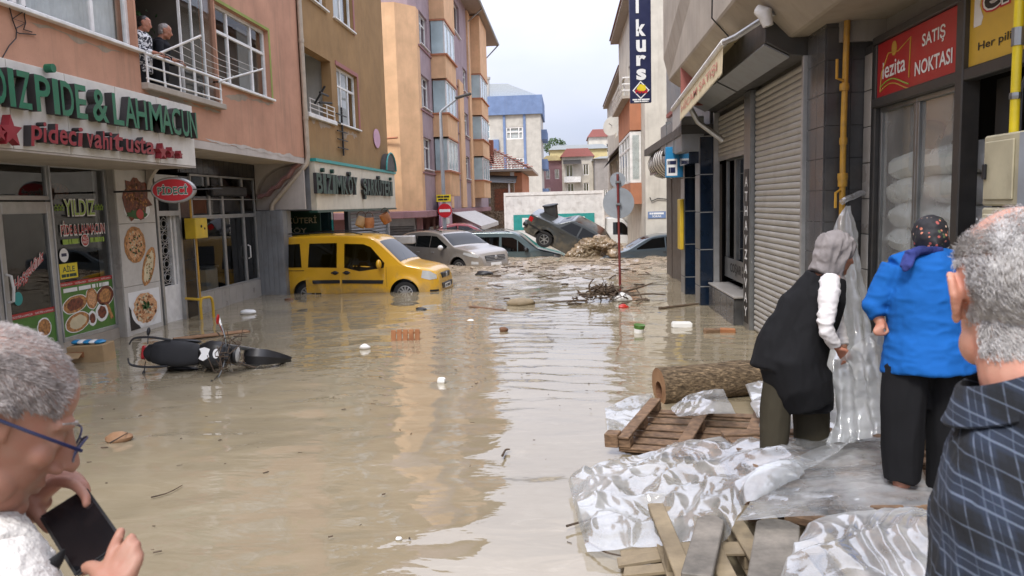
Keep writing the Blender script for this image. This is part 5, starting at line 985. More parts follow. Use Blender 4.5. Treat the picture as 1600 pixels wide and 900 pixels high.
q = MB(); q.box(-.25, .25, -.03, .03, -.22, .22, rotm(0, -.25, .5), (3.05, 6.2, 4.0)); fs = q.build('flood_light', M['white'], None, bevel=.02); tag(fs, 'white framed floodlight above the yellow sign', 'light')
# interior of the open doorway
q = MB(); q.box(5.2, 5.25, 4.0, 7.0, .05, 3.2); q.build('interior_wall', M['room'], rb)
q = MB(); q.ell((4.6, 6.2, 2.5), (.4, .7, .3)); tag(q.build('hanging_cloth', M['tomato'], None, smooth=True), 'dark red bundle hanging inside the doorway', 'cloth')
# meter cabinet and bright yellow pipe
cab = thing('meter_cabinet', 'two-tier beige metal meter cabinet under a bright yellow pipe', 'cabinet', (2.9, 4.9, .4)); cx, cy0, cy1 = 2.72, 4.3, 5.28
for k, (z0, z1) in enumerate(((.45, 2.04), (2.05, 2.50))):
    q = MB(); q.box(cx, 3.3, cy0, cy1, z0, z1); q.build('body', M['cabinet'], cab, bevel=.012)
    q = MB(FR(cx)); q.box(cy1-.36, cy1-.03, max(z0, 1.2)+.04, z1-.04, .0, .012); d_ = q.build('door', M['cabinet'], cab, bevel=.006)
    q = MB(FR(cx)); q.box(cy1-.075, cy1-.04, z1-.28, z1-.18, .012, .03); q.build('latch', M['black'], d_, bevel=.005)
q = MB(FR(cx)); q.box(cy1-.20, cy1-.09, 1.78, 1.92, .012, .016); q.build('meter_window', M['darkglass'], cab)
q = MB(FR(cx)); q.ell((cy1-.0, 1.72, .03), (.03, .035, .025)); q.tube([(cy1, 1.74, .02), (cy1-.03, 1.80, .04), (cy1-.06, 1.75, .02)], .007, 5); q.build('padlock', M['steel'], cab, smooth=True)
q = MB(FR(cx)); q.box(cy1-.50, cy1-.42, .5, 2.49, .0, .012); q.build('cover_strip', M['signgrey'], cab)
y2 = thing('gas_pipe', 'bright yellow gas pipe rising from the meter cabinet', 'pipe', (2.85, 4.95, 2.5)); pq = onx(1584, 210, 2.85)
q = MB(); q.tube([(pq[0], pq[1], 2.5), (pq[0], pq[1], 4.6)], .028, 12); q.build('pipe', M['brightyellow'], y2, smooth=True); q = MB(); q.lathe([(.034, 2.72), (.036, 2.74), (.034, 2.76)], (pq[0], pq[1], 0), n=12); q.build('clamp', M['steel'], y2); q = MB(); q.lathe([(.036, 3.05), (.036, 3.16)], (pq[0], pq[1], 0), n=12); q.build('clamp', M['steel'], y2)
q = MB(); q.tube([(2.95, 5.3, 2.5), (2.98, 5.35, 2.8), (3.1, 5.3, 3.2), (3.2, 5.2, 3.4)], .018, 6); tag(q.build('hose', M['black'], None, smooth=True), 'black hose behind the bright yellow pipe', 'hose')
# navy blue vertical sign
nv = thing('vertical_sign', 'tall navy vertical sign with white letters spelling kurs', 'sign', (2.1, 21.5, 4.8)); FV = FF(21.5); xl, xr = 1.79, 2.36
q = MB(FV); q.box(xl, xr, 4.78, 9.2, -.15, 0); q.build('panel', M['navy'], nv, bevel=.01)
for c, py0, py1 in (('a', -36, -16), ('l', -10, 20), ('k', 40, 67), ('u', 72, 88), ('r', 84, 98), ('s', 97, 112)):
    pass
for c, z0, z1 in (('a', 7.82, 8.15), ('l', 7.18, 7.66), ('k', 6.58, 7.02), ('u', 6.16, 6.48), ('r', 5.80, 6.08), ('s', 5.42, 5.72)):
    letters(FV, [(c, xl+.17, xl+(.25 if c == 'l' else .43), z0-.04, z1-.04)], 0, 0, .012, .01, nv, 'printwhite', bold=.04)
b = MB(FV); b.prism([(xl+.28, 5.36), (xl+.06, 5.11), (xl+.28, 4.88), (xl+.52, 5.11)], .001, .006); b.build('emblem', M['printwhite'], nv); b = MB(FV); b.prism([(xl+.28, 5.32), (xl+.10, 5.11), (xl+.28, 4.92), (xl+.48, 5.11)], .006, .010); b.build('emblem', M['navy'], nv)
b = MB(FV); b.prism(blob(1, 1, 0, 0, .15, 16, seed=2)(xl+.30, 5.17, .13, .10), .010, .014); b.build('emblem', M['brightyellow'], nv); prints(FV, nv, 'signred', 'emblem_lettering', ('Final', xl+.14, xl+.46, 5.03, 5.13, .016, .03)); prints(FV, nv, 'printwhite', 'lettering', ('#5', xl+.06, xl+.53, 4.845, 4.885, .004, .02), ('#6', xl+.10, xl+.50, 4.80, 4.83, .004, .02))
# ------------------------------------------------------------------ round sign on the rusty pole, street end
rs = thing('traffic_sign', 'back of a round grey traffic sign on a rusty red pole', 'sign', (1.18, 17.7, -.4)); Fs = FF(17.74)
q = MB(); q.tube([(1.20, 17.7, -.4), (1.17, 17.7, 2.75)], .028, 10); q.build('pole', M['redrust'], rs, smooth=True)
q = MB(Fs); q.prism(disc(1.185, 2.10, .355, .355, 36), -.02, 0); q.build('plate', M['signgrey'], rs); q = MB(Fs); q.prism(disc(1.175, 2.62, .175, .175, 28), -.02, 0); q.build('small_plate', M['signgrey'], rs)
q = MB(Fs); q.box(1.12, 1.24, 2.55, 2.60, .0, .08); q.box(1.12, 1.24, 2.05, 2.10, .0, .08); q.build('clamp', M['steel'], rs)
# ------------------------------------------------------------------ right side beyond the side street
c1 = thing('apartment_building', 'cream building with terracotta spandrels and upper balcony past the corner', 'building', (5, 36, -.4))
b = MB(FF(29.98)); holed(b, 3.04, 9, -.4, 12.8, [], .015); b.build('side_wall', M['creamwall'], c1)
FC = FR(3.05); b = MB(FC); hs = [(33.6, 37.5, 2.9, 4.85), (33.6, 37.5, 6.6, 8.4), (40, 42, 3.0, 4.6), (40, 42, 6.8, 8.4)]; holed(b, 30.0, 44, -.4, 10.8, hs, .25); b.build('wall', M['creamwall'], c1)
for h in hs: window(FC, *h, c1, w=-.1, mull=(.33, .66), trans=(.72,), fr=.09, curtain='curtain')
for z0, z1 in ((4.95, 6.2), (2.0, 2.85)):
    q = MB(FC); q.box(31.6, 38.2, z0, z1, .002, .45); q.build('spandrel', M['terracotta'], c1)
window(FR(2.6), 31.7, 38.1, 2.86, 4.9, c1, w=.0, mull=(.25, .5, .75), trans=(.7,), fr=.10, curtain='curtain', name='bay_window')
q = MB(FF(31.7)); q.box(2.62, 3.04, 2.86, 4.9, 0, .05); q.build('bay_side', M['white'], c1); q = MB(FF(31.65)); q.box(2.70, 2.96, 3.0, 4.75, 0, .02); q.build('bay_side_pane', M['pane'], c1)
q = MB(FC); q.box(31.5, 38.3, 6.2, 6.3, .0, .75); q.build('balcony_slab', M['concrete'], c1)
rlg = thing('balcony_railing', 'pale metal railing of the cream building balcony', 'railing', (2.4, 35, 6.3))
for z in (6.5, 6.75, 7.0):
    q = MB(FC); q.tube([(31.5, z, .72), (38.3, z, .72)], .03, 5); q.tube([(31.5, z, .72), (31.5, z, .0)], .03, 5); q.build('rail', M['white'], rlg)
q = MB(); q.box(2.62, 9, 29.7, 44.3, 10.8, 11.0); q.build('eaves', M['eaves'], c1); q = MB(lambda V: np.stack([V[:, 0], V[:, 2], V[:, 1]], 1)); q.prism([(2.55, 11.01), (9, 11.01), (7, 12.6)], 29.6, 44.4); q.build('roof', M['rooftile'], c1)
q = MB(); q.box(3.4, 9, 44, 44.2, -.4, 10.8); q.build('rear_wall', M['creamwall'], c1)
q = MB(FF(30.0)); q.box(3.10, 3.60, -.4, 1.75, .0, .01); q.build('doorway', M['darkroom'], c1) if False else None
np_ = thing('street_sign', 'blue street name plate on the cream wall', 'sign', (3.45, 29.9, 1.45)); q = MB(FF(29.97)); q.box(3.12, 3.80, 1.44, 1.70, 0, .015); q.build('plate', M['navy'] if False else M['bluetrim'], np_); prints(FF(29.97), np_, 'printwhite', 'lettering', ('#3', 3.18, 3.74, 1.59, 1.66, .018, .01), ('SOKAK', 3.28, 3.64, 1.48, 1.56, .018, .02))
q = MB(); q.tube([(3.2, 29.95, 2.25), (3.25, 29.93, 2.1), (3.5, 29.93, 2.2), (3.9, 29.93, 2.15), (4.5, 29.95, 2.2)], .02, 5); tag(q.build('wall_cable', M['black'], None), 'black cable looped along the cream wall', 'cable')
# next house on the same side, with satellite dishes
c2 = thing('house', 'narrow cream house with overhanging eaves and satellite dishes', 'house', (5, 54, -.4)); FD = FR(3.35)
b = MB(FD); hs = [(46, 48, 3, 4.8), (50, 52.5, 3, 4.8), (56, 58.5, 3, 4.8), (46, 48, 6.3, 7.8), (50, 52.5, 6.3, 7.8)]; holed(b, 44.4, 62, -.4, 9.4, hs, .25); b.build('wall', M['creamwall'], c2)
for h in hs: window(FD, *h, c2, w=-.1, mull=(.5,), fr=.10, curtain='darkcurtain')
q = MB(FF(44.35)); q.box(3.35, 9, -.4, 9.4, -.05, 0); q.build('side_wall', M['yellowwall'], c2); q = MB(); q.box(3.05, 9, 44.0, 62.4, 9.4, 9.6); q.build('eaves', M['eaves'], c2); q = MB(lambda V: np.stack([V[:, 0], V[:, 2], V[:, 1]], 1)); q.prism([(3.0, 9.61), (9, 9.61), (7, 11)], 43.9, 62.5); q.build('roof', M['rooftile'], c2)
q = MB(FD); q.quad((45, 5.6, 0), (60, 5.6, 0), (60, 4.9, .6), (45, 4.9, .6)); q.quad((45, 5.3, 0), (60, 5.3, 0), (60, 4.6, .5), (45, 4.6, .5)); q.build('slatted_hood', M['twig'], c2, recalc=False)
def dish(x, y, z, r, lab):
    o = thing('satellite_dish', lab, 'dish', (x, y, z)); R_ = rotm(math.radians(75), 0, math.radians(-35)); q = MB(); q.lathe([(r*k/5, .35*r*(k/5)**2) for k in range(6)], (x, y, z), R_, n=20); q.build('reflector', M['palegrey'], o, smooth=True); p = np.array((x, y, z)); q = MB(); q.tube([p, p+R_@np.array((0, 0, r*.9))], .02, 5); q.tube([p, p+np.array((.5, .1, -.3))], .03, 5); q.build('arm', M['darkmetal'], o)
dish(2.95, 47.5, 6.6, .62, 'grey satellite dish high on the narrow cream house')
# ------------------------------------------------------------------ left side beyond the corner building
th = thing('house', 'low peach house with an old red tiled hip roof', 'house', (-6, 70, -.4))
q = MB(); q.box(-13, -4.6, 69, 82, -.4, 5.0); q.build('wall', M['peach'], th); q = MB(); q.box(-3.9, -4.59, 69.1, 82, -.4, 4.9); q.build('side_wall', M['terracotta'], th)
q = MB(); q.box(-4.95, -4.6, 68.94, 69.0, -.4, 4.95); q.build('corner_strip', M['white'], th); q = MB(); q.box(-13.5, -2.9, 68.2, 82.5, 5.0, 5.2); q.build('eaves', M['eaves'], th)
# roof covered with rows of pan tiles, each row its own piece
rx0, rx1 = -13.5, -2.9
for i in range(12):
    f0, f1 = i/12, (i+1)/12; z0, z1 = 5.2+2.5*f0, 5.2+2.5*f1; ya, yb2 = 68.2+5*f0, 68.2+5*f1; xr_ = rx1-4.6*f0; k = int((xr_-rx0)/.28)
    uu_ = np.linspace(rx0, xr_, k*2+1); bmp_ = .07*(np.arange(k*2+1) % 2); jit = RNG.uniform(-.03, .03, k*2+1)
    q = MB(); q.grid(np.stack([np.stack([uu_, np.full(len(uu_), ya-.06), z0+.06+bmp_+jit], 1), np.stack([uu_, np.full(len(uu_), yb2), z1+bmp_*.5], 1)])); q.build('tile_row', M['rooftile'], th, recalc=False)
q = MB(); q.add([(-2.9, 68.2, 5.2), (-2.9, 82.5, 5.2), (-7.5, 78, 7.7), (-7.5, 73.2, 7.7)], [(0, 1, 2, 3)]); q.build('side_roof', M['rooftile'], th, recalc=False)
q = MB(); q.box(-7.3, -6.6, 71, 71.8, 5.8, 8.0); q.build('chimney', M['brick'], th); q = MB(); q.tube([(-7.6, 71, 6.4), (-7.6, 71, 8.4), (-7.55, 71, 9.3)], [.28, .24, .08], 8); q.build('chimney_cowl', M['darkmetal'], th)
sh = thing('shed', 'tumbledown brick and stone shed below the tiled house', 'shed', (-7, 63, -.4)); q = MB(); q.box(-9, -4.5, 66.7, 67.2, -.4, 4.1); q.build('wall', M['rubble'], sh)
# brick infill panel: bricks as geometry, joined (too far to pick apart)
q = MB()
for r in range(22):
    for c in range(9):
        x = -6.2+c*.165+(.08 if r % 2 else 0); q.box(x, x+.15, 66.62, 66.70, 1.6+r*.085, 1.67+r*.085)
o = q.build('brickwork', M['brick'], sh); o['kind'] = 'stuff'
q = MB()
for k in range(60):
    x, z = RNG.uniform(-8.5, -4.6), RNG.uniform(-.2, 1.5); q.ell((x, 66.68, z), (RNG.uniform(.12, .25), .08, RNG.uniform(.06, .14)), nu=7, nv=5)
o = q.build('rubble_stones', M['rubble'], sh); o['kind'] = 'stuff'
q = MB(); q.add([(-9.3, 66.2, 4.2), (-4.3, 66.2, 3.9), (-4.3, 69, 4.6), (-9.3, 69, 4.9)], [(0, 1, 2, 3)]); q.build('roof', M['darkmetal'], sh, recalc=False)
q = MB(); q.tube([(-4.9, 66.5, -.4), (-4.9, 66.5, 3.9)], .09, 8); q.build('pipe', M['white'], sh)
# tall block with blue bands
tb = thing('apartment_building', 'tall grey apartment block with blue bands and chimneys', 'building', (-9, 112, 0)); FT = FF(110)
hs = []
for z in (10.9, 6.6, 2.4): hs.append((-8.3, -5.9, z+.3, z+2.0))
hs += [(-12.3, -10.6, 11.4, 13.4), (-12.3, -10.3, 7.0, 9.0), (-12.3, -10.3, 2.8, 4.6)]
q = MB(FT); holed(q, -16, -3.4, -1, 14.6, hs, .3); q.build('wall', M['palegrey'], tb)
for h in hs[:3]: window(FT, *h, tb, w=-.05, mull=(.25, .75), trans=(.6,), fr=.16, curtain='curtain')
for h in hs[3:]: window(FT, *h, tb, w=-.2, mull=(.33, .66), trans=(.5,), fr=.12, gm='tealglass')
for x in (-8.7, -5.85):
    q = MB(FT); q.box(x, x+.35, -1, 14.6, .002, .15); q.build('blue_strip', M['bluetrim'], tb)
q = MB(FT); q.box(-16, -3.1, 14.6, 17.2, -12, .4); q.build('blue_band', M['bluetrim'], tb)
q = MB(); q.box(-3.45, -3.39, 110.05, 122, -1, 14.6); q.build('side_wall', M['palegrey'], tb)
for z in (4.0, 8.2, 12.4):
    for y in (112, 115, 118):
        q = MB(); q.box(-3.39, -2.6, y, y+1.6, z-1.2, z+.2); q.build('side_balcony', M['bluetrim'], tb)
for z in (9.6, 5.3):
    q = MB(FT); q.box(-12.5, -10.2, z, z+1.5, .002, .6); q.build('balcony', M['white'], tb); q = MB(FT); q.box(-10.25, -9.35, z, z+1.6, .002, .5); q.build('balcony_side', M['bluetrim'], tb); 
    q = MB(FT); q.prism(disc(-11.7, z+.75, .4, .4, 14), .6, .64); q.build('fan_unit', M['galv'], tb)
q = MB(FF(115.5)); q.prism([(-16, 17.2), (-3.6, 17.2), (-8, 19.0), (-16, 19.2)], -6, 5); q.build('roof', M['greyroof'], tb)
q = MB(); q.lathe([(.5, 16.5), (.5, 19.6), (.65, 19.7), (.65, 20.0)], (-11.0, 110.6, 0), n=12); q.build('chimney', M['palegrey'], tb); q = MB(); q.box(-9.9, -9.0, 111, 112, 18, 19.0); q.build('chimney', M['palegrey'], tb)
# terraces up the slope at the end of the street
hill = MB(); hill.add([(-60, 120, -.4), (60, 120, -.4), (90, 400, 16), (-90, 400, 16), (-200, 120, -.45), (200, 120, -.45)], [(0, 1, 2, 3)]); struct('hillside', hill, M['pavement'])
def row_house(x0, x1, y, z1, dpt, wm, rm, lab, wins, zb=-.4, hip=1.2, par=None):
    h = thing('house', lab, 'house', ((x0+x1)/2, y, zb)); F_ = FF(y); q = MB(F_); holed(q, x0, x1, zb, z1, wins, .3); q.build('wall', M[wm], h)
    q = MB(); q.box(x0, x0+.1, y+.01, y+dpt, zb, z1); q.box(x1-.1, x1, y+.01, y+dpt, zb, z1); q.build('side_wall', M[wm], h)
    q = MB(F_); q.prism([(x0-.3, z1), (x1+.3, z1), (x1-.8, z1+hip), (x0+.8, z1+hip)], -dpt, .5); q.build('roof', M[rm], h)
    for w_ in wins: window(F_, *w_, h, w=-.1, mull=(.5,), fr=.12, gm='darkglass')
    return h
row_house(-3.9, -.6, 128, 9.0, 8, 'mauve', 'yellowwall', 'small pink house at the far end of the street', [(-3.3, -2.6, 6.0, 7.6), (-1.8, -1.1, 6.0, 7.6), (-3.3, -2.6, 3.2, 4.6)], hip=.8)
h = row_house(-.6, 4.4, 126, 9.4, 9, 'creamwall', 'roofsheet', 'white house with red sheet roof and stacked balconies', [(.0, 1.2, 6.2, 8.2), (2.8, 3.7, 6.4, 8.2), (.2, 1.3, 3.5, 5.2), (2.8, 3.7, 3.6, 5.2)], hip=1.3)
for z in (5.3, 2.4):
    q = MB(FF(126)); q.box(-.3, 2.4, z, z+.9, .002, 1.1); q.build('balcony', M['white'], h)
q = MB(FF(126)); q.quad((-.4, 8.9, 0), (2.5, 8.9, 0), (2.5, 8.2, 1.6), (-.4, 8.2, 1.6)); q.build('canopy', M['darkmetal'], h, recalc=False)
row_house(4.45, 9.5, 119, 8.6, 8, 'greyrender', 'greyroof', 'bare grey block house beside the white one', [(5.6, 6.3, 2.6, 4.0)], hip=.3)
row_house(-3.0, 8.0, 150, 12.2, 10, 'yellowwall', 'greyroof', 'long yellow terrace rising behind the row', [(-1, .2, 9.2, 10.8), (2, 3.2, 9.2, 10.8)], hip=.8)
row_house(4.8, 12.0, 160, 15.2, 10, 'creamwall', 'roofsheet', 'pale house with red roof high on the slope', [(6, 7.3, 12.0, 13.8), (8.3, 9.6, 12.0, 13.8)], hip=1.5)
row_house(9.6, 17, 175, 18.5, 10, 'creamwall', 'roofsheet', 'topmost red-roofed house on the slope', [(10.3, 11.6, 15.2, 17.0)], hip=1.8)
tr = thing('tree', 'small green tree showing beside the tall block', 'tree', (-2.2, 170, 6)); q = MB(); q.tube([(-2.2, 170, 6), (-2.1, 170, 12), (-2.4, 170, 15)], [.35, .25, .1], 7); q.build('trunk', M['twig'], tr); q = MB()
for k in range(900):
    d_ = RNG.normal(0, 1, 3); d_ /= np.linalg.norm(d_); c_ = np.array((-2.2, 170, 14.2))+d_*RNG.uniform(.4, 1)**.5*np.array((2.6, 2.2, 2.0)); R_ = rotm(*RNG.uniform(-3, 3, 3)); q.add(np.array([[-.22, 0, 0], [0, .12, .03], [.22, 0, 0], [0, -.12, .03]])@R_.T+c_, [(0, 1, 2, 3)])
q.build('crown', M['foliage'] if 'foliage' in M else M['herb'], tr, recalc=False)
# ------------------------------------------------------------------ vehicles: body lofted from a side profile and a width law
def chaikin(p, it=2):
    p = np.asarray(p, float)
    for _ in range(it):
        a, b_ = p[:-1]*.75+p[1:]*.25, p[:-1]*.25+p[1:]*.75; q = np.empty((2*len(a), 2)); q[0::2] = a; q[1::2] = b_; p = np.vstack([p[:1], q, p[-1:]])
    return p
class Car:
    """x: 0 rear .. L front, y lateral, z up from the road"""
    def __init__(s, L, Wb, top, belt, tumble, axles, R, sill=.28, crown=.05, endk=(.22, .5), flare=.025, it=2, sh=.07, arch=None):
        s.L, s.Wb, s.belt, s.tum, s.ax, s.R, s.sill, s.crown, s.endk, s.flare, s.sh = L, Wb, belt, tumble, axles, R, sill, crown, endk, flare, sh
        t_ = chaikin(top, it); s.tx, s.tz = t_[:, 0], t_[:, 1]; s.A = arch or R+.075
    def top(s, x): return np.interp(x, s.tx, s.tz)
    def bot(s, x):
        z = np.full(np.shape(x), s.sill, float)
        for a in s.ax:
            d = np.abs(x-a); z = np.where(d < s.A, np.maximum(z, s.R+np.sqrt(np.maximum(s.A**2-d**2, 0))), z)
        return z
    def W(s, x, z):
        x = np.asarray(x, float); z = np.asarray(z, float); w_ = np.full(np.broadcast(x, z).shape, s.Wb)
        bl = s.belt(x) if callable(s.belt) else s.belt
        w_ = w_-np.where(z > bl, (z-bl)*s.tum, 0)-.05*np.clip((bl-.18-z)/bl, 0, 1)**1.5-.018*np.exp(-((z-(bl-.06))/.05)**2)*0
        k, r = s.endk
        for dd in (x, s.L-x):
            q = np.clip(1-dd/r, 0, 1); w_ = w_-k*q**2.6
        for a in s.ax:
            rr = np.hypot(x-a, z-s.R); w_ = w_+s.flare*np.exp(-((rr-s.A)/.07)**2)
        return w_
    def topz(s, x, y):
        t_ = s.top(x); w_ = s.W(x, t_-s.sh); return t_-s.crown*(np.clip(np.abs(y)/np.maximum(w_, .05), 0, 1))**2.2
    def body(s, m, parent):
        xs = set(np.linspace(.0, s.L, 90)); xs |= {0.0, .012, .03, .06, .1, s.L-.1, s.L-.06, s.L-.03, s.L-.012, s.L}
        for a in s.ax: xs |= set(np.clip(a+s.A*np.cos(np.linspace(0, math.pi, 25)), 0, s.L)) | {a-s.A-.002, a+s.A+.002}
        xs = np.array(sorted(x for x in xs if 0 <= x <= s.L)); nl, rings = 16, []
        for x in xs:
            b0 = float(s.bot(x)); t0 = float(s.top(x)); e = min(x, s.L-x); rnd = .05*max(0, 1-e/.05)**2
            b0 = min(b0+rnd, t0-.12); t1 = t0-rnd; sh = min(s.sh, (t1-b0)*.4)
            zz_ = np.linspace(b0, t1-sh, nl); side = [(float(s.W(x, z)), z) for z in zz_]; w1 = side[-1][0]
            arc = [(w1-sh*(1-math.cos(a)), t1-sh+sh*math.sin(a)-s.crown*(1-0)*1.0*0) for a in np.linspace(.3, math.pi/2, 4)]
            wi = arc[-1][0]; tp = [(wi*f, t1+s.crown*.55*(1-f**2)) for f in (.8, .55, .28, 0)]
            half = side+arc+tp; full = half+[(-y, z) for y, z in half[-2::-1]]
            rings.append([(x, y, z) for y, z in full])
        q = MB(); P_ = np.array(rings); n_ = P_.shape[1]; q.grid(P_); F_ = [(i*n_, (i+1)*n_, (i+1)*n_+n_-1, i*n_+n_-1) for i in range(len(xs)-1)]; q.f += F_; q.mi += [0]*len(F_)
        q.f += [tuple(range(n_)), tuple((len(xs)-1)*n_+j for j in range(n_))[::-1]]; q.mi += [0, 0]
        return q.build('body', m, parent, smooth=True, ang=35)
    def patch(s, name, poly, m, parent, side=1, off=.005, nx=14, nz=5, thick=.004):
        """panel lying on the flank; poly: convex (x, z) outline"""
        poly = np.asarray(poly, float); x0, x1 = poly[:, 0].min(), poly[:, 0].max(); xs = sorted(set(np.round(np.concatenate([np.linspace(x0+1e-4, x1-1e-4, nx), np.clip(poly[:, 0], x0+1e-4, x1-1e-4)]), 5)))
        cols = []
        for x in xs:
            zs = []
            for (xa, za), (xb, zb_) in zip(poly, np.roll(poly, -1, 0)):
                if (xa-x)*(xb-x) <= 0 and abs(xa-xb) > 1e-9: zs.append(za+(zb_-za)*(x-xa)/(xb-xa))
            z0, z1 = min(zs), max(zs); cols.append([(x, z) for z in np.linspace(z0, z1, nz)])
        C_ = np.array(cols); Y_ = s.W(C_[..., 0], C_[..., 1]); A_ = np.stack([C_[..., 0], side*(Y_+off), C_[..., 1]], -1); B_ = np.stack([C_[..., 0], side*(Y_+off-thick-.004), C_[..., 1]], -1)
        q = MB(); q.grid(A_); a, b_ = A_.shape[:2]; base = q.n; q.add(B_.reshape(-1, 3), [])
        ring = [(i, 0) for i in range(a)]+[(a-1, j) for j in range(1, b_)]+[(i, b_-1) for i in range(a-2, -1, -1)]+[(0, j) for j in range(b_-2, 0, -1)]
        idx = [i*b_+j for i, j in ring]; F_ = [(idx[k], idx[(k+1) % len(idx)], base+idx[(k+1) % len(idx)], base+idx[k]) for k in range(len(idx))]; q.f += F_; q.mi += [0]*len(F_)
        return q.build(name, m, parent, smooth=True, ang=40, recalc=False)
    def toppatch(s, name, x0, x1, f0, f1, m, parent, off=.006, nx=10, ny=13, inset=(0, 0)):
        X_ = np.linspace(x0, x1, nx); rows = []
        for i, x in enumerate(X_):
            t1 = float(s.top(x)); w1 = float(s.W(x, t1-s.sh)); sl_ = (float(s.top(x+.02))-float(s.top(x-.02)))/.04; nn = np.array([-sl_, 1.0]); nn /= np.linalg.norm(nn); f = f0+(f1-f0)*i/(nx-1)
            rows.append([(x+nn[0]*off, w1*f*g_, t1+s.crown*.55*(1-(f*g_)**2)-.012*(abs(f*g_) > .85)+nn[1]*off) for g_ in np.linspace(-1, 1, ny)])
        q = MB(); q.grid(np.array(rows)); return q.build(name, m, parent, smooth=True, ang=60, recalc=False)
    def at(s, x, z, side=1, off=0): return np.array([x, side*(float(s.W(x, z))+off), z])
    def wheels(s, parent, spokes=8, rimr=.66, wd=.20, rimm='alu', sides=(1, -1)):
        for a in s.ax:
            for sd_ in sides:
                R_ = rotm(math.radians(-90*sd_), 0, 0); c = np.array([a, sd_*(s.Wb-.03), s.R]); r = s.R
                q = MB(); q.lathe([(r*rimr, -wd), (r*.93, -wd), (r, -wd*.85), (r, -wd*.12), (r*.95, .0), (r*.8, .012), (r*rimr, .0), (r*rimr*.98, -.03)], c, R_, n=32); w_ = q.build('wheel', M['rubber'], parent, smooth=True)
                q = MB(); q.lathe([(r*rimr*.99, -.05), (r*rimr*1.0, -.005), (r*rimr*.9, .0), (r*rimr*.88, -.05), (r*.05, -.06)], c, R_, n=28); q.lathe([(0.0, -.005), (r*.16, -.01), (r*.18, -.06)][::-1], c, R_, n=14)
                for k in range(spokes):
                    a_ = 2*math.pi*k/spokes; d1 = np.array([math.cos(a_), math.sin(a_), 0]); e1 = np.array([-math.sin(a_), math.cos(a_), 0])
                    p = [d1*r*.12-e1*r*.05, d1*r*.12+e1*r*.05, d1*r*rimr*.93+e1*r*.055, d1*r*rimr*.93-e1*r*.055]
                    V = [x+np.array((0, 0, z)) for z in (-.045, -.012) for x in p]; q.add((np.array(V)@R_.T)+c, [(0, 1, 2, 3), (4, 5, 6, 7), (0, 4, 5, 1), (1, 5, 6, 2), (2, 6, 7, 3), (3, 7, 4, 0)])
                q.build('rim', M[rimm], w_, smooth=True, ang=30)
        for a in s.ax:   # dark wheel housings
            q = MB(); nA = 18; an = np.linspace(0, math.pi, nA); A_ = s.A-.004
            q.grid(np.array([[(a+A_*math.cos(t_), y, s.R+A_*math.sin(t_)) for t_ in an] for y in (-s.Wb+.02, -s.Wb+.35, s.Wb-.35, s.Wb-.02)])); q.build('wheel_housing', M['black'], parent, recalc=False)
    def cabin(s, parent, x0, x1, z0): # dark interior block below the glass line
        q = MB(); q.box(x0, x1, -s.Wb+.12, s.Wb-.12, .3, z0); q.build('interior', M['black'], parent, bevel=.05)
    def mirror(s, parent, x, z, m, sd_, sz=(.10, .10, .09)):
        p = s.at(x, z, sd_); q = MB(); q.ell(p+(-.02, sd_*.14, .02), sz, nu=12, nv=8); mr_ = q.build('mirror', m, parent, smooth=True); q = MB(); q.tube([p+(.02, -sd_*.02, -.03), p+(0, sd_*.1, 0)], .022, 6); q.build('stalk', M['black'], mr_)
    def handle(s, parent, x, z, sd_, m='black', L=.16):
        p = s.at(x, z, sd_); q = MB(); q.tube([p+(-L/2, -sd_*.01, 0), p+(-L/2+.02, sd_*.03, .005), p+(L/2-.02, sd_*.03, .005), p+(L/2, -sd_*.01, 0)], .014, 6); q.build('handle', M[m], parent, smooth=True)
def place(o, x, y, z, yaw=0, pitch=0, rollx=0):
    o.location = (x, y, z); o.rotation_mode = 'XYZ'; o.rotation_euler = (rollx, pitch, yaw)
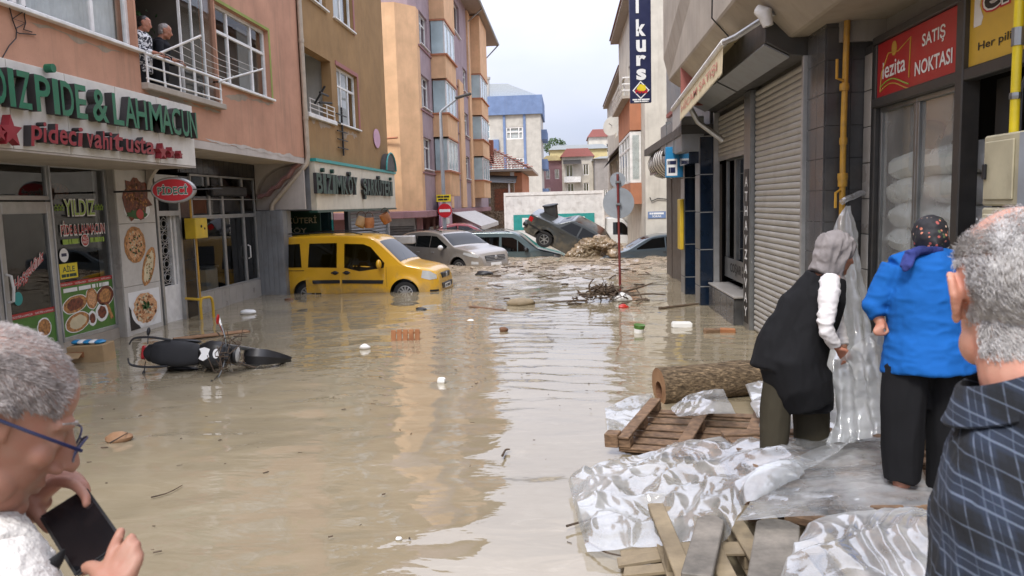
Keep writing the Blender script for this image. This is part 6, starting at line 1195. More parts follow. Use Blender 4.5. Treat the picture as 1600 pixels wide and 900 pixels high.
# ---- yellow panel van (front to the right, near flank = its right side, y < 0)
v = thing('parked_van', 'yellow passenger van half sunk to its wheels with black roof rails', 'van')
c = Car(4.25, .86, [(0, .62), (0, .75), (.02, 1.5), (.10, 1.76), (.3, 1.81), (1.6, 1.82), (2.35, 1.79), (2.62, 1.72), (3.30, 1.10), (3.42, 1.055), (3.95, .95), (4.12, .86), (4.20, .72), (4.25, .5)], 1.02, .17, (.78, 3.36), .315, sill=.24, arch=.385, flare=.035, endk=(.20, .55))
c.body(M['vanyellow'], v); c.wheels(v, 12)
for sd_ in (-1, 1):
    c.patch('window', [(.10, 1.02), (.12, 1.60), (.60, 1.62), (.66, 1.02)], M['carglass'], v, sd_); c.patch('window', [(.83, 1.02), (.86, 1.62), (1.60, 1.62), (1.60, 1.0)], M['carglass'], v, sd_)
    c.patch('window', [(1.80, 1.0), (1.80, 1.60), (2.30, 1.58), (2.50, 1.50), (2.86, 1.10), (2.84, .98), (2.2, .90)], M['carglass'], v, sd_)
    d1 = c.patch('door', [(.755, .36), (.765, .98), (1.685, .96), (1.69, .36)], M['vanyellow'], v, sd_, off=.006); d2 = c.patch('door', [(1.71, .36), (1.71, .94), (2.2, .86), (2.86, .94), (2.87, .36)], M['vanyellow'], v, sd_, off=.006)
    c.patch('trim', [(.95, .60), (.95, .69), (1.67, .69), (1.67, .60)], M['black'], d1, sd_, off=.022); c.patch('trim', [(1.73, .60), (1.73, .69), (2.82, .67), (2.80, .58)], M['black'], d2, sd_, off=.022)
    for x, d_ in ((1.55, d1), (1.86, d2)):
        p = c.at(x, .87, sd_, .012); q = MB(); q.ell(p, (.075, .014, .05)); q.build('handle', M['black'], d_, smooth=True); q = MB(); q.box(-.10, .10, -.015, .015, -.016, .016, None, p+(0, sd_*.01, 0)); q.build('handle', M['black'], d_, bevel=.006)
    c.mirror(v, 2.78, 1.06, M['vanyellow'], sd_, (.07, .09, .12))
    q = MB(); q.tube([(.15, sd_*.66, 1.83), (.25, sd_*.68, 1.875), (1.1, sd_*.68, 1.885), (2.0, sd_*.68, 1.875), (2.25, sd_*.66, 1.82)], .016, 6); q.build('roof_rail', M['black'], v, smooth=True)
    c.patch('headlight', [(3.80, .72), (3.84, .90), (4.02, .88), (4.16, .78), (4.17, .68), (4.0, .66)], M['lens'], v, sd_, off=.008); c.patch('bumper_slot', [(4.0, .36), (4.0, .41), (4.2, .41), (4.2, .36)], M['black'], v, sd_, off=.008)
    c.patch('seam', [(2.90, .5), (2.90, 1.0), (2.905, 1.0), (2.905, .5)], M['black'], v, sd_, off=.003); c.patch('slide_rail', [(.12, .93), (.12, .945), (.72, .945), (.72, .93)], M['black'], v, sd_, off=.006)
c.toppatch('windscreen', 2.70, 3.28, .90, .97, M['carglass'], v)
q = MB(); q.tube([(3.30, -.4, 1.13), (3.10, -.05, 1.30)], .012, 5); q.build('wiper', M['black'], v); q = MB(); q.tube([(3.30, .3, 1.13), (3.12, .62, 1.27)], .012, 5); q.build('wiper', M['black'], v)
q = MB(); q.box(4.16, 4.235, -.38, .38, .66, .80); gr_ = q.build('grille', M['black'], v, bevel=.02); q = MB(); q.lathe([(.065, 0), (.05, .02), (0, .025)], (4.235, 0, .73), rotm(0, math.pi/2, 0), n=16); q.build('badge', M['alu'], gr_)
q = MB(); q.box(4.225, 4.26, -.52, .52, .40, .55); q.build('lower_grille', M['black'], v, bevel=.02); q = MB(); q.box(4.262, 4.272, -.26, .26, .40, .51); pl_ = q.build('number_plate', M['printwhite'], v); q = MB(lambda V: np.stack([4.2735+0*V[:, 2], V[:, 0], V[:, 1]], 1)); [q.quad((a_, .42, 0), (a_+w__, .42, 0), (a_+w__, .49, 0), (a_, .49, 0)) for a_, w__ in ((-.22, .08), (-.11, .04), (-.04, .24))]; o = q.build('small_print', M['black'], pl_, recalc=False); o['kind'] = 'stuff'
c.cabin(v, .15, 3.0, .95)
place(v, -7.36, 20.05, -.34, math.radians(-5))
# ---- grey-beige SUV
v = thing('parked_car', 'beige grey SUV turned towards the street behind the van', 'car')
c = Car(4.48, .92, [(0, .55), (0, .78), (.06, 1.05), (.30, 1.42), (.60, 1.58), (1.5, 1.65), (2.2, 1.62), (2.6, 1.52), (3.28, 1.12), (3.45, 1.08), (4.1, .98), (4.35, .85), (4.45, .7), (4.48, .5)], 1.06, .30, (.82, 3.52), .345, sill=.30, flare=.035, endk=(.30, .7), arch=.43)
c.body(M['suvgrey'], v); c.wheels(v, 10, rimr=.7)
for sd_ in (-1, 1):
    for nm, poly in (('window', [(.62, 1.16), (.75, 1.40), (1.28, 1.47), (1.28, 1.09)]), ('window', [(1.31, 1.09), (1.31, 1.475), (2.05, 1.49), (2.05, 1.07)]), ('window', [(2.08, 1.07), (2.08, 1.485), (2.35, 1.46), (2.98, 1.12), (2.95, 1.05)])): c.patch(nm, poly, M['carglass'], v, sd_)
    for poly in ([(1.15, .42), (1.30, 1.05), (2.06, 1.04), (2.06, .36)], [(2.08, .36), (2.08, 1.04), (3.0, 1.02), (3.05, .42)]): d_ = c.patch('door', poly, M['suvgrey'], v, sd_, off=.006); c.handle(d_, poly[1][0]+.15, .90, sd_, 'alu')
    c.mirror(v, 2.82, 1.06, M['white'], sd_); c.patch('headlight', [(3.78, .86), (3.82, .93), (4.15, .90), (4.36, .80), (4.34, .74), (4.1, .78)], M['lens'], v, sd_, off=.008); c.patch('fog_light', [(4.12, .52), (4.12, .62), (4.34, .60), (4.34, .52)], M['lens'], v, sd_, off=.008)
    c.patch('cladding', [(1.28, .31), (1.28, .42), (3.05, .42), (3.05, .31)], M['black'], v, sd_, off=.012); q = MB(); q.tube([(.65, sd_*.60, 1.63), (1.0, sd_*.63, 1.69), (2.1, sd_*.63, 1.69), (2.4, sd_*.6, 1.62)], .016, 6); q.build('roof_rail', M['black'], v, smooth=True)
c.toppatch('windscreen', 2.55, 3.25, .90, .95, M['carglass'], v)
q = MB(); q.box(4.38, 4.47, -.50, .50, .58, .80); gr_ = q.build('grille', M['black'], v, bevel=.03)
for k in range(4):
    q = MB(); q.box(4.45, 4.485, -.48, .48, .60+k*.05, .615+k*.05); q.build('grille_bar', M['alu'], gr_)
q = MB(); q.lathe([(.07, 0), (.05, .02), (0, .025)], (4.475, 0, .73), rotm(0, math.pi/2, 0), n=16); q.build('badge', M['alu'], gr_); q = MB(); q.box(4.465, 4.485, -.26, .26, .44, .55); q.build('number_plate', M['printwhite'], v)
c.cabin(v, .5, 3.0, 1.0)
place(v, -6.0, 29.3, -.40, math.radians(-38))
# ---- teal grey van beyond
v = thing('parked_van', 'dark teal van under the tilted saloon car', 'van')
c = Car(4.6, .90, [(0, .6), (0, .8), (.03, 1.6), (.12, 1.80), (.3, 1.84), (2.3, 1.84), (2.6, 1.78), (3.35, 1.18), (3.5, 1.12), (4.3, .92), (4.5, .8), (4.6, .5)], 1.08, .17, (.85, 3.7), .33, sill=.26, endk=(.22, .6))
c.body(M['tealgrey'], v); c.wheels(v, 8)
for sd_ in (-1, 1):
    for poly in ([(.15, 1.06), (.17, 1.62), (.98, 1.64), (.98, 1.06)], [(1.05, 1.06), (1.05, 1.64), (1.88, 1.64), (1.88, 1.06)], [(1.98, 1.06), (1.98, 1.63), (2.42, 1.60), (2.60, 1.50), (2.60, 1.05)], [(2.64, 1.05), (2.64, 1.48), (3.05, 1.12), (3.05, 1.04)]): c.patch('window', poly, M['carglass'], v, sd_)
    for poly in ([(1.02, .4), (1.02, 1.02), (1.91, 1.02), (1.91, .4)], [(1.94, .4), (1.94, 1.02), (3.08, 1.0), (3.08, .4)]): d_ = c.patch('door', poly, M['tealgrey'], v, sd_, off=.006); c.handle(d_, (1.78 if poly[0][0] < 1.5 else 2.1), .94, sd_)
    c.mirror(v, 3.0, 1.1, M['black'], sd_); q = MB(); q.tube([(.3, sd_*.70, 1.84), (.5, sd_*.72, 1.90), (2.0, sd_*.72, 1.90), (2.3, sd_*.7, 1.83)], .018, 6); q.build('roof_rail', M['black'], v)
    c.patch('headlight', [(4.05, .78), (4.08, .92), (4.35, .85), (4.5, .72), (4.3, .70)], M['lens'], v, sd_, off=.008)
c.toppatch('windscreen', 2.66, 3.30, .9, .95, M['carglass'], v); c.cabin(v, .15, 3.0, 1.02)
place(v, -4.55, 31.6, -.80, math.radians(-3))
# ---- dark saloon thrown up on end
def saloon(name, label, paint_, kind='boxy'):
    v = thing(name, label, 'car')
    if kind == 'boxy': top_ = [(0, .5), (0, .80), (.05, .93), (.85, .99), (1.05, 1.03), (1.42, 1.36), (1.60, 1.40), (2.4, 1.40), (2.62, 1.34), (3.15, .98), (3.3, .95), (4.1, .88), (4.2, .8), (4.22, .5)]; L_ = 4.22
    else: top_ = [(0, .5), (0, .80), (.06, .98), (.6, 1.06), (1.3, 1.38), (1.7, 1.45), (2.3, 1.44), (2.7, 1.33), (3.35, .98), (3.5, .95), (4.2, .80), (4.4, .65), (4.45, .5)]; L_ = 4.45
    c = Car(L_, .82 if kind == 'boxy' else .88, top_, .92, .32, (.85, 3.35), .30, sill=.24, endk=(.12 if kind == 'boxy' else .28, .45), flare=.02, it=1 if kind == 'boxy' else 2, sh=.05)
    c.body(M[paint_], v); c.wheels(v, 6, rimr=.6, rimm='steel')
    for sd_ in (-1, 1):
        pol = ([(1.18, .95), (1.45, 1.28), (1.82, 1.31), (1.82, .95)], [(1.88, .95), (1.88, 1.31), (2.45, 1.30), (2.62, 1.24), (2.98, .95)]) if kind == 'boxy' else ([(.98, 1.0), (1.35, 1.27), (1.95, 1.36), (1.95, .98)], [(2.0, .98), (2.0, 1.36), (2.45, 1.32), (3.05, 1.0), (3.05, .96)])
        for poly in pol: c.patch('window', poly, M['carglass'], v, sd_)
        for poly in ([(1.12, .62), (1.18, .90), (1.85, .90), (1.85, .32), (1.25, .32)], [(1.88, .32), (1.88, .90), (2.98, .90), (2.98, .32)]): d_ = c.patch('door', poly, M[paint_], v, sd_, off=.006); c.handle(d_, poly[1][0]+.12, .82, sd_)
        c.patch('trim', [(.15, .52), (.15, .57), (1.08, .57), (1.08, .52)], M['black'], v, sd_, off=.012); c.patch('tail_light', [(.02, .66), (.02, .82), (.18, .82), (.18, .66)], M['redlens'], v, sd_, off=.006)
        c.patch('headlight', [(L_-.16, .60), (L_-.16, .74), (L_-.04, .72), (L_-.04, .60)], M['lens'], v, sd_, off=.006)
    c.toppatch('rear_window', 1.06 if kind == 'boxy' else .66, 1.40 if kind == 'boxy' else 1.28, .88, .86, M['carglass'], v); c.toppatch('windscreen', 2.66, 3.10 if kind == 'boxy' else 3.28, .88, .92, M['carglass'], v)
    q = MB(); q.box(-.08, .10, -.80, .80, .40, .54); q.build('rear_bumper', M['black'], v, bevel=.03); q = MB(); q.box(L_-.1, L_+.07, -.80, .80, .40, .54); q.build('front_bumper', M['black'], v, bevel=.03)
    q = MB(); q.box(.1, L_-.1, -.6, .6, .16, .3); q.tube([(.1, .3, .2), (3.6, .3, .2)], .05, 6); q.build('underbody', M['darkmetal'], v); c.cabin(v, 1.1, 3.0, .88)
    return v
v = saloon('wrecked_car', 'dark grey saloon car tipped nose-down on top of the van', 'sedangrey'); place(v, -1.72, 31.0, 1.0, math.radians(-6), math.radians(29), math.radians(8)); v.scale = (1.1, 1.1, 1.1)
v = saloon('parked_car', 'blue grey saloon car sunk to its windows behind the round sign', 'sedanblue', 'round'); place(v, 5.6, 29.7, -.52, math.radians(183), math.radians(2))
v = saloon('parked_car', 'dark red car showing only its roof behind the SUV', 'redcar', 'round'); place(v, -7.2, 37.0, -.18, math.radians(4))
# black plastic bin tossed onto the saloon
bn = thing('plastic_bin', 'upturned dark plastic bin resting on the tipped saloon', 'bin', (-.62, 31.2, 1.5)); p = ony(862, 340, 31.0)
q = MB(); q.lathe([(.20, -.42), (.24, -.40), (.28, .36), (.31, .38), (.31, .42), (.27, .42), (.22, -.36)], p+(0, 0, .1), rotm(.1, -.12, 0), n=20); q.build('shell', M['darkmetal'], bn, smooth=True); q = MB(); q.lathe([(.312, .375), (.325, .39), (.312, .425)], p+(0, 0, .1), rotm(.1, -.12, 0), n=20); q.build('rim', M['black'], bn)
# ---- white box lorry across the street
v = thing('box_lorry', 'white box lorry with a teal lettered band across the street', 'lorry', (0, 39, -.5)); Fk = FF(39)
q = MB(); q.box(-3.12, 1.86, 39, 41.3, .15, 2.66); bx_ = q.build('cargo_box', M['boxwhite'], v, bevel=.02)
for k in range(12):
    x = -3.08+k*.412; q = MB(Fk); q.box(x, x+.40, .2, 2.52, .0, .012); q.build('side_panel', M['boxwhite'], bx_, bevel=.004)
q = MB(Fk); q.box(-3.15, 1.89, 2.54, 2.70, -.02, .04); q.build('top_rail', M['white'], bx_); q = MB(Fk); q.box(-3.15, -3.05, .1, 2.54, .0, .04); q.build('corner_post', M['white'], bx_); q = MB(Fk); q.box(1.79, 1.89, .1, 2.54, .0, .04); q.build('corner_post', M['white'], bx_)
q = MB(Fk); q.box(-2.69, 1.40, .80, 1.58, .013, .02); bd_ = q.build('teal_band', M['teal'], bx_); 
for ch, a, e_ in (('B', -2.25, -1.75), ('V', .15, .6), ('A', .62, 1.1)):
    q = MB(Fk); text_into(q, ch, a, e_, .95, 1.42, .022, 0, .03); q.build('letter', M['printwhite'], bd_, recalc=False)
cb_ = Car(2.05, .95, [(0, .6), (0, 1.2), (.02, 1.95), (.10, 2.05), (.75, 2.02), (1.0, 1.90), (1.62, 1.18), (1.75, 1.12), (1.98, 1.0), (2.05, .6)], 1.15, .14, (.95,), .36, sill=.35, endk=(.08, .25), flare=.02)
cb = bpy.data.objects.new('cab', None); COL.objects.link(cb); cb.parent = v
cb_.body(M['truckwhite'], cb); cb_.wheels(cb, 6, rimm='steel')
for sd_ in (-1, 1):
    cb_.patch('window', [(.42, 1.18), (.42, 1.80), (.85, 1.80), (1.0, 1.70), (1.40, 1.22), (1.38, 1.14)], M['carglass'], cb, sd_); cb_.patch('door', [(.36, .5), (.36, 1.12), (1.42, 1.1), (1.42, .5)], M['truckwhite'], cb, sd_, off=.006); cb_.mirror(cb, 1.42, 1.25, M['black'], sd_, (.06, .08, .16))
cb_.toppatch('windscreen', 1.02, 1.60, .92, .95, M['carglass'], cb); cb_.cabin(cb, .2, 1.4, 1.1)
cb.location = (1.95, 40.1-39, -.72+.5); cb.rotation_euler = (0, 0, math.radians(-3))
q = MB(); q.box(-3.0, 2.2, 39.3, 41.0, -.25, .14); q.build('chassis', M['black'], v)
# ------------------------------------------------------------------ motorcycle lying on its side
mc = thing('motorcycle', 'black motorcycle lying on its side in the flood water', 'motorcycle')
def curve(pts, k=24):
    pts = np.asarray(pts, float); t_ = np.linspace(0, len(pts)-1, k); i = np.clip(t_.astype(int), 0, len(pts)-2); f = (t_-i)[:, None]
    p0 = pts[np.clip(i-1, 0, len(pts)-1)]; p1 = pts[i]; p2 = pts[i+1]; p3_ = pts[np.clip(i+2, 0, len(pts)-1)]
    return .5*((2*p1)+(-p0+p2)*f+(2*p0-5*p1+4*p2-p3_)*f**2+(-p0+3*p1-3*p2+p3_)*f**3)
# bike frame: x forward, y = its own left, z = its own up; later rolled onto its side
def loft(sect, n=18, pw=2.6):
    rings = []
    for x, zc, hy, hz in sect:
        a = np.linspace(0, 2*math.pi, n, endpoint=False); rings.append([(x, hy*np.sign(math.cos(t_))*abs(math.cos(t_))**(2/pw), zc+hz*np.sign(math.sin(t_))*abs(math.sin(t_))**(2/pw)) for t_ in a])
    q = MB(); P_ = np.array(rings).transpose(1, 0, 2); q.grid(P_, closeu=True); k = len(sect); m_ = n
    q.f += [tuple(i*k for i in range(m_)), tuple(i*k+k-1 for i in range(m_))]; q.mi += [0, 0]; return q
loft([(-.78, .80, .05, .03), (-.74, .80, .12, .06), (-.55, .80, .15, .07), (-.25, .77, .15, .065), (-.02, .74, .12, .06), (.08, .74, .08, .05)]).build('seat', M['rubber'], mc, smooth=True)
tk = loft([(.02, .74, .07, .06), (.08, .78, .12, .11), (.25, .82, .16, .13), (.45, .84, .15, .13), (.58, .82, .10, .10), (.62, .80, .05, .06)]); tk = tk.build('fuel_tank', M['black'], mc, smooth=True)
q = MB(lambda V: np.stack([V[:, 0], V[:, 1], V[:, 2]], 1)); q.prism(disc(.42, .0, .055, .055, 20), .972, .978); q.build('round_sticker', M['printwhite'], tk)
q = MB(); q.prism([(.12, -.06), (.20, -.085), (.30, -.04), (.28, .0), (.30, .05), (.20, .07), (.12, .05), (.16, .0)], .925, .955); q.build('patterned_sticker', M['printwhite'], tk)
loft([(-.95, .74, .03, .05), (-.85, .74, .10, .08), (-.5, .72, .13, .08), (-.1, .68, .12, .08)]).build('tail_fairing', M['black'], mc, smooth=True)
q = MB(); q.box(-.97, -.90, -.08, .08, .70, .80); q.build('tail_light', M['redlens'], mc, bevel=.02)
for sd_ in (-1, 1):
    q = MB(); q.tube(curve([(-.45, sd_*.15, .84), (-.8, sd_*.17, .87), (-1.05, sd_*.15, .88), (-1.12, sd_*.08, .88)]), .013, 6); q.build('grab_rail', M['black'], mc, smooth=True)
    q = MB(); q.tube([(-.9, sd_*.1, .74), (-.92, sd_*.22, .72)], .008, 5); q.ell((-.92, sd_*.25, .72), (.03, .05, .028)); q.build('indicator', M['black'], mc, smooth=True)
    q = MB(); q.tube(curve([(.60, sd_*.05, 1.0), (.58, sd_*.18, 1.04), (.50, sd_*.32, 1.05), (.44, sd_*.40, 1.03)]), .012, 8); hb = q.build('handlebar', M['steel'], mc, smooth=True); q = MB(); q.tube([(.50, sd_*.31, 1.05), (.43, sd_*.41, 1.03)], .019, 8); q.build('grip', M['white' if sd_ > 0 else 'rubber'], hb, smooth=True)
    q = MB(); q.tube(curve([(.54, sd_*.24, 1.05), (.56, sd_*.27, 1.16), (.55, sd_*.33, 1.24)]), .006, 5); q.ell((.55, sd_*.36, 1.27), (.02, .06, .04)); q.build('mirror', M['redlens' if sd_ > 0 else 'black'], mc, smooth=True)
    q = MB(); q.tube([(.60, sd_*.09, .98), (.92, sd_*.09, .28)], [.026, .02], 8); q.build('fork_leg', M['steel'], mc, smooth=True)
    q = MB(); q.ell((-.35, sd_*.16, .56), (.28, .03, .13)); q.build('side_panel', M['black'], mc, smooth=True)
q = MB(); q.lathe([(.0, -.10), (.08, -.08), (.10, .0), (.095, .02), (0, .03)], (.74, 0, .92), rotm(0, math.pi/2, 0), n=18); q.build('headlamp', M['black'], mc, smooth=True); q = MB(); q.lathe([(.088, .022), (.06, .04), (0, .045)], (.74, 0, .92), rotm(0, math.pi/2, 0), n=18); q.build('lens', M['lens'], mc, smooth=True)
q = MB(); q.box(.60, .70, -.08, .08, 1.0, 1.07); q.build('instrument_cluster', M['black'], mc, bevel=.02)
for xw in (.95, -.55):
    q = MB(); rr_ = .30; q.tube([(xw+rr_*math.cos(a), 0, .30+rr_*math.sin(a)) for a in np.linspace(0, 2*math.pi, 33)], .05, 10, cap=False); w_ = q.build('wheel', M['rubber'], mc, smooth=True); q = MB()
    for k in range(6): a = k*math.pi/3; q.tube([(xw, 0, .30), (xw+.27*math.cos(a), 0, .30+.27*math.sin(a))], .015, 5)
    q.build('rim', M['alu'], w_)
q = MB(); q.grid(np.array([[(.95+(.37)*math.cos(a)+.12*max(0, .9-a), y*(.25+.75*min(1, (a+.05)/1.1)), .30+.37*math.sin(a)+.04*(1-abs(y)/.09)) for a in np.linspace(.0, 2.3, 16)] for y in (-.09, -.06, 0, .06, .09)])); q.build('front_mudguard', M['black'], mc, smooth=True, recalc=False)
q = MB(); q.ell((.12, 0, .42), (.22, .15, .2)); q.ell((.2, .02, .60), (.12, .12, .12)); q.build('engine', M['darkmetal'], mc, smooth=True); q = MB(); q.tube(curve([(.3, -.12, .4), (.1, -.16, .22), (-.4, -.18, .28), (-.8, -.2, .36)]), [.02]*6+[.05]*18, 8); q.build('exhaust', M['steel'], mc, smooth=True)
q = MB()
for k in range(26):
    c_ = np.array((.64+RNG.normal(0, .08), RNG.normal(0, .1), .95+RNG.normal(0, .1))); q.tube(curve([c_, c_+RNG.normal(0, .09, 3), c_+RNG.normal(0, .14, 3)], 6), .007, 4)
o = q.build('tangled_debris', M['twig'], mc); o['kind'] = 'stuff'
# lies with its own left side up, its top towards the camera
mcp = onz(318, 588, 0); mc.rotation_mode = 'XYZ'; mc.rotation_euler = (math.radians(74), math.radians(3), math.radians(2)); mc.scale = (.80, 1.18, 1.0); mc.location = (-5.06, 10.66, .03)
# ------------------------------------------------------------------ people
def at(px, py, d): return np.array([0, 0, CAM_H])+ray(px, py)*d
def folds(amp, sc, seed, ridge=True):
    def f(co):
        n_ = fbm(co*np.array(sc), 3, seed); return amp*((1-2*np.abs(n_)) if ridge else n_)
    return f
def garment(name, mb, vox, m, parent, it=8, disp=None, uvf=None):
    me = smooth_mods(name, mb, vox, it, .5, disp)
    if uvf is not None:
        co = np.empty(len(me.vertices)*3, 'f'); me.vertices.foreach_get('co', co); co = co.reshape(-1, 3); uv = uvf(co); li = np.empty(len(me.loops), 'i'); me.loops.foreach_get('vertex_index', li)
        lay = me.uv_layers.new(name='UVMap'); lay.data.foreach_set('uv', uv[li].astype('f').ravel())
    if me.materials: me.materials.clear()
    return link(name, me, M[m], parent)
def body_obj(mb, vox, m, label, it=6, cat='person', group=None):
    me = smooth_mods('person', mb, vox, it, .5); me.materials.clear(); o = link('person', me, M[m], None); tag(o, label, cat, group); return o
class Head:
    def __init__(s, c, heading, pitch, roll=0, k=1.0):
        a = math.radians(heading); f = np.array([math.cos(a), math.sin(a), 0]); u = np.array([0, 0, 1.0]); r = np.cross(f, u)
        p = math.radians(pitch); f2 = f*math.cos(p)-u*math.sin(p); u2 = u*math.cos(p)+f*math.sin(p); q = math.radians(roll); r2 = r*math.cos(q)+u2*math.sin(q); u3 = np.cross(r2, f2)
        s.R = np.stack([r2, f2, u3], 1); s.c = np.asarray(c, float); s.k = k
    def p(s, x, y, z): return s.c+s.R@(np.array([x, y, z])*s.k)
    def inv(s, P): return (np.asarray(P)-s.c)@s.R/s.k
    def e(s, mb, c, r, rot=None, nu=36, nv=24): mb.ell(s.p(*c), np.array(r)*s.k, s.R if rot is None else s.R@rot, nu, nv)
    def t(s, mb, pts, r, n=10): mb.tube([s.p(*q) for q in pts], np.array(r)*s.k if not np.isscalar(r) else r*s.k, n)
    def skin(s, mb, ears=True, neck=True, jowl=1.0):
        e, t = s.e, s.t
        e(mb, (0, -.018, .028), (.077, .098, .088)); e(mb, (0, .012, -.01), (.070, .078, .09)); e(mb, (0, .032, -.045), (.058*jowl, .058, .068)); e(mb, (0, .045, -.088), (.046*jowl, .042, .034)); e(mb, (0, .078, -.103), (.022, .017, .017))
        e(mb, (0, .046, .042), (.057, .034, .048))
        for q in (-1, 1):
            e(mb, (q*.042, .060, -.022), (.024, .022, .02)); e(mb, (q*.014, .096, -.040), (.0095, .012, .008)); e(mb, (q*.048, .02, -.075), (.02*jowl, .04, .03))
            e(mb, (q*.031, .073, -.001), (.019, .012, .012)); t(mb, [(q*.012, .079, .022), (q*.032, .077, .026), (q*.054, .060, .020)], [.0095, .011, .008])
            if ears:
                t(mb, [(q*.074, .012, -.02), (q*.080, .006, .012), (q*.087, -.010, .027), (q*.090, -.026, .018), (q*.088, -.028, -.004), (q*.082, -.014, -.026), (q*.076, .004, -.036)], [.004, .005, .006, .006, .006, .0065, .006], 8)
                e(mb, (q*.079, -.009, -.003), (.005, .018, .026)); e(mb, (q*.077, .008, -.008), (.006, .005, .008)); e(mb, (q*.079, -.002, -.034), (.006, .009, .010))
        e(mb, (0, .080, -.028), (.017, .026, .026)); e(mb, (0, .070, -.062), (.030, .024, .022)); t(mb, [(0, .078, .022), (0, .096, -.004), (0, .114, -.030), (0, .113, -.039)], [.009, .0105, .0135, .011], 14)
        t(mb, [(-.024, .080, -.069), (-.010, .093, -.064), (0, .093, -.065), (.010, .093, -.064), (.024, .080, -.069)], [.003, .006, .0055, .006, .003], 8); t(mb, [(-.020, .081, -.074), (0, .092, -.077), (.020, .081, -.074)], [.003, .007, .003], 8)
        if neck: t(mb, [(0, -.012, -.05), (0, -.028, -.12), (0, -.05, -.21)], [.062, .060, .068], 18)
def strands(name, me, rule, m, parent, n, seed, ln=(.012, .022), flow=None, rad=.0006, scalp=None):
    """short hair: every strand a thin tapered blade rooted in the scalp"""
    r = np.random.default_rng(seed); co = np.empty(len(me.vertices)*3, 'f'); me.vertices.foreach_get('co', co); co = co.reshape(-1, 3)+np.array(parent.location, 'f'); no = np.empty(len(me.vertices)*3, 'f'); me.vertices.foreach_get('normal', no); no = no.reshape(-1, 3)
    wgt = rule(co)
    if scalp:
        me.materials.append(M[scalp]); pv = np.array([p_.vertices[0] for p_ in me.polygons]); me.polygons.foreach_set('material_index', (wgt[pv] > .3).astype('i')); me.update()
    idx = np.where(wgt > 0)[0]; pr = wgt[idx]/wgt[idx].sum(); pick = r.choice(idx, n, p=pr)
    P = co[pick]+r.normal(0, .0022, (n, 3)); Nn = no[pick]; D = flow(co[pick], Nn)+r.normal(0, .14, (n, 3)); D /= np.linalg.norm(D, axis=1, keepdims=True); L = r.uniform(*ln, n)[:, None]*(.5+.5*np.minimum(1, wgt[pick]))[:, None]
    side = np.cross(D, Nn); side /= np.linalg.norm(side, axis=1, keepdims=True)+1e-9; a = P-Nn*.001; b_ = P+D*L*.55+Nn*L*.12; c = P+D*L+Nn*L*.02*r.normal(0, 1, (n, 1))
    V = np.stack([a-side*rad, a+side*rad, b_-side*rad*.9, b_+side*rad*.9, c, a+Nn*rad*1.4, b_+Nn*rad*1.4], 1).reshape(-1, 3); k = np.arange(n)*7
    F_ = np.concatenate([np.stack([k, k+5, k+6, k+2], 1), np.stack([k+5, k+1, k+3, k+6], 1)]).tolist()+np.concatenate([np.stack([k+2, k+6, k+4], 1), np.stack([k+6, k+3, k+4], 1)]).tolist()
    h = bpy.data.meshes.new(name); h.from_pydata(V.tolist(), [], [tuple(f) for f in F_]); h.polygons.foreach_set('use_smooth', np.ones(len(h.polygons), bool)); h.update(); o = link(name, h, M[m], parent); o['kind'] = 'stuff'; return o
def hand(mb, wrist, palm, fingers, thumb, r=.0085):
    """palm as a slab of tubes from the wrist to each knuckle, five separate bent fingers"""
    wrist = np.asarray(wrist); palm = np.asarray(palm)
    for f in fingers: f = np.asarray(f); mb.tube([wrist*.85+f[0]*.15, wrist*.35+f[0]*.65, f[0]], [.017, .014, .0115], 8); mb.tube(curve(f, 8), np.linspace(r*1.15, r*.8, 8), 8); mb.ell(f[-1], (r*.85,)*3, nu=8, nv=6)
    th_ = np.asarray(thumb); mb.tube([wrist*.6+th_[0]*.4, th_[0]], [.018, .015], 8); mb.tube(curve(th_, 8), np.linspace(r*1.5, r*.95, 8), 8); mb.ell(th_[-1], (r*.98,)*3, nu=8, nv=6)
# ---------------- man with phone
H1 = Head(at(-4, 648, 1.13), 40, 33, 0, 1.09); mb = MB(); H1.skin(mb, jowl=1.04)
lsh, rsh = H1.p(-.20, -.12, -.24), H1.p(.20, -.12, -.24); np_b = H1.p(0, -.075, -.20)
# torso and arms under the jacket
mb.tube([H1.p(0, -.06, -.16), at(-80, 880, 1.15), at(-75, 980, 1.12), at(-70, 1150, 1.1)], [.065, .10, .12, .12], 16)
rsh = at(-8, 900, 1.08); lsh = at(-60, 860, 1.24); rel = at(60, 1050, 1.00); rwr = at(182, 925, 1.06); lel = at(-40, 850, 1.24); lwr = at(30, 795, 1.22)
mb.tube([rsh, rel, rwr], [.045, .042, .030], 12); mb.tube([lsh, lel, lwr], [.05, .040, .030], 12); mb.tube([at(30, 800, 1.22), at(62, 772, 1.22)], [.03, .026], 12)
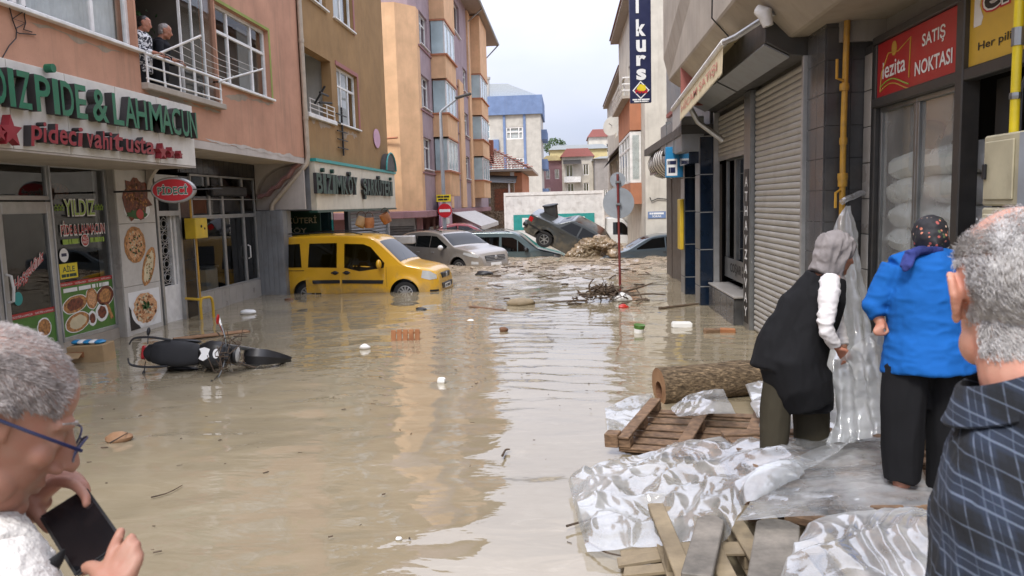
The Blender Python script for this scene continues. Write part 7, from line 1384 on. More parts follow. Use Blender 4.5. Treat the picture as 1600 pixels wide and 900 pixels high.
# left hand over the phone's top edge, right hand at its lower end
hand(mb, at(48, 782, 1.22), at(90, 760, 1.22), [[at(92, 752, 1.215), at(116, 757, 1.20), at(133, 775, 1.185), at(135, 788, 1.18)], [at(88, 746, 1.235), at(113, 746, 1.23), at(131, 757, 1.22), at(136, 768, 1.215)], [at(84, 743, 1.25), at(106, 740, 1.25), at(122, 746, 1.245), at(130, 754, 1.24)], [at(78, 742, 1.265), at(96, 738, 1.27), at(108, 741, 1.27), at(115, 746, 1.27)]], [at(56, 797, 1.205), at(66, 812, 1.19), at(76, 826, 1.175)], .0088)
hand(mb, at(180, 925, 1.07), at(185, 885, 1.08), [[at(172, 880, 1.09), at(178, 856, 1.10), at(187, 836, 1.105), at(189, 830, 1.11)], [at(184, 882, 1.085), at(193, 860, 1.09), at(203, 845, 1.095), at(206, 840, 1.10)], [at(196, 886, 1.08), at(205, 868, 1.085), at(212, 855, 1.09), at(214, 851, 1.095)], [at(206, 893, 1.075), at(213, 880, 1.08), at(217, 870, 1.085), at(218, 866, 1.09)]], [at(158, 895, 1.085), at(142, 886, 1.095), at(128, 892, 1.10)], .0088)
o = body_obj(mb, .0034, 'skin_shaded', 'grey-haired man in pale fleece jacket holding up a phone', it=9); p1 = o; me1 = o.data
inv1 = lambda co: H1.inv(co)
def rule1(co):
    q = inv1(co); x, y, z = q.T; line = np.where(z > .055, .060-1.2*(z-.055)*0, .03-(.055-z)*.30); ok = (z > np.where(y > -.02, -.005, -.06)) & (y < np.where(z > .03, .058, .012)) & (np.linalg.norm(q, axis=1) < .16) & ~((np.abs(x) > .068) & (z < .02) & (y > -.035)); thin = np.where((z > .078) & (np.abs(x) < .055), .45, 1.0)
    return ok*thin*np.clip((z+.06)/.03, 0, 1)
def flow1(co, no):
    f = H1.R@np.array([0, .75, -.5]); q = inv1(co); d = np.where(q[:, 2:3] > .06, H1.R@np.array([.1, .9, .1]), f); d = d-no*(d*no).sum(1, keepdims=True); return d+no*.16
strands('hair', me1, rule1, 'hair_grey', p1, 24000, 3, (.006, .012), flow1, .0004, 'scalp_grey')
def mesh_child(name, mb, m, parent, **kw): return mb.build(name, M[m], parent, **kw)
ey = MB()
for q in (-1, 1): ey.ell(H1.p(q*.031, .076, .001), (.0085,)*3, nu=12, nv=8)
mesh_child('eyes', ey, 'white', p1, smooth=True)
eb = MB()
for q in (-1, 1): eb.tube([H1.p(q*.012, .086, .026), H1.p(q*.032, .0855, .030), H1.p(q*.054, .066, .025)], [.003, .004, .002], 6)
mesh_child('eyebrows', eb, 'hair_grey', p1)
gl_ = MB()
for q in (-1, 1):
    gl_.tube([H1.p(q*.090, -.02, .010), H1.p(q*.087, .03, .008), H1.p(q*.078, .085, .006), H1.p(q*.068, .102, .004)], .0028, 6)
    gl_.tube([H1.p(q*(.036+.029*math.cos(a)), .108-.010*max(0, math.cos(a)), .0+.018*math.sin(a)) for a in np.linspace(0, 2*math.pi, 19)], .0016, 5, cap=False)
gl_.tube([H1.p(-.010, .108, .006), H1.p(0, .112, .008), H1.p(.010, .108, .006)], .0016, 5)
gg = mesh_child('glasses_frame', gl_, 'navy', p1, smooth=True); gg.name = 'glasses'
ln_ = MB()
for q in (-1, 1): ln_.add([H1.p(q*(.036+.028*math.cos(a)), .108-.009*max(0, math.cos(a)), .017*math.sin(a)) for a in np.arange(16)*math.pi/8], [tuple(range(16))])
mesh_child('lens', ln_, 'pane', gg, recalc=False)
# jacket: thick looped fleece, dark lined front edge
jk = MB()
jk.tube([at(-75, 800, 1.18), at(-80, 880, 1.15), at(-75, 980, 1.12), at(-70, 1150, 1.10)], [.075, .13, .15, .16], 20)
jk.tube([at(-130, 850, 1.2), at(-45, 850, 1.14), at(-5, 905, 1.08)], [.08, .078, .07], 16); jk.tube([at(-8, 895, 1.07), at(10, 960, 1.03), at(30, 1060, 1.0)], [.075, .07, .065], 14)
jk.tube([at(-55, 795, 1.17), at(-22, 820, 1.15), at(15, 862, 1.12), at(52, 880, 1.10)], [.050, .046, .040, .030], 12)
garment('jacket', jk, .006, 'fleece', p1, 8, lambda co: .0025*fbm(co*150, 2, 5)+.005*fbm(co*14, 2, 8))
lp_ = MB(); lp_.tube([at(40, 960, 1.06), at(62, 905, 1.07), at(92, 872, 1.085), at(101, 858, 1.09)], [.035, .026, .012, .003], 12, sq=.5); mesh_child('lapel', lp_, 'linedark', p1, smooth=True)
# phone
ph = thing('phone', 'black mobile phone held in the man\'s hands', 'phone', tuple(at(125, 836, 1.15))); A, B_, C_, D_ = at(76, 801, 1.175), at(133, 786, 1.195), at(176, 842, 1.125), at(128, 889, 1.10)
cc = (A+B_+C_+D_)/4; la = (D_+C_-A-B_)/2; sa = (B_+C_-A-D_)/2; la = la/np.linalg.norm(la); sa = sa-la*np.dot(sa, la); sa /= np.linalg.norm(sa); nn = np.cross(la, sa); Rp = np.stack([la, sa, nn], 1)
q = MB(); q.box(-.076, .076, -.037, .037, -.004, .004, Rp, cc); q.build('case', M['black'], ph, bevel=.003, seg=2); 
sgn_ = 1 if np.dot(nn, -FWD) > 0 else -1
q = MB(); q.box(-.071, .071, -.033, .033, sgn_*.0041, sgn_*.0045, Rp, cc); q.build('screen', M['screenblack'], ph)
# ---------------- man seen from behind, tartan shirt
H2 = Head(at(1590, 455, 1.13), 79, 8, 2, 1.05); mb = MB(); H2.skin(mb, jowl=1.08, neck=False); H2.t(mb, [(0, -.012, -.05), (0, -.028, -.12), (0, -.040, -.165)], [.062, .060, .052], 18); s0 = H2.p(0, -.07, -.20)+np.array([.05, 0, 0])
NB = at(1618, 635, 1.11); SL, SM, SR = at(1548, 738, 1.20), at(1580, 682, 1.16), at(1735, 700, .98)
mb.tube([H2.p(0, -.05, -.14), NB, at(1640, 800, 1.08), at(1650, 1050, 1.05)], [.066, .046, .07, .10], 16); mb.tube([SL, at(1550, 870, 1.18), at(1580, 1000, 1.25)], [.04, .04, .03], 12); mb.tube([SR, at(1760, 900, .95), at(1700, 1020, 1.0)], [.045, .04, .03], 12); mb.tube([SL, at(1640, 800, 1.08), SR], .018, 10)
p2 = body_obj(mb, .0036, 'skin_pale', 'white-haired man seen from behind in a navy tartan shirt', it=5); inv2 = lambda co: H2.inv(co)
def rule2(co):
    q = inv2(co); x, y, z = q.T; low = np.where(y < -.03, -.095, -.045); ok = (z > low) & (y < np.where(z > .05, .03, .006)) & (np.linalg.norm(q, axis=1) < .165) & ~((np.abs(x) > .066) & (z < .042) & (y > -.036)); bald = np.clip((z-.060)/.035, 0, 1)*np.clip((y+.090)/.05, 0, 1); return ok*(1-.93*bald)*np.clip((z-low)/.02, 0, 1)
def flow2(co, no):
    q = inv2(co); d = np.where(q[:, 2:3] > .05, H2.R@np.array([-.2, -.7, .1]), H2.R@np.array([.25, -.45, -.75])); wv_ = np.stack([fbm(q*26, 2, 3), fbm(q*26, 2, 7), fbm(q*26, 2, 9)], 1)*.7; d = d+wv_; d = d-no*(d*no).sum(1, keepdims=True); return d+no*.07
strands('hair', p2.data, rule2, 'hair_white', p2, 34000, 5, (.007, .014), flow2, .00045, 'scalp_pale')
ctr = H2.p(0, -.06, -.25)
def uv2(co):
    d = co-ctr; r_ = H2.R[:, 0]; x = d@r_; return np.stack([x*.8-.5*d[:, 1]+.012*np.sin(d[:, 2]*14)+.25*d[:, 2], d[:, 2]+.25*x+.012*np.sin(x*20)], 1)
jk = MB(); jk.tube([NB+(0, 0, .0), at(1628, 690, 1.10), at(1642, 800, 1.08), at(1650, 1100, 1.05)], [.070, .115, .15, .16], 24); jk.tube([SL, SM, NB+(0, 0, -.045), at(1680, 672, 1.04), SR], [.066, .072, .078, .08, .08], 18)
jk.tube([SL, at(1534, 800, 1.19), at(1530, 880, 1.18), at(1545, 1010, 1.2)], [.068, .072, .070, .062], 16); jk.tube([SR, at(1770, 900, .95), at(1740, 1050, .98)], [.082, .075, .068], 16)
jk.ell(at(1588, 668, 1.11), (.062, .062, .05)); jk.ell(at(1620, 660, 1.09), (.07, .07, .05)); garment('shirt', jk, .005, 'plaid', p2, 8, lambda co: .005*(1-2*np.abs(fbm(co*np.array([8, 8, 6]), 2, 12)))+.003*(1-2*np.abs(fbm(co*np.array([20, 20, 9]), 2, 15))), uv2)
fr2 = np.array([-.85, .5, 0]); e1 = np.array([1.0, 0, 0]); e2 = np.array([0, 1.0, 0]); CC = at(1614, 618, 1.11); a_ = np.linspace(0, 2*math.pi, 49)
def ring(r, dz): return np.array([CC+(e1*math.cos(t_)+e2*math.sin(t_))*r*(1+.10*max(0, float((e1*math.cos(t_)+e2*math.sin(t_))@fr2)))+np.array([0, 0, dz-.042*float((e1*math.cos(t_)+e2*math.sin(t_))@fr2)]) for t_ in a_])
cl = MB(); cl.grid(np.stack([ring(.086, -.03), ring(.080, .042), ring(.083, .050), ring(.089, .045), ring(.099, .006), ring(.105, -.008), ring(.103, -.011)])); me = cl.mesh('collar', smooth=True, ang=60); co = np.array([v_.co[:] for v_ in me.vertices]); uv = uv2(co); lay = me.uv_layers.new(name='UVMap'); li = np.empty(len(me.loops), 'i'); me.loops.foreach_get('vertex_index', li); lay.data.foreach_set('uv', uv[li].astype('f').ravel()); link('collar', me, M['plaid'], p2)
# ---------------- woman in black vest, bent over the sheeting
d3 = 5.12; A3 = lambda px, py, dd=0: at(px, py, d3+dd)
H3 = Head(A3(1308, 396), 14, 16, 0, 1.1); mb = MB(); H3.skin(mb, ears=False)
mb.tube([A3(1303, 425), A3(1285, 465), A3(1262, 520), A3(1240, 565)], [.07, .14, .14, .16], 16); mb.tube([A3(1228, 570), A3(1212, 640), A3(1208, 712)], [.095, .065, .045], 12); mb.tube([A3(1258, 570, .1), A3(1268, 635, .12), A3(1270, 700, .15)], [.095, .065, .045], 12)
mb.tube([A3(1298, 448, -.15), A3(1288, 508, -.22), A3(1308, 543, -.22)], [.05, .042, .028], 12); mb.tube([A3(1300, 448, .2), A3(1306, 505, .25), A3(1318, 545, .15)], [.05, .042, .028], 12)
for fx, dd in ((1208, -.02), (1270, .15)):
    py = 716 if fx < 1240 else 700; mb.tube([A3(fx-4, py, dd), A3(fx+12, py+4, dd+.04), A3(fx+26, py+6, dd+.08)], [.045, .042, .03], 10)
hand(mb, A3(1308, 543, -.22), A3(1316, 550, -.22), [[A3(1317, 547, -.24), A3(1325, 550, -.25), A3(1328, 557, -.25), A3(1323, 560, -.24)], [A3(1317, 551, -.22), A3(1325, 555, -.23), A3(1327, 561, -.23), A3(1321, 564, -.22)], [A3(1315, 555, -.20), A3(1322, 560, -.21), A3(1323, 565, -.21), A3(1317, 567, -.20)], [A3(1312, 557, -.18), A3(1317, 563, -.19), A3(1318, 568, -.19), A3(1313, 569, -.18)]], [A3(1313, 546, -.24), A3(1320, 546, -.25), A3(1325, 548, -.25)], .009)
hand(mb, A3(1318, 545, .15), A3(1321, 552, .15), [[A3(1323+i, 552+i, .15+.02*i), A3(1328+i, 556+i, .14+.02*i), A3(1328+i, 562+i, .14+.02*i)] for i in range(4)], [A3(1319, 552, .13), A3(1324, 556, .12), A3(1327, 560, .12)], .009)
p3_ = body_obj(mb, .009, 'skin_tan', 'woman in grey headscarf and long black vest bending over plastic sheeting', it=4)
H3.k = 1.13; g_ = MB(); e_ = H3.e; e_(g_, (0, -.02, .035), (.096, .118, .098)); e_(g_, (0, -.045, -.03), (.088, .088, .10)); H3.t(g_, [(-.080, .015, .04), (-.080, .000, -.05), (-.05, .02, -.12), (0, .025, -.135), (.05, .02, -.12), (.080, .000, -.05), (.080, .015, .04)], [.022, .024, .030, .032, .030, .024, .022], 10); H3.t(g_, [(-.07, .025, .075), (0, .040, .105), (.07, .025, .075)], .024, 10); H3.t(g_, [(0, -.03, -.06), (0, -.05, -.12), (0, -.06, -.15)], [.080, .085, .085], 16); H3.t(g_, [(.05, .03, -.13), (.07, .03, -.20), (.06, .05, -.26)], [.03, .025, .01], 8)
garment('headscarf', g_, .008, 'greyscarf', p3_, 5, lambda co: .010*(1-2*np.abs(fbm((co-H3.c)@H3.R*np.array([9, 26, 9])+3, 2, 4)))-.003)
H3.k = 1.0; g_ = MB(); g_.tube([A3(1300, 432), A3(1284, 462), A3(1258, 515), A3(1236, 565), A3(1248, 600), A3(1262, 634)], [.09, .16, .175, .215, .215, .175], 24); g_.tube([A3(1280, 436, .0), A3(1248, 478, .0), A3(1216, 540, .0), A3(1207, 578)], [.09, .12, .14, .15], 16); g_.tube([A3(1270, 590), A3(1275, 642)], [.12, .115], 12)
garment('vest', g_, .010, 'blackcloth', p3_, 6, folds(.013, (6, 6, 1.5), 31))
g_ = MB(); g_.tube([A3(1296, 436, -.12), A3(1296, 455, -.20), A3(1290, 500, -.25), A3(1290, 515, -.26), A3(1306, 541, -.23)], [.062, .064, .053, .050, .036], 14); g_.tube([A3(1300, 446, .18), A3(1306, 505, .25), A3(1318, 540, .16)], [.06, .055, .040], 12)
garment('sleeves', g_, .008, 'whiteknit', p3_, 5, folds(.006, (9, 9, 16), 33))
g_ = MB(); g_.tube([A3(1222, 590), A3(1212, 640), A3(1208, 708)], [.12, .098, .085], 16); g_.tube([A3(1256, 590, .1), A3(1267, 640, .12), A3(1268, 696, .15)], [.13, .125, .12], 16)
garment('trousers', g_, .010, 'olivecloth', p3_, 5, folds(.007, (6, 6, 2), 35))
# ---------------- woman in blue tunic
d4 = 4.42; A4 = lambda px, py, dd=0: at(px, py, d4+dd)
H4 = Head(A4(1452, 372, .08), 80, 22, 0, 1.0); mb = MB(); H4.skin(mb, ears=False)
mb.tube([A4(1450, 400, .05), A4(1450, 430, .02), A4(1448, 500), A4(1448, 560)], [.07, .15, .15, .17], 16); mb.tube([A4(1420, 570), A4(1414, 660), A4(1408, 762)], [.10, .07, .045], 12); mb.tube([A4(1478, 570), A4(1480, 660), A4(1478, 774)], [.10, .07, .045], 12)
mb.tube([A4(1398, 422, .05), A4(1366, 482, .10), A4(1377, 507, .06)], [.055, .045, .030], 12); mb.tube([A4(1500, 420, .05), A4(1530, 490, .12), A4(1520, 540, .25)], [.055, .045, .030], 12)
for fx, py in ((1408, 764), (1478, 778)): mb.tube([A4(fx, py, -.02), A4(fx, py-4, .08), A4(fx, py-8, .18)], [.042, .042, .03], 10)
hand(mb, A4(1377, 503, .05), A4(1376, 510, .05), [[A4(1369+i*4, 511, .04-.01*i), A4(1366+i*4, 518, .02), A4(1369+i*4, 523, .02), A4(1374+i*3, 522, .03)] for i in range(4)], [A4(1384, 510, .05), A4(1388, 516, .03), A4(1384, 521, .02)], .010)
p4 = body_obj(mb, .009, 'skin', 'woman in flowered headscarf and bright blue tunic gripping plastic sheeting', it=4)
g_ = MB(); H4.e(g_, (0, -.02, .03), (.094, .112, .098)); H4.e(g_, (0, -.055, -.015), (.088, .075, .085)); H4.t(g_, [(-.08, -.02, -.04), (0, -.115, -.075), (.08, -.02, -.04)], .028, 10)
garment('headscarf', g_, .008, 'flowerscarf', p4, 5, folds(.004, (14, 14, 20), 41))
g_ = MB(); g_.tube([A4(1432, 393, -.05), A4(1420, 402, -.12), A4(1415, 416, -.15), A4(1413, 424, -.15)], [.03, .034, .036, .012], 10, sq=.5); g_.tube([A4(1470, 392, -.05), A4(1440, 391, -.10), A4(1418, 398, -.12)], [.022, .026, .026], 10)
garment('scarf_knot', g_, .006, 'scarfblue', p4, 3, folds(.004, (20, 20, 14), 43))
g_ = MB(); g_.tube([A4(1450, 398, .05), A4(1448, 420, .02), A4(1447, 470, 0), A4(1447, 520, 0), A4(1449, 555), A4(1450, 580)], [.10, .185, .205, .205, .23, .245], 28); g_.tube([A4(1400, 422, .04), A4(1450, 405, .03), A4(1500, 420, .04)], [.08, .10, .08], 16); g_.tube([A4(1400, 420, .05), A4(1380, 455, .07), A4(1366, 480, .08), A4(1373, 494, .06)], [.085, .075, .064, .052], 14); g_.tube([A4(1500, 418, .05), A4(1524, 470, .1), A4(1522, 520, .2)], [.085, .07, .055], 14)
garment('tunic', g_, .009, 'bluecloth', p4, 5, lambda co: .009*(1-2*np.abs(fbm(co*np.array([3.5, 3.5, 8]), 2, 45)))+.004*(1-2*np.abs(fbm(co*np.array([9, 9, 17]), 2, 46))))
g_ = MB(); g_.tube([A4(1418, 570), A4(1412, 640), A4(1411, 700), A4(1410, 752)], [.125, .122, .115, .100], 18); g_.tube([A4(1480, 570), A4(1482, 640), A4(1482, 710), A4(1478, 768)], [.125, .120, .115, .098], 18)
garment('trousers', g_, .010, 'blackcloth', p4, 6, folds(.008, (6, 6, 1.5), 47))
# ---------------- couple on the balcony
def stander(x, y, z, h, heading, lean, label, top_m, leg_m, hair_m, skin_m='skin'):
    k = h/1.72; a = math.radians(heading); f = np.array([math.cos(a), math.sin(a), 0]); r_ = np.array([math.sin(a), -math.cos(a), 0]); o_ = np.array([x, y, z]); up = np.array([0, 0, 1.0])
    def Q(r1, f1, u): return o_+(r_*r1+f*(f1+lean*max(0, u-.9))+up*u)*k
    hd = Head(Q(0, .05, 1.58), heading, 18, 0, k); mb = MB(); hd.skin(mb)
    mb.tube([Q(0, -.02, 1.42), Q(0, 0, 1.2), Q(0, 0, .9)], np.array([.10, .14, .15])*k, 14)
    for s_ in (-1, 1):
        mb.tube([Q(s_*.09, 0, .92), Q(s_*.1, .02, .5), Q(s_*.1, 0, .05)], np.array([.085, .06, .04])*k, 10); mb.tube([Q(s_*.1, -.02, .05), Q(s_*.1, .16, .04)], .04*k, 8)
        wr = Q(s_*.16, .30, 1.08); mb.tube([Q(s_*.19, 0, 1.38), Q(s_*.25, .08, 1.12), wr], np.array([.05, .042, .03])*k, 10)
        hand(mb, wr, wr, [[wr+(f*.07+r_*(i-1.5)*.018)*k, wr+(f*.11+r_*(i-1.5)*.02-up*.02)*k, wr+(f*.12+r_*(i-1.5)*.02-up*.05)*k] for i in range(4)], [wr+(f*.04-r_*s_*.03)*k, wr+(f*.07-r_*s_*.05)*k, wr+(f*.09-r_*s_*.05-up*.02)*k], .009*k)
    o = body_obj(mb, .012, skin_m, label, it=3); g_ = MB(); g_.tube([Q(0, -.01, 1.44), Q(0, 0, 1.36), Q(0, 0, 1.1), Q(0, 0, .80)], np.array([.09, .17, .18, .19])*k, 18); g_.tube([Q(-.19, 0, 1.38), Q(.19, 0, 1.38)], .07*k, 12)
    for s_ in (-1, 1): g_.tube([Q(s_*.19, 0, 1.38), Q(s_*.25, .08, 1.12), Q(s_*.18, .24, 1.09)], np.array([.07, .06, .05])*k, 12)
    garment('top', g_, .014, top_m, o, 5, folds(.006, (6, 6, 4), 51)); g_ = MB()
    for s_ in (-1, 1): g_.tube([Q(s_*.09, 0, .9), Q(s_*.1, .02, .5), Q(s_*.1, 0, .06)], np.array([.115, .095, .08])*k, 12)
    garment('trousers', g_, .014, leg_m, o, 4); g_ = MB(); hd.e(g_, (0, -.03, .03), (.083, .098, .09)); hd.e(g_, (0, -.05, -.03), (.078, .06, .07)); garment('hair', g_, .010, hair_m, o, 4, folds(.004, (40, 40, 40), 53, False)); return o
stander(-6.80, 12.22, 3.62, 1.70, 12, .12, 'woman with dark hair and black and white print blouse on the balcony', 'printblouse', 'darkcloth', 'hair_dark'); stander(-6.86, 12.82, 3.60, 1.74, 20, .22, 'man with short grey hair in black shirt leaning on the balcony rail', 'darkcloth', 'darkcloth', 'hair_grey', 'skin_tan')
b = MB(); b.box(-8.6, -6.92, 11.88, 14.6, 3.5, 3.6); b.build('balcony_floor', M['concrete'], pk)
# ------------------------------------------------------------------ pallets, plastic sheeting, driftwood
def pallet(o_, ang, label, z=0.0, flip=False, L=1.2, W=.8, m='palletwood', tilt=(0, 0), nb=5):
    t_ = thing('pallet', label, 'pallet'); R_ = rotm(tilt[0], tilt[1], math.radians(ang)); c0 = np.array([o_[0], o_[1], z]); h = .144
    def bx(name, x0, x1, y0, y1, z0, z1, mm=m):
        if flip: z0, z1 = h-z1, h-z0
        q = MB(); j = RNG.uniform(-.006, .006, 3); q.box(x0, x1, y0, y1, z0, z1, R_@rotm(0, 0, RNG.uniform(-.012, .012)), c0+j*(1, 1, .3)); q.build(name, M[mm], t_, bevel=.005)
    for k in range(nb):
        y = -W/2+k*(W-.10)/(nb-1); bx('plank', -L/2, L/2, y, y+.10, .122, .144, m if k % 2 else ('mudwood' if m == 'mudwood' else m))
    for x in (-L/2, -.07, L/2-.145):
        bx('crosspiece', x, x+.145, -W/2, W/2, .100, .121)
        for y in (-W/2, -.05, W/2-.10): bx('block', x+.005, x+.14, y, y+.10, .022, .099)
    for y in (-W/2, -.05, W/2-.10): bx('runner', -L/2, L/2, y, y+.10, .0, .021)
    t_.location = (0, 0, 0); return t_
# the upturned pallet lying at the edge, runners up
up_ = thing('pallet', 'upturned brown wooden pallet at the water edge beside the log', 'pallet'); cR = rotm(math.radians(2), math.radians(-2), math.radians(-20)); c0 = np.array([1.12, 6.78, .05])
def ub(name, x0, x1, y0, y1, z0, z1, m='palletwood'):
    q = MB(); q.box(x0, x1, y0, y1, z0, z1, cR@rotm(0, 0, RNG.uniform(-.015, .015)), c0); q.build(name, M[m], up_, bevel=.006)
for k in range(6): ub('plank', -.56, .56, -.56+k*.20, -.56+k*.20+.13, .0, .022)
for k, x in enumerate((-.56, -.04, .46)):
    ub('runner', x, x+.11, -.60, .60, .125, .148); 
    for y in (-.58, -.06, .46): ub('block', x, x+.11, y, y+.12, .045, .124)
for y in (-.58, -.05, .46): ub('crosspiece', -.56, .57, y+.01, y+.11, .023, .044)
ub('block', -.66, -.54, -.62, -.50, .05, .17)
pallet((1.72, 5.22), 4, 'muddy pallet on top of the stack under the woman in black', .315); pallet((1.70, 5.20), 1, 'middle pallet of the stack under the woman in black', .19); pallet((1.74, 5.24), -3, 'bottom pallet of the stack under the woman in black', .062)
pallet((2.22, 4.32), 2, 'top pallet under the woman in the blue tunic', .315); pallet((2.2, 4.30), -2, 'middle pallet under the woman in the blue tunic', .19); pallet((2.2, 4.34), 3, 'bottom pallet under the woman in the blue tunic', .062)
pallet((.98, 4.15), 92, 'mud-covered pallet in the foreground under loose grey planks', .10, m='mudwood', W=.95)
for k, (a, c, w_, lab, mt) in enumerate((((1088, 905), (1112, 812), .075, 'loose grey plank lying over the mud-covered pallet', 'greywood'), ((1205, 925), (1216, 818), .115, 'wide rounded grey plank beside the loose one', 'greywood'), ((1228, 805), (1300, 818), .055, 'dark brown board sticking out from under the sheeting', 'palletwood'))):
    A_, B2 = onz(*a, .30), onz(*c, .30); d_ = B2-A_; ln2 = np.linalg.norm(d_); R_ = rotm(0, 0, math.atan2(d_[1], d_[0])); q = MB(); pts = [(0, -w_), (ln2-.05, -w_), (ln2, -w_*.5), (ln2+.01, 0), (ln2, w_*.5), (ln2-.05, w_), (0, w_)]
    q.prism(pts, -.025, .025); q.v = [v_@R_.T+A_ for v_ in q.v]; o = q.build('plank', M[mt], None, bevel=.006); tag(o, lab, 'plank')
for k, (a, c) in enumerate((((965, 880), (1075, 862)), ((970, 868), (1060, 850)), ((975, 895), (1080, 884)))):
    A_, B2 = onz(*a, .05), onz(*c, .12); q = MB(); d_ = B2-A_; R_ = np.stack(basis(d_), 1); q.box(-.05, .05, -.012, .012, 0, np.linalg.norm(d_), R_, A_); o = q.build('plank', M['mudwood'], None, bevel=.004); tag(o, ['pale muddy slat lying half in the water', 'pale muddy slat nearest the plastic edge', 'broad pale slat below the other muddy slats'][k], 'slat', 'muddy slats at the water edge')
def sheet(name, label, far_, near_, nu, nv, amp, seed, lift=.0, mid=None, fine=.018, parent=None, ridge=1.9, aniso=(1, 1), mat_='polythene'):
    """wrinkled film between two edges given by survey points (px, py, z)"""
    f = curve([onz(*p) for p in far_], nu); n_ = curve([onz(*p) for p in near_], nu); vv = np.linspace(0, 1, nv)[None, :, None]
    if mid is not None: m_ = curve([onz(*p) for p in mid], nu); P = (1-vv)*(1-2*vv)*f[:, None]+4*vv*(1-vv)*m_[:, None]+vv*(2*vv-1)*n_[:, None]
    else: P = f[:, None]*(1-vv)+n_[:, None]*vv
    S_ = P*np.array([aniso[0], aniso[1], 1]); big = fbm(S_*1.7+seed, 2, seed); r1 = 1-2*np.abs(fbm(S_*ridge+7*seed, 2, seed+3)); r2 = 1-2*np.abs(vnoise(S_*ridge*2.7+big[..., None]*1.5, seed+5)); r3 = 1-2*np.abs(vnoise(S_*ridge*6.5+r1[..., None], seed+9))
    edge = np.minimum(1, np.minimum(vv, 1-vv)*6)[..., 0]*np.minimum(1, np.minimum(np.arange(nu), nu-1-np.arange(nu))/8)[:, None]*.7+.3
    du_ = np.gradient(P, axis=0); dv_ = np.gradient(P, axis=1); nn_ = np.cross(du_, dv_); nn_ /= np.linalg.norm(nn_, axis=2, keepdims=True)+1e-9; nn_ *= np.sign(nn_[..., 2:3]+1e-6)
    uu3 = np.linspace(0, 1, nu)[:, None]; fold = 1-2*np.abs(np.sin((uu3*2.6+vv[..., 0]*3.1+big*2.4+r1*.5)*math.pi)); hgt = amp*(.95*big+.6*r1+.16*fold)+fine*(.9*r2+.3*r3); P = P+nn_*(np.maximum(hgt*edge, -.03)+lift)[..., None]
    q = MB(); q.grid(P); me = q.mesh(name, smooth=True, ang=180, recalc=False); o = link(name, me, M[mat_], parent); tag(o, label, 'plastic sheet') if parent is None else None; return o
sheet('plastic_sheet', 'crumpled clear plastic sheet spilling off the pallets into the water', [(892, 762, .03), (945, 728, .10), (1040, 702, .20), (1130, 694, .34), (1230, 690, .46), (1375, 668, .56)], [(918, 868, .04), (985, 862, .06), (1075, 850, .16), (1135, 846, .24), (1185, 775, .44), (1260, 735, .50)], 230, 110, .085, 3, .02, fine=.013, mid=[(900, 800, .05), (965, 780, .14), (1070, 765, .24), (1150, 760, .36), (1215, 725, .52), (1320, 700, .56)])
sheet('plastic_sheet', 'tightly stretched plastic sheet under the feet of the woman in blue', [(1205, 742, .47), (1270, 706, .48), (1350, 690, .49), (1420, 700, .47)], [(1150, 820, .38), (1250, 812, .41), (1350, 812, .43), (1475, 806, .43)], 140, 90, .014, 11, .02, fine=.010, ridge=2.4, aniso=(.5, 2.2))
sheet('plastic_sheet', 'puffed plastic sheet in the foreground by the tartan shirt', [(1262, 838, .42), (1290, 815, .50), (1370, 805, .54), (1425, 802, .54), (1490, 830, .5)], [(1215, 925, .36), (1290, 930, .46), (1370, 930, .50), (1440, 930, .50), (1500, 930, .5)], 140, 90, .075, 17, .02, fine=.010)
sheet('plastic_sheet', 'plastic sheet heaped on the pavement behind the women', [(1165, 606, .2), (1205, 598, .24), (1290, 590, .3), (1420, 600, .3), (1540, 610, .3)], [(1188, 655, .3), (1210, 692, .42), (1290, 690, .48), (1390, 690, .48), (1500, 690, .48)], 180, 90, .07, 23, .02, fine=.012, mat_='polythene_milky')
sheet('plastic_sheet', 'small plastic sheet crumpled over the back of the upturned pallet', [(1048, 642, .20), (1080, 618, .26), (1130, 612, .28)], [(1060, 655, .20), (1095, 652, .21), (1150, 650, .22)], 40, 26, .05, 29, .02)
sheet('plastic_sheet', 'thin plastic film floating against the pallet edge', [(945, 640, .02), (985, 622, .03), (1020, 615, .04)], [(950, 680, .01), (990, 668, .02), (1015, 650, .05)], 40, 30, .02, 31, .01, fine=.012)
# film held up by the two women, and the twist tied to the gas pipe
def drape(label, rows, nu, amp, seed, freq=5):
    """rows of points (world) from top to bottom; folds run downwards"""
    R_ = [curve(r, nu) for r in rows]; k = 46; P = np.stack([curve(np.array([r[i] for r in R_]), k) for i in range(nu)]); u = np.linspace(0, 1, nu)[:, None]; v_ = np.linspace(0, 1, k)[None, :]
    du_ = np.gradient(P, axis=0); dv_ = np.gradient(P, axis=1); nn_ = np.cross(du_, dv_); nn_ /= np.linalg.norm(nn_, axis=2, keepdims=True)+1e-9
    h_ = amp*np.sin(u*freq*2*math.pi+1.5*fbm(p3(u*2+v_*0, v_*1.5), 2, seed))*(.35+.65*v_)+amp*.8*(1-2*np.abs(fbm(P*5, 2, seed+2)))+amp*.35*(1-2*np.abs(vnoise(P*16, seed+4)))
    q = MB(); q.grid(P+nn_*h_[..., None]); o = link('plastic_sheet', q.mesh('plastic_sheet', smooth=True, ang=180, recalc=False), M['polythene_milky']); return tag(o, label, 'plastic sheet')
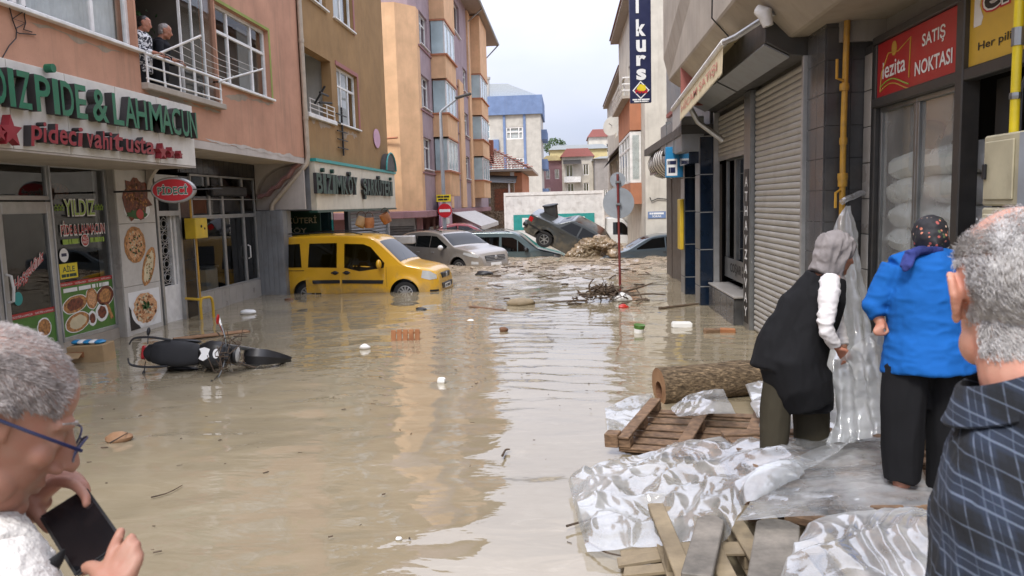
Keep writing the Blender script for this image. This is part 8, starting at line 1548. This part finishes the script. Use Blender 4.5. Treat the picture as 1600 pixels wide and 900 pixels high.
drape('clear plastic sheet stretched between the hands of the two women', [[at(1302, 562, 4.92), at(1318, 556, 4.9), at(1345, 532, 4.78), at(1372, 514, 4.62), at(1392, 512, 4.6)], [at(1302, 600, 4.98), at(1325, 595, 4.95), at(1350, 580, 4.8), at(1378, 565, 4.7), at(1398, 560, 4.66)], [at(1305, 645, 5.05), at(1330, 640, 5.0), at(1355, 630, 4.9), at(1385, 622, 4.8), at(1405, 615, 4.75)], [at(1290, 690, 5.0), at(1330, 690, 4.95), at(1365, 680, 4.85), at(1400, 672, 4.75), at(1425, 665, 4.7)]], 80, .035, 5, 5)
gp_ = np.array([gx, 8.98, 0])
drape('twisted plastic sheet tied round the yellow gas pipe and hanging down', [[gp_+(-.03, -.05, 2.02), gp_+(0, -.07, 2.03), gp_+(.05, -.05, 2.02)], [gp_+(-.16, -.10, 1.75), gp_+(0, -.16, 1.74), gp_+(.10, -.1, 1.75)], [gp_+(-.22, -.2, 1.2), gp_+(0, -.28, 1.2), gp_+(.16, -.2, 1.2)], [gp_+(-.30, -.35, .55), gp_+(0, -.45, .55), gp_+(.22, -.35, .55)], [gp_+(-.4, -.8, .10), gp_+(0, -.9, .10), gp_+(.2, -.8, .10)]], 40, .03, 8, 3)
q = MB(); q.tube(curve([gp_+(-.05, -.02, 2.06), gp_+(0, -.05, 2.10), gp_+(.08, .0, 2.12), gp_+(.2, .04, 2.16), gp_+(.30, .08, 2.12)], 16), .035, 8); tag(q.build('plastic_knot', M['polythene'], None, smooth=True), 'knotted plastic tail wrapped round the gas pipe', 'plastic')
# hollow log
lgA, lgB = np.array([.95, 8.15, .15]), np.array([2.15, 8.45, .20]); lg_ = thing('log', 'hollow sawn tree log floating behind the upturned pallet', 'log', (1.6, 8.6, -.05)); ax_ = lgB-lgA; u_, v2, d_ = basis(ax_); nA, nR = 32, 26
ang = np.arange(nA)*2*math.pi/nA; rings = []
for i in range(nR):
    f = i/(nR-1); c_ = lgA+ax_*f; rr = .20-.02*f+.012*fbm(p3(np.cos(ang)*1.5+f*3, np.sin(ang)*1.5), 2, 3)+.010*np.abs(vnoise(p3(ang*3, np.full(nA, f*12)), 5)); rings.append(c_+rr[:, None]*(np.outer(np.cos(ang), u_)+np.outer(np.sin(ang), v2)))
q = MB(); q.grid(np.array(rings).transpose(1, 0, 2), closeu=True); q.build('bark', M['bark'], lg_, smooth=True, ang=60)
ri = rings[0]; c_ = lgA; q = MB(); in_ = c_+(ri-c_)*.45+np.array([0, 0, -.03]); dp_ = in_+d_*.35; q.grid(np.stack([ri, in_], 1), closeu=True); q.build('cut_face', M['boardwood'], lg_, recalc=False); q = MB(); q.grid(np.stack([in_, dp_], 1), closeu=True); q.add(dp_, [tuple(range(nA))]); q.build('hollow', M['doorwood'], lg_, recalc=False); q = MB(); q.add(rings[-1], [tuple(range(nA))]); q.build('cut_face', M['boardwood'], lg_, recalc=False)
# ------------------------------------------------------------------ floating things
def floater(name, label, cat, mb, m, **kw): return tag(mb.build(name, M[m], None, **kw), label, cat)
cr_ = thing('slatted_crate', 'orange brown slatted crate end standing out of the water', 'crate', tuple(onz(634, 531, 0))); c0 = onz(634, 531, 0)
for k in range(5):
    q = MB(); x = -.24+k*.098; q.box(x, x+.078, -.01, .01, -.15, .17-.01*(k == 0), rotm(-.15, 0, 0), c0); q.build('slat', M['crateorange'], cr_, bevel=.004)
for z in (-.02, .10):
    q = MB(); q.box(-.24, .24, .011, .03, z, z+.03, rotm(-.15, 0, 0), c0); q.build('batten', M['crateorange'], cr_)
cbx = thing('cardboard_box', 'wet cardboard box with litter by the pide shop', 'box', tuple(onz(130, 566, 0))); c0 = onz(132, 566, 0)+(0, .2, 0); q = MB(); q.box(-.27, .27, -.17, .17, -.1, .24, rotm(.03, -.04, .06), c0); q.build('carton', M['cardboard'], cbx, bevel=.008)
q = MB(); q.box(-.26, -.02, -.20, -.17, .02, .10, rotm(.03, -.04, .06), c0+(.0, -.005, .06)); q.build('print', M['crateorange'], cbx); q = MB(); q.box(-.28, .0, -.30, -.17, .235, .245, rotm(.5, 0, .06), c0+(0, 0, .02)); q.build('flap', M['cardboard'], cbx)
for k in range(5):
    q = MB(); q.ell((-.22+k*.09, .0, .27), (.08, .1, .035), nu=9, nv=6); q.v = [v_+c0 for v_ in q.v]; q.build('litter', M['printwhite' if k % 2 else 'skyblue'], cbx, smooth=True)
c0 = onz(998, 519, 0); bk = thing('bucket', 'white tub with green band floating upright in the water', 'bucket', tuple(c0)); q = MB(); q.lathe([(.07, -.08), (.085, .06), (.085, .064)], c0, rotm(.08, .1, 0), n=20); q.build('tub', M['printwhite'], bk, smooth=True); q = MB(); q.lathe([(.0865, .064), (.092, .12), (.095, .125), (.07, .122), (.0, .118)], c0, rotm(.08, .1, 0), n=20); q.build('green_rim', M['printgreen'], bk, smooth=True)
c0 = onz(1065, 510, 0); q = MB(); q.box(-.17, .17, -.07, .07, -.03, .08, rotm(0, .04, .1), c0); floater('foam_block', 'white foam block floating near the pillars', 'foam', q, 'printwhite', bevel=.02, seg=2)
c0 = onz(1125, 519, 0)
for k, (dx, w_) in enumerate(((-.12, .14), (.12, .12))): q = MB(); q.box(-w_, w_, -.05, .05, -.04, .06, rotm(.1, .05, .2-.3*k), c0+(dx, 0, 0)); floater('wood_block', ['dark wet wood block drifting by the shutter', 'orange wood block drifting by the shutter'][k], 'wood', q, ('palletwood', 'crateorange')[k], bevel=.01)
def lump(px, py, r, label, cat, m, name, seed, sq=.5):
    c0 = onz(px, py, 0); q = MB(); q.ell(c0+(0, 0, r*sq*.4), (r, r*.7, r*sq), nu=14, nv=9); v_ = q.v[0]; q.v[0] = v_+(v_-c0)*(.22*fbm((v_-c0)/r*1.6+seed, 2, seed))[:, None]; return floater(name, label, cat, q, m, smooth=True)
lump(185, 688, .13, 'small brown paper bag floating alone in the water', 'bag', 'boardwood', 'paper_bag', 2, .45); lump(815, 476, .30, 'pale yellow plastic bag drifting in the street', 'bag', 'mudwood', 'plastic_bag', 4, .35); lump(690, 597, .055, 'white foam cup floating in mid street', 'cup', 'printwhite', 'foam_cup', 5, .8)
lump(787, 518, .08, 'brown scrap drifting in the bright reflection', 'scrap', 'doorwood', 'scrap', 6, .7); lump(570, 544, .09, 'clear crushed bottle floating past the crate', 'bottle', 'white', 'bottle', 7, .5); lump(388, 490, .16, 'white and orange litter drifting by the glass shop', 'litter', 'white', 'litter', 8, .4); lump(757, 430, .28, 'black rubbish bag drifting in front of the SUV', 'bag', 'black', 'rubbish_bag', 9, .35)
lump(972, 470, .22, 'white bottle caught in the twigs at the sign pole', 'bottle', 'white', 'bottle', 10, .5); lump(974, 481, .12, 'red scrap caught in front of the twigs', 'scrap', 'tomato', 'scrap', 11, .4); lump(658, 484, .12, 'black scrap floating in front of the van', 'scrap', 'black', 'scrap', 12, .3); lump(452, 470, .12, 'dark can floating at the metal-clad pillar', 'can', 'doorwood', 'can', 13, .4); lump(735, 412+90, .07, 'tiny white wrapper in mid street', 'wrapper', 'printwhite', 'wrapper', 14, .4); lump(592, 844, .0, '', '', 'printwhite', 'x', 1) if False else None
lump(623, 843, .022, 'white foam crumb close to the bottom of the street view', 'foam', 'printwhite', 'foam_crumb', 15, .6)
def board(a, c, w_, label, m, z=.012):
    A_, B2 = onz(*a, z), onz(*c, z); d_ = B2-A_; R_ = rotm(0, 0, math.atan2(d_[1], d_[0])); q = MB(); q.box(0, np.linalg.norm(d_), -w_, w_, -.012, .012, R_, A_); floater('board', label, 'board', q, m, bevel=.004)
board((272, 530), (388, 517), .12, 'thin brown board floating behind the motorcycle', 'boardwood'); board((735, 479), (790, 485), .05, 'dark wet batten drifting in mid street', 'doorwood')
def stick(pts, r, label, m='twig', z=.015): q = MB(); q.tube(curve([onz(*p, z) for p in pts], 10), np.linspace(r, r*.5, 10), 6); floater('stick', label, 'stick', q, m, smooth=True)
stick([(1030, 482), (1100, 474), (1165, 470)], .03, 'long thin branch floating towards the navy pillars'); stick([(885, 822), (920, 812), (965, 800)], .008, 'bent twig at the edge of the plastic sheet', z=.05); stick([(915, 845), (945, 862), (970, 868)], .008, 'second twig poking from the plastic sheet corner', z=.05); stick([(785, 712), (790, 703), (797, 702)], .012, 'short dark hooked stick in the bright water'); stick([(172, 692), (186, 684), (200, 676)], .008, 'thin dark stick lying across the brown paper bag', z=.07); stick([(236, 777), (262, 770), (285, 758)], .006, 'thin straw floating below the motorcycle'); stick([(345, 548), (370, 525), (392, 515)], .008, 'thin rod beside the floating brown board')
# driftwood heap round the sign pole
dw = thing('driftwood_heap', 'tangle of brown twigs and roots caught round the sign pole', 'driftwood', (1.0, 16.5, -.05)); q = MB()
for k in range(140):
    a = RNG.uniform(0, 6.28); r_ = abs(RNG.normal(0, .34)); c_ = np.array([.78+r_*math.cos(a)*1.1, 16.6+r_*math.sin(a)*.7, max(0, .26*math.exp(-r_*r_*5)+RNG.uniform(-.03, .05))]); d_ = RNG.normal(0, 1, 3)*(1, .8, .35); d_ /= np.linalg.norm(d_); l_ = RNG.uniform(.15, .5); q.tube(curve([c_-d_*l_*.5, c_+RNG.normal(0, .03, 3), c_+d_*l_*.5], 5), [.006+RNG.uniform(0, .012)]*5, 4)
o = q.build('twigs', M['twig'], dw); o['kind'] = 'stuff'
for pts in ([(.4, 16.5, .03), (.0, 16.35, .05), (-.5, 16.5, .0)], [(1.2, 16.7, .08), (1.7, 16.6, .14), (2.1, 16.7, .10)], [(1.0, 16.9, .1), (1.6, 17.2, .22), (1.9, 17.3, .3)], [(.5, 16.5, .15), (.45, 16.5, .35), (.55, 16.5, .5)]):
    q = MB(); q.tube(curve(pts, 9), np.linspace(.028, .012, 9), 6); q.build('branch', M['twig'], dw, smooth=True)
# loose flotsam carried by the current (too many and small to count)
q = MB()
for k in range(140):
    y = 15.5+13*RNG.uniform(0, 1)**.8; x = RNG.uniform(-6.2, 2.6)
    if y < 22 and x < -2.6 and RNG.uniform() < .8: continue
    if RNG.uniform() < .5: y = RNG.choice([22.3, 23.6, 25.5, 26.8])+RNG.normal(0, .25); x = RNG.uniform(-2.5, 2.6)
    l_ = RNG.uniform(.08, .5); a = RNG.normal(0, .5); z = float(.03+.03*far.max()*(y > 20)); d_ = np.array([math.cos(a), math.sin(a), RNG.normal(0, .08)]); c_ = np.array([x, y, z]); q.tube([c_-d_*l_/2, c_+RNG.normal(0, .01, 3), c_+d_*l_/2], RNG.uniform(.006, .022), 5)
o = floater('flotsam', 'scattered sticks and wood scraps carried on the churned water', 'flotsam', q, 'twig'); o['kind'] = 'stuff'
q = MB()
for k in range(150):
    y = RNG.uniform(4.5, 15); x = RNG.uniform(-6.5, .3); a = RNG.uniform(0, 6.28); l_ = RNG.uniform(.015, .07); c_ = np.array([x, y, .012]); d_ = np.array([math.cos(a), math.sin(a)*.6, 0]); q.tube([c_-d_*l_/2, c_+d_*l_/2], RNG.uniform(.002, .006), 4)
o = floater('straw_bits', 'tiny straw and bark bits dotted over the calm water', 'flotsam', q, 'twig'); o['kind'] = 'stuff'
# brown surge breaking against the tipped saloon
q = MB()
for k in range(40):
    c_ = np.array([RNG.normal(1.25, .5), RNG.normal(29.5, .25), 0.0]); hgt = .70*math.exp(-((c_[0]-1.15)/.7)**2); q.ell(c_+(0, 0, hgt*RNG.uniform(.2, .9)), RNG.uniform(.15, .4, 3)*(1.3, 1, .8), nu=12, nv=8)
q.ell((1.2, 29.6, .1), (1.3, .5, .5)); me = smooth_mods('churned_surge', q, .03, 14, .5, lambda co: .05*(1-2*np.abs(fbm(co*np.array([2.2, 2.2, 5.5]), 3, 61)))+.03*(1-2*np.abs(fbm(co*np.array([7, 7, 12]), 2, 63)))); me.materials.clear(); o = link('churned_surge', me, M['surge']); tag(o, 'brown muddy surge of water breaking beside the tipped saloon', 'surge', kind='stuff')
q = MB()
for k in range(330):
    x = RNG.normal(1.05, .5); hgt = .75*math.exp(-((x-1.15)/.75)**2); c_ = np.array([x, RNG.uniform(28.9, 29.5), RNG.uniform(0, 1)*hgt]); d_ = RNG.normal(0, 1, 3)*(1, .6, .7); d_ /= np.linalg.norm(d_); l_ = RNG.uniform(.1, .45); q.tube(curve([c_-d_*l_*.5, c_+RNG.normal(0, .03, 3), c_+d_*l_*.5], 4), RNG.uniform(.006, .02), 4)
o = floater('brushwood', 'mass of straw and brushwood swept against the tipped saloon', 'brushwood', q, 'mudwood'); o['kind'] = 'stuff'
# bits by the shops
c0 = ony(628, 374, 25.0); q = MB(); q.box(-.42, .42, -.2, .2, -.15, .12, None, c0); floater('foam_crate', 'stack of white foam trays behind the yellow van', 'crate', q, 'whitetile', bevel=.03)
cb3 = thing('cardboard_box', 'cardboard box with printed handling marks behind the woman in blue', 'box', (2.55, 5.3, .4)); q = MB(); q.box(2.42, 3.0, 5.15, 5.6, .38, .95); q.build('carton', M['cardboard'], cb3, bevel=.01); prints(FF(5.149), cb3, 'black', 'print', ('||', 2.46, 2.52, .80, .88, .002, .01)); q = MB(); q.box(2.45, 2.85, 5.2, 5.5, .952, 1.0); q.build('green_tray', M['teal'], cb3, bevel=.01)
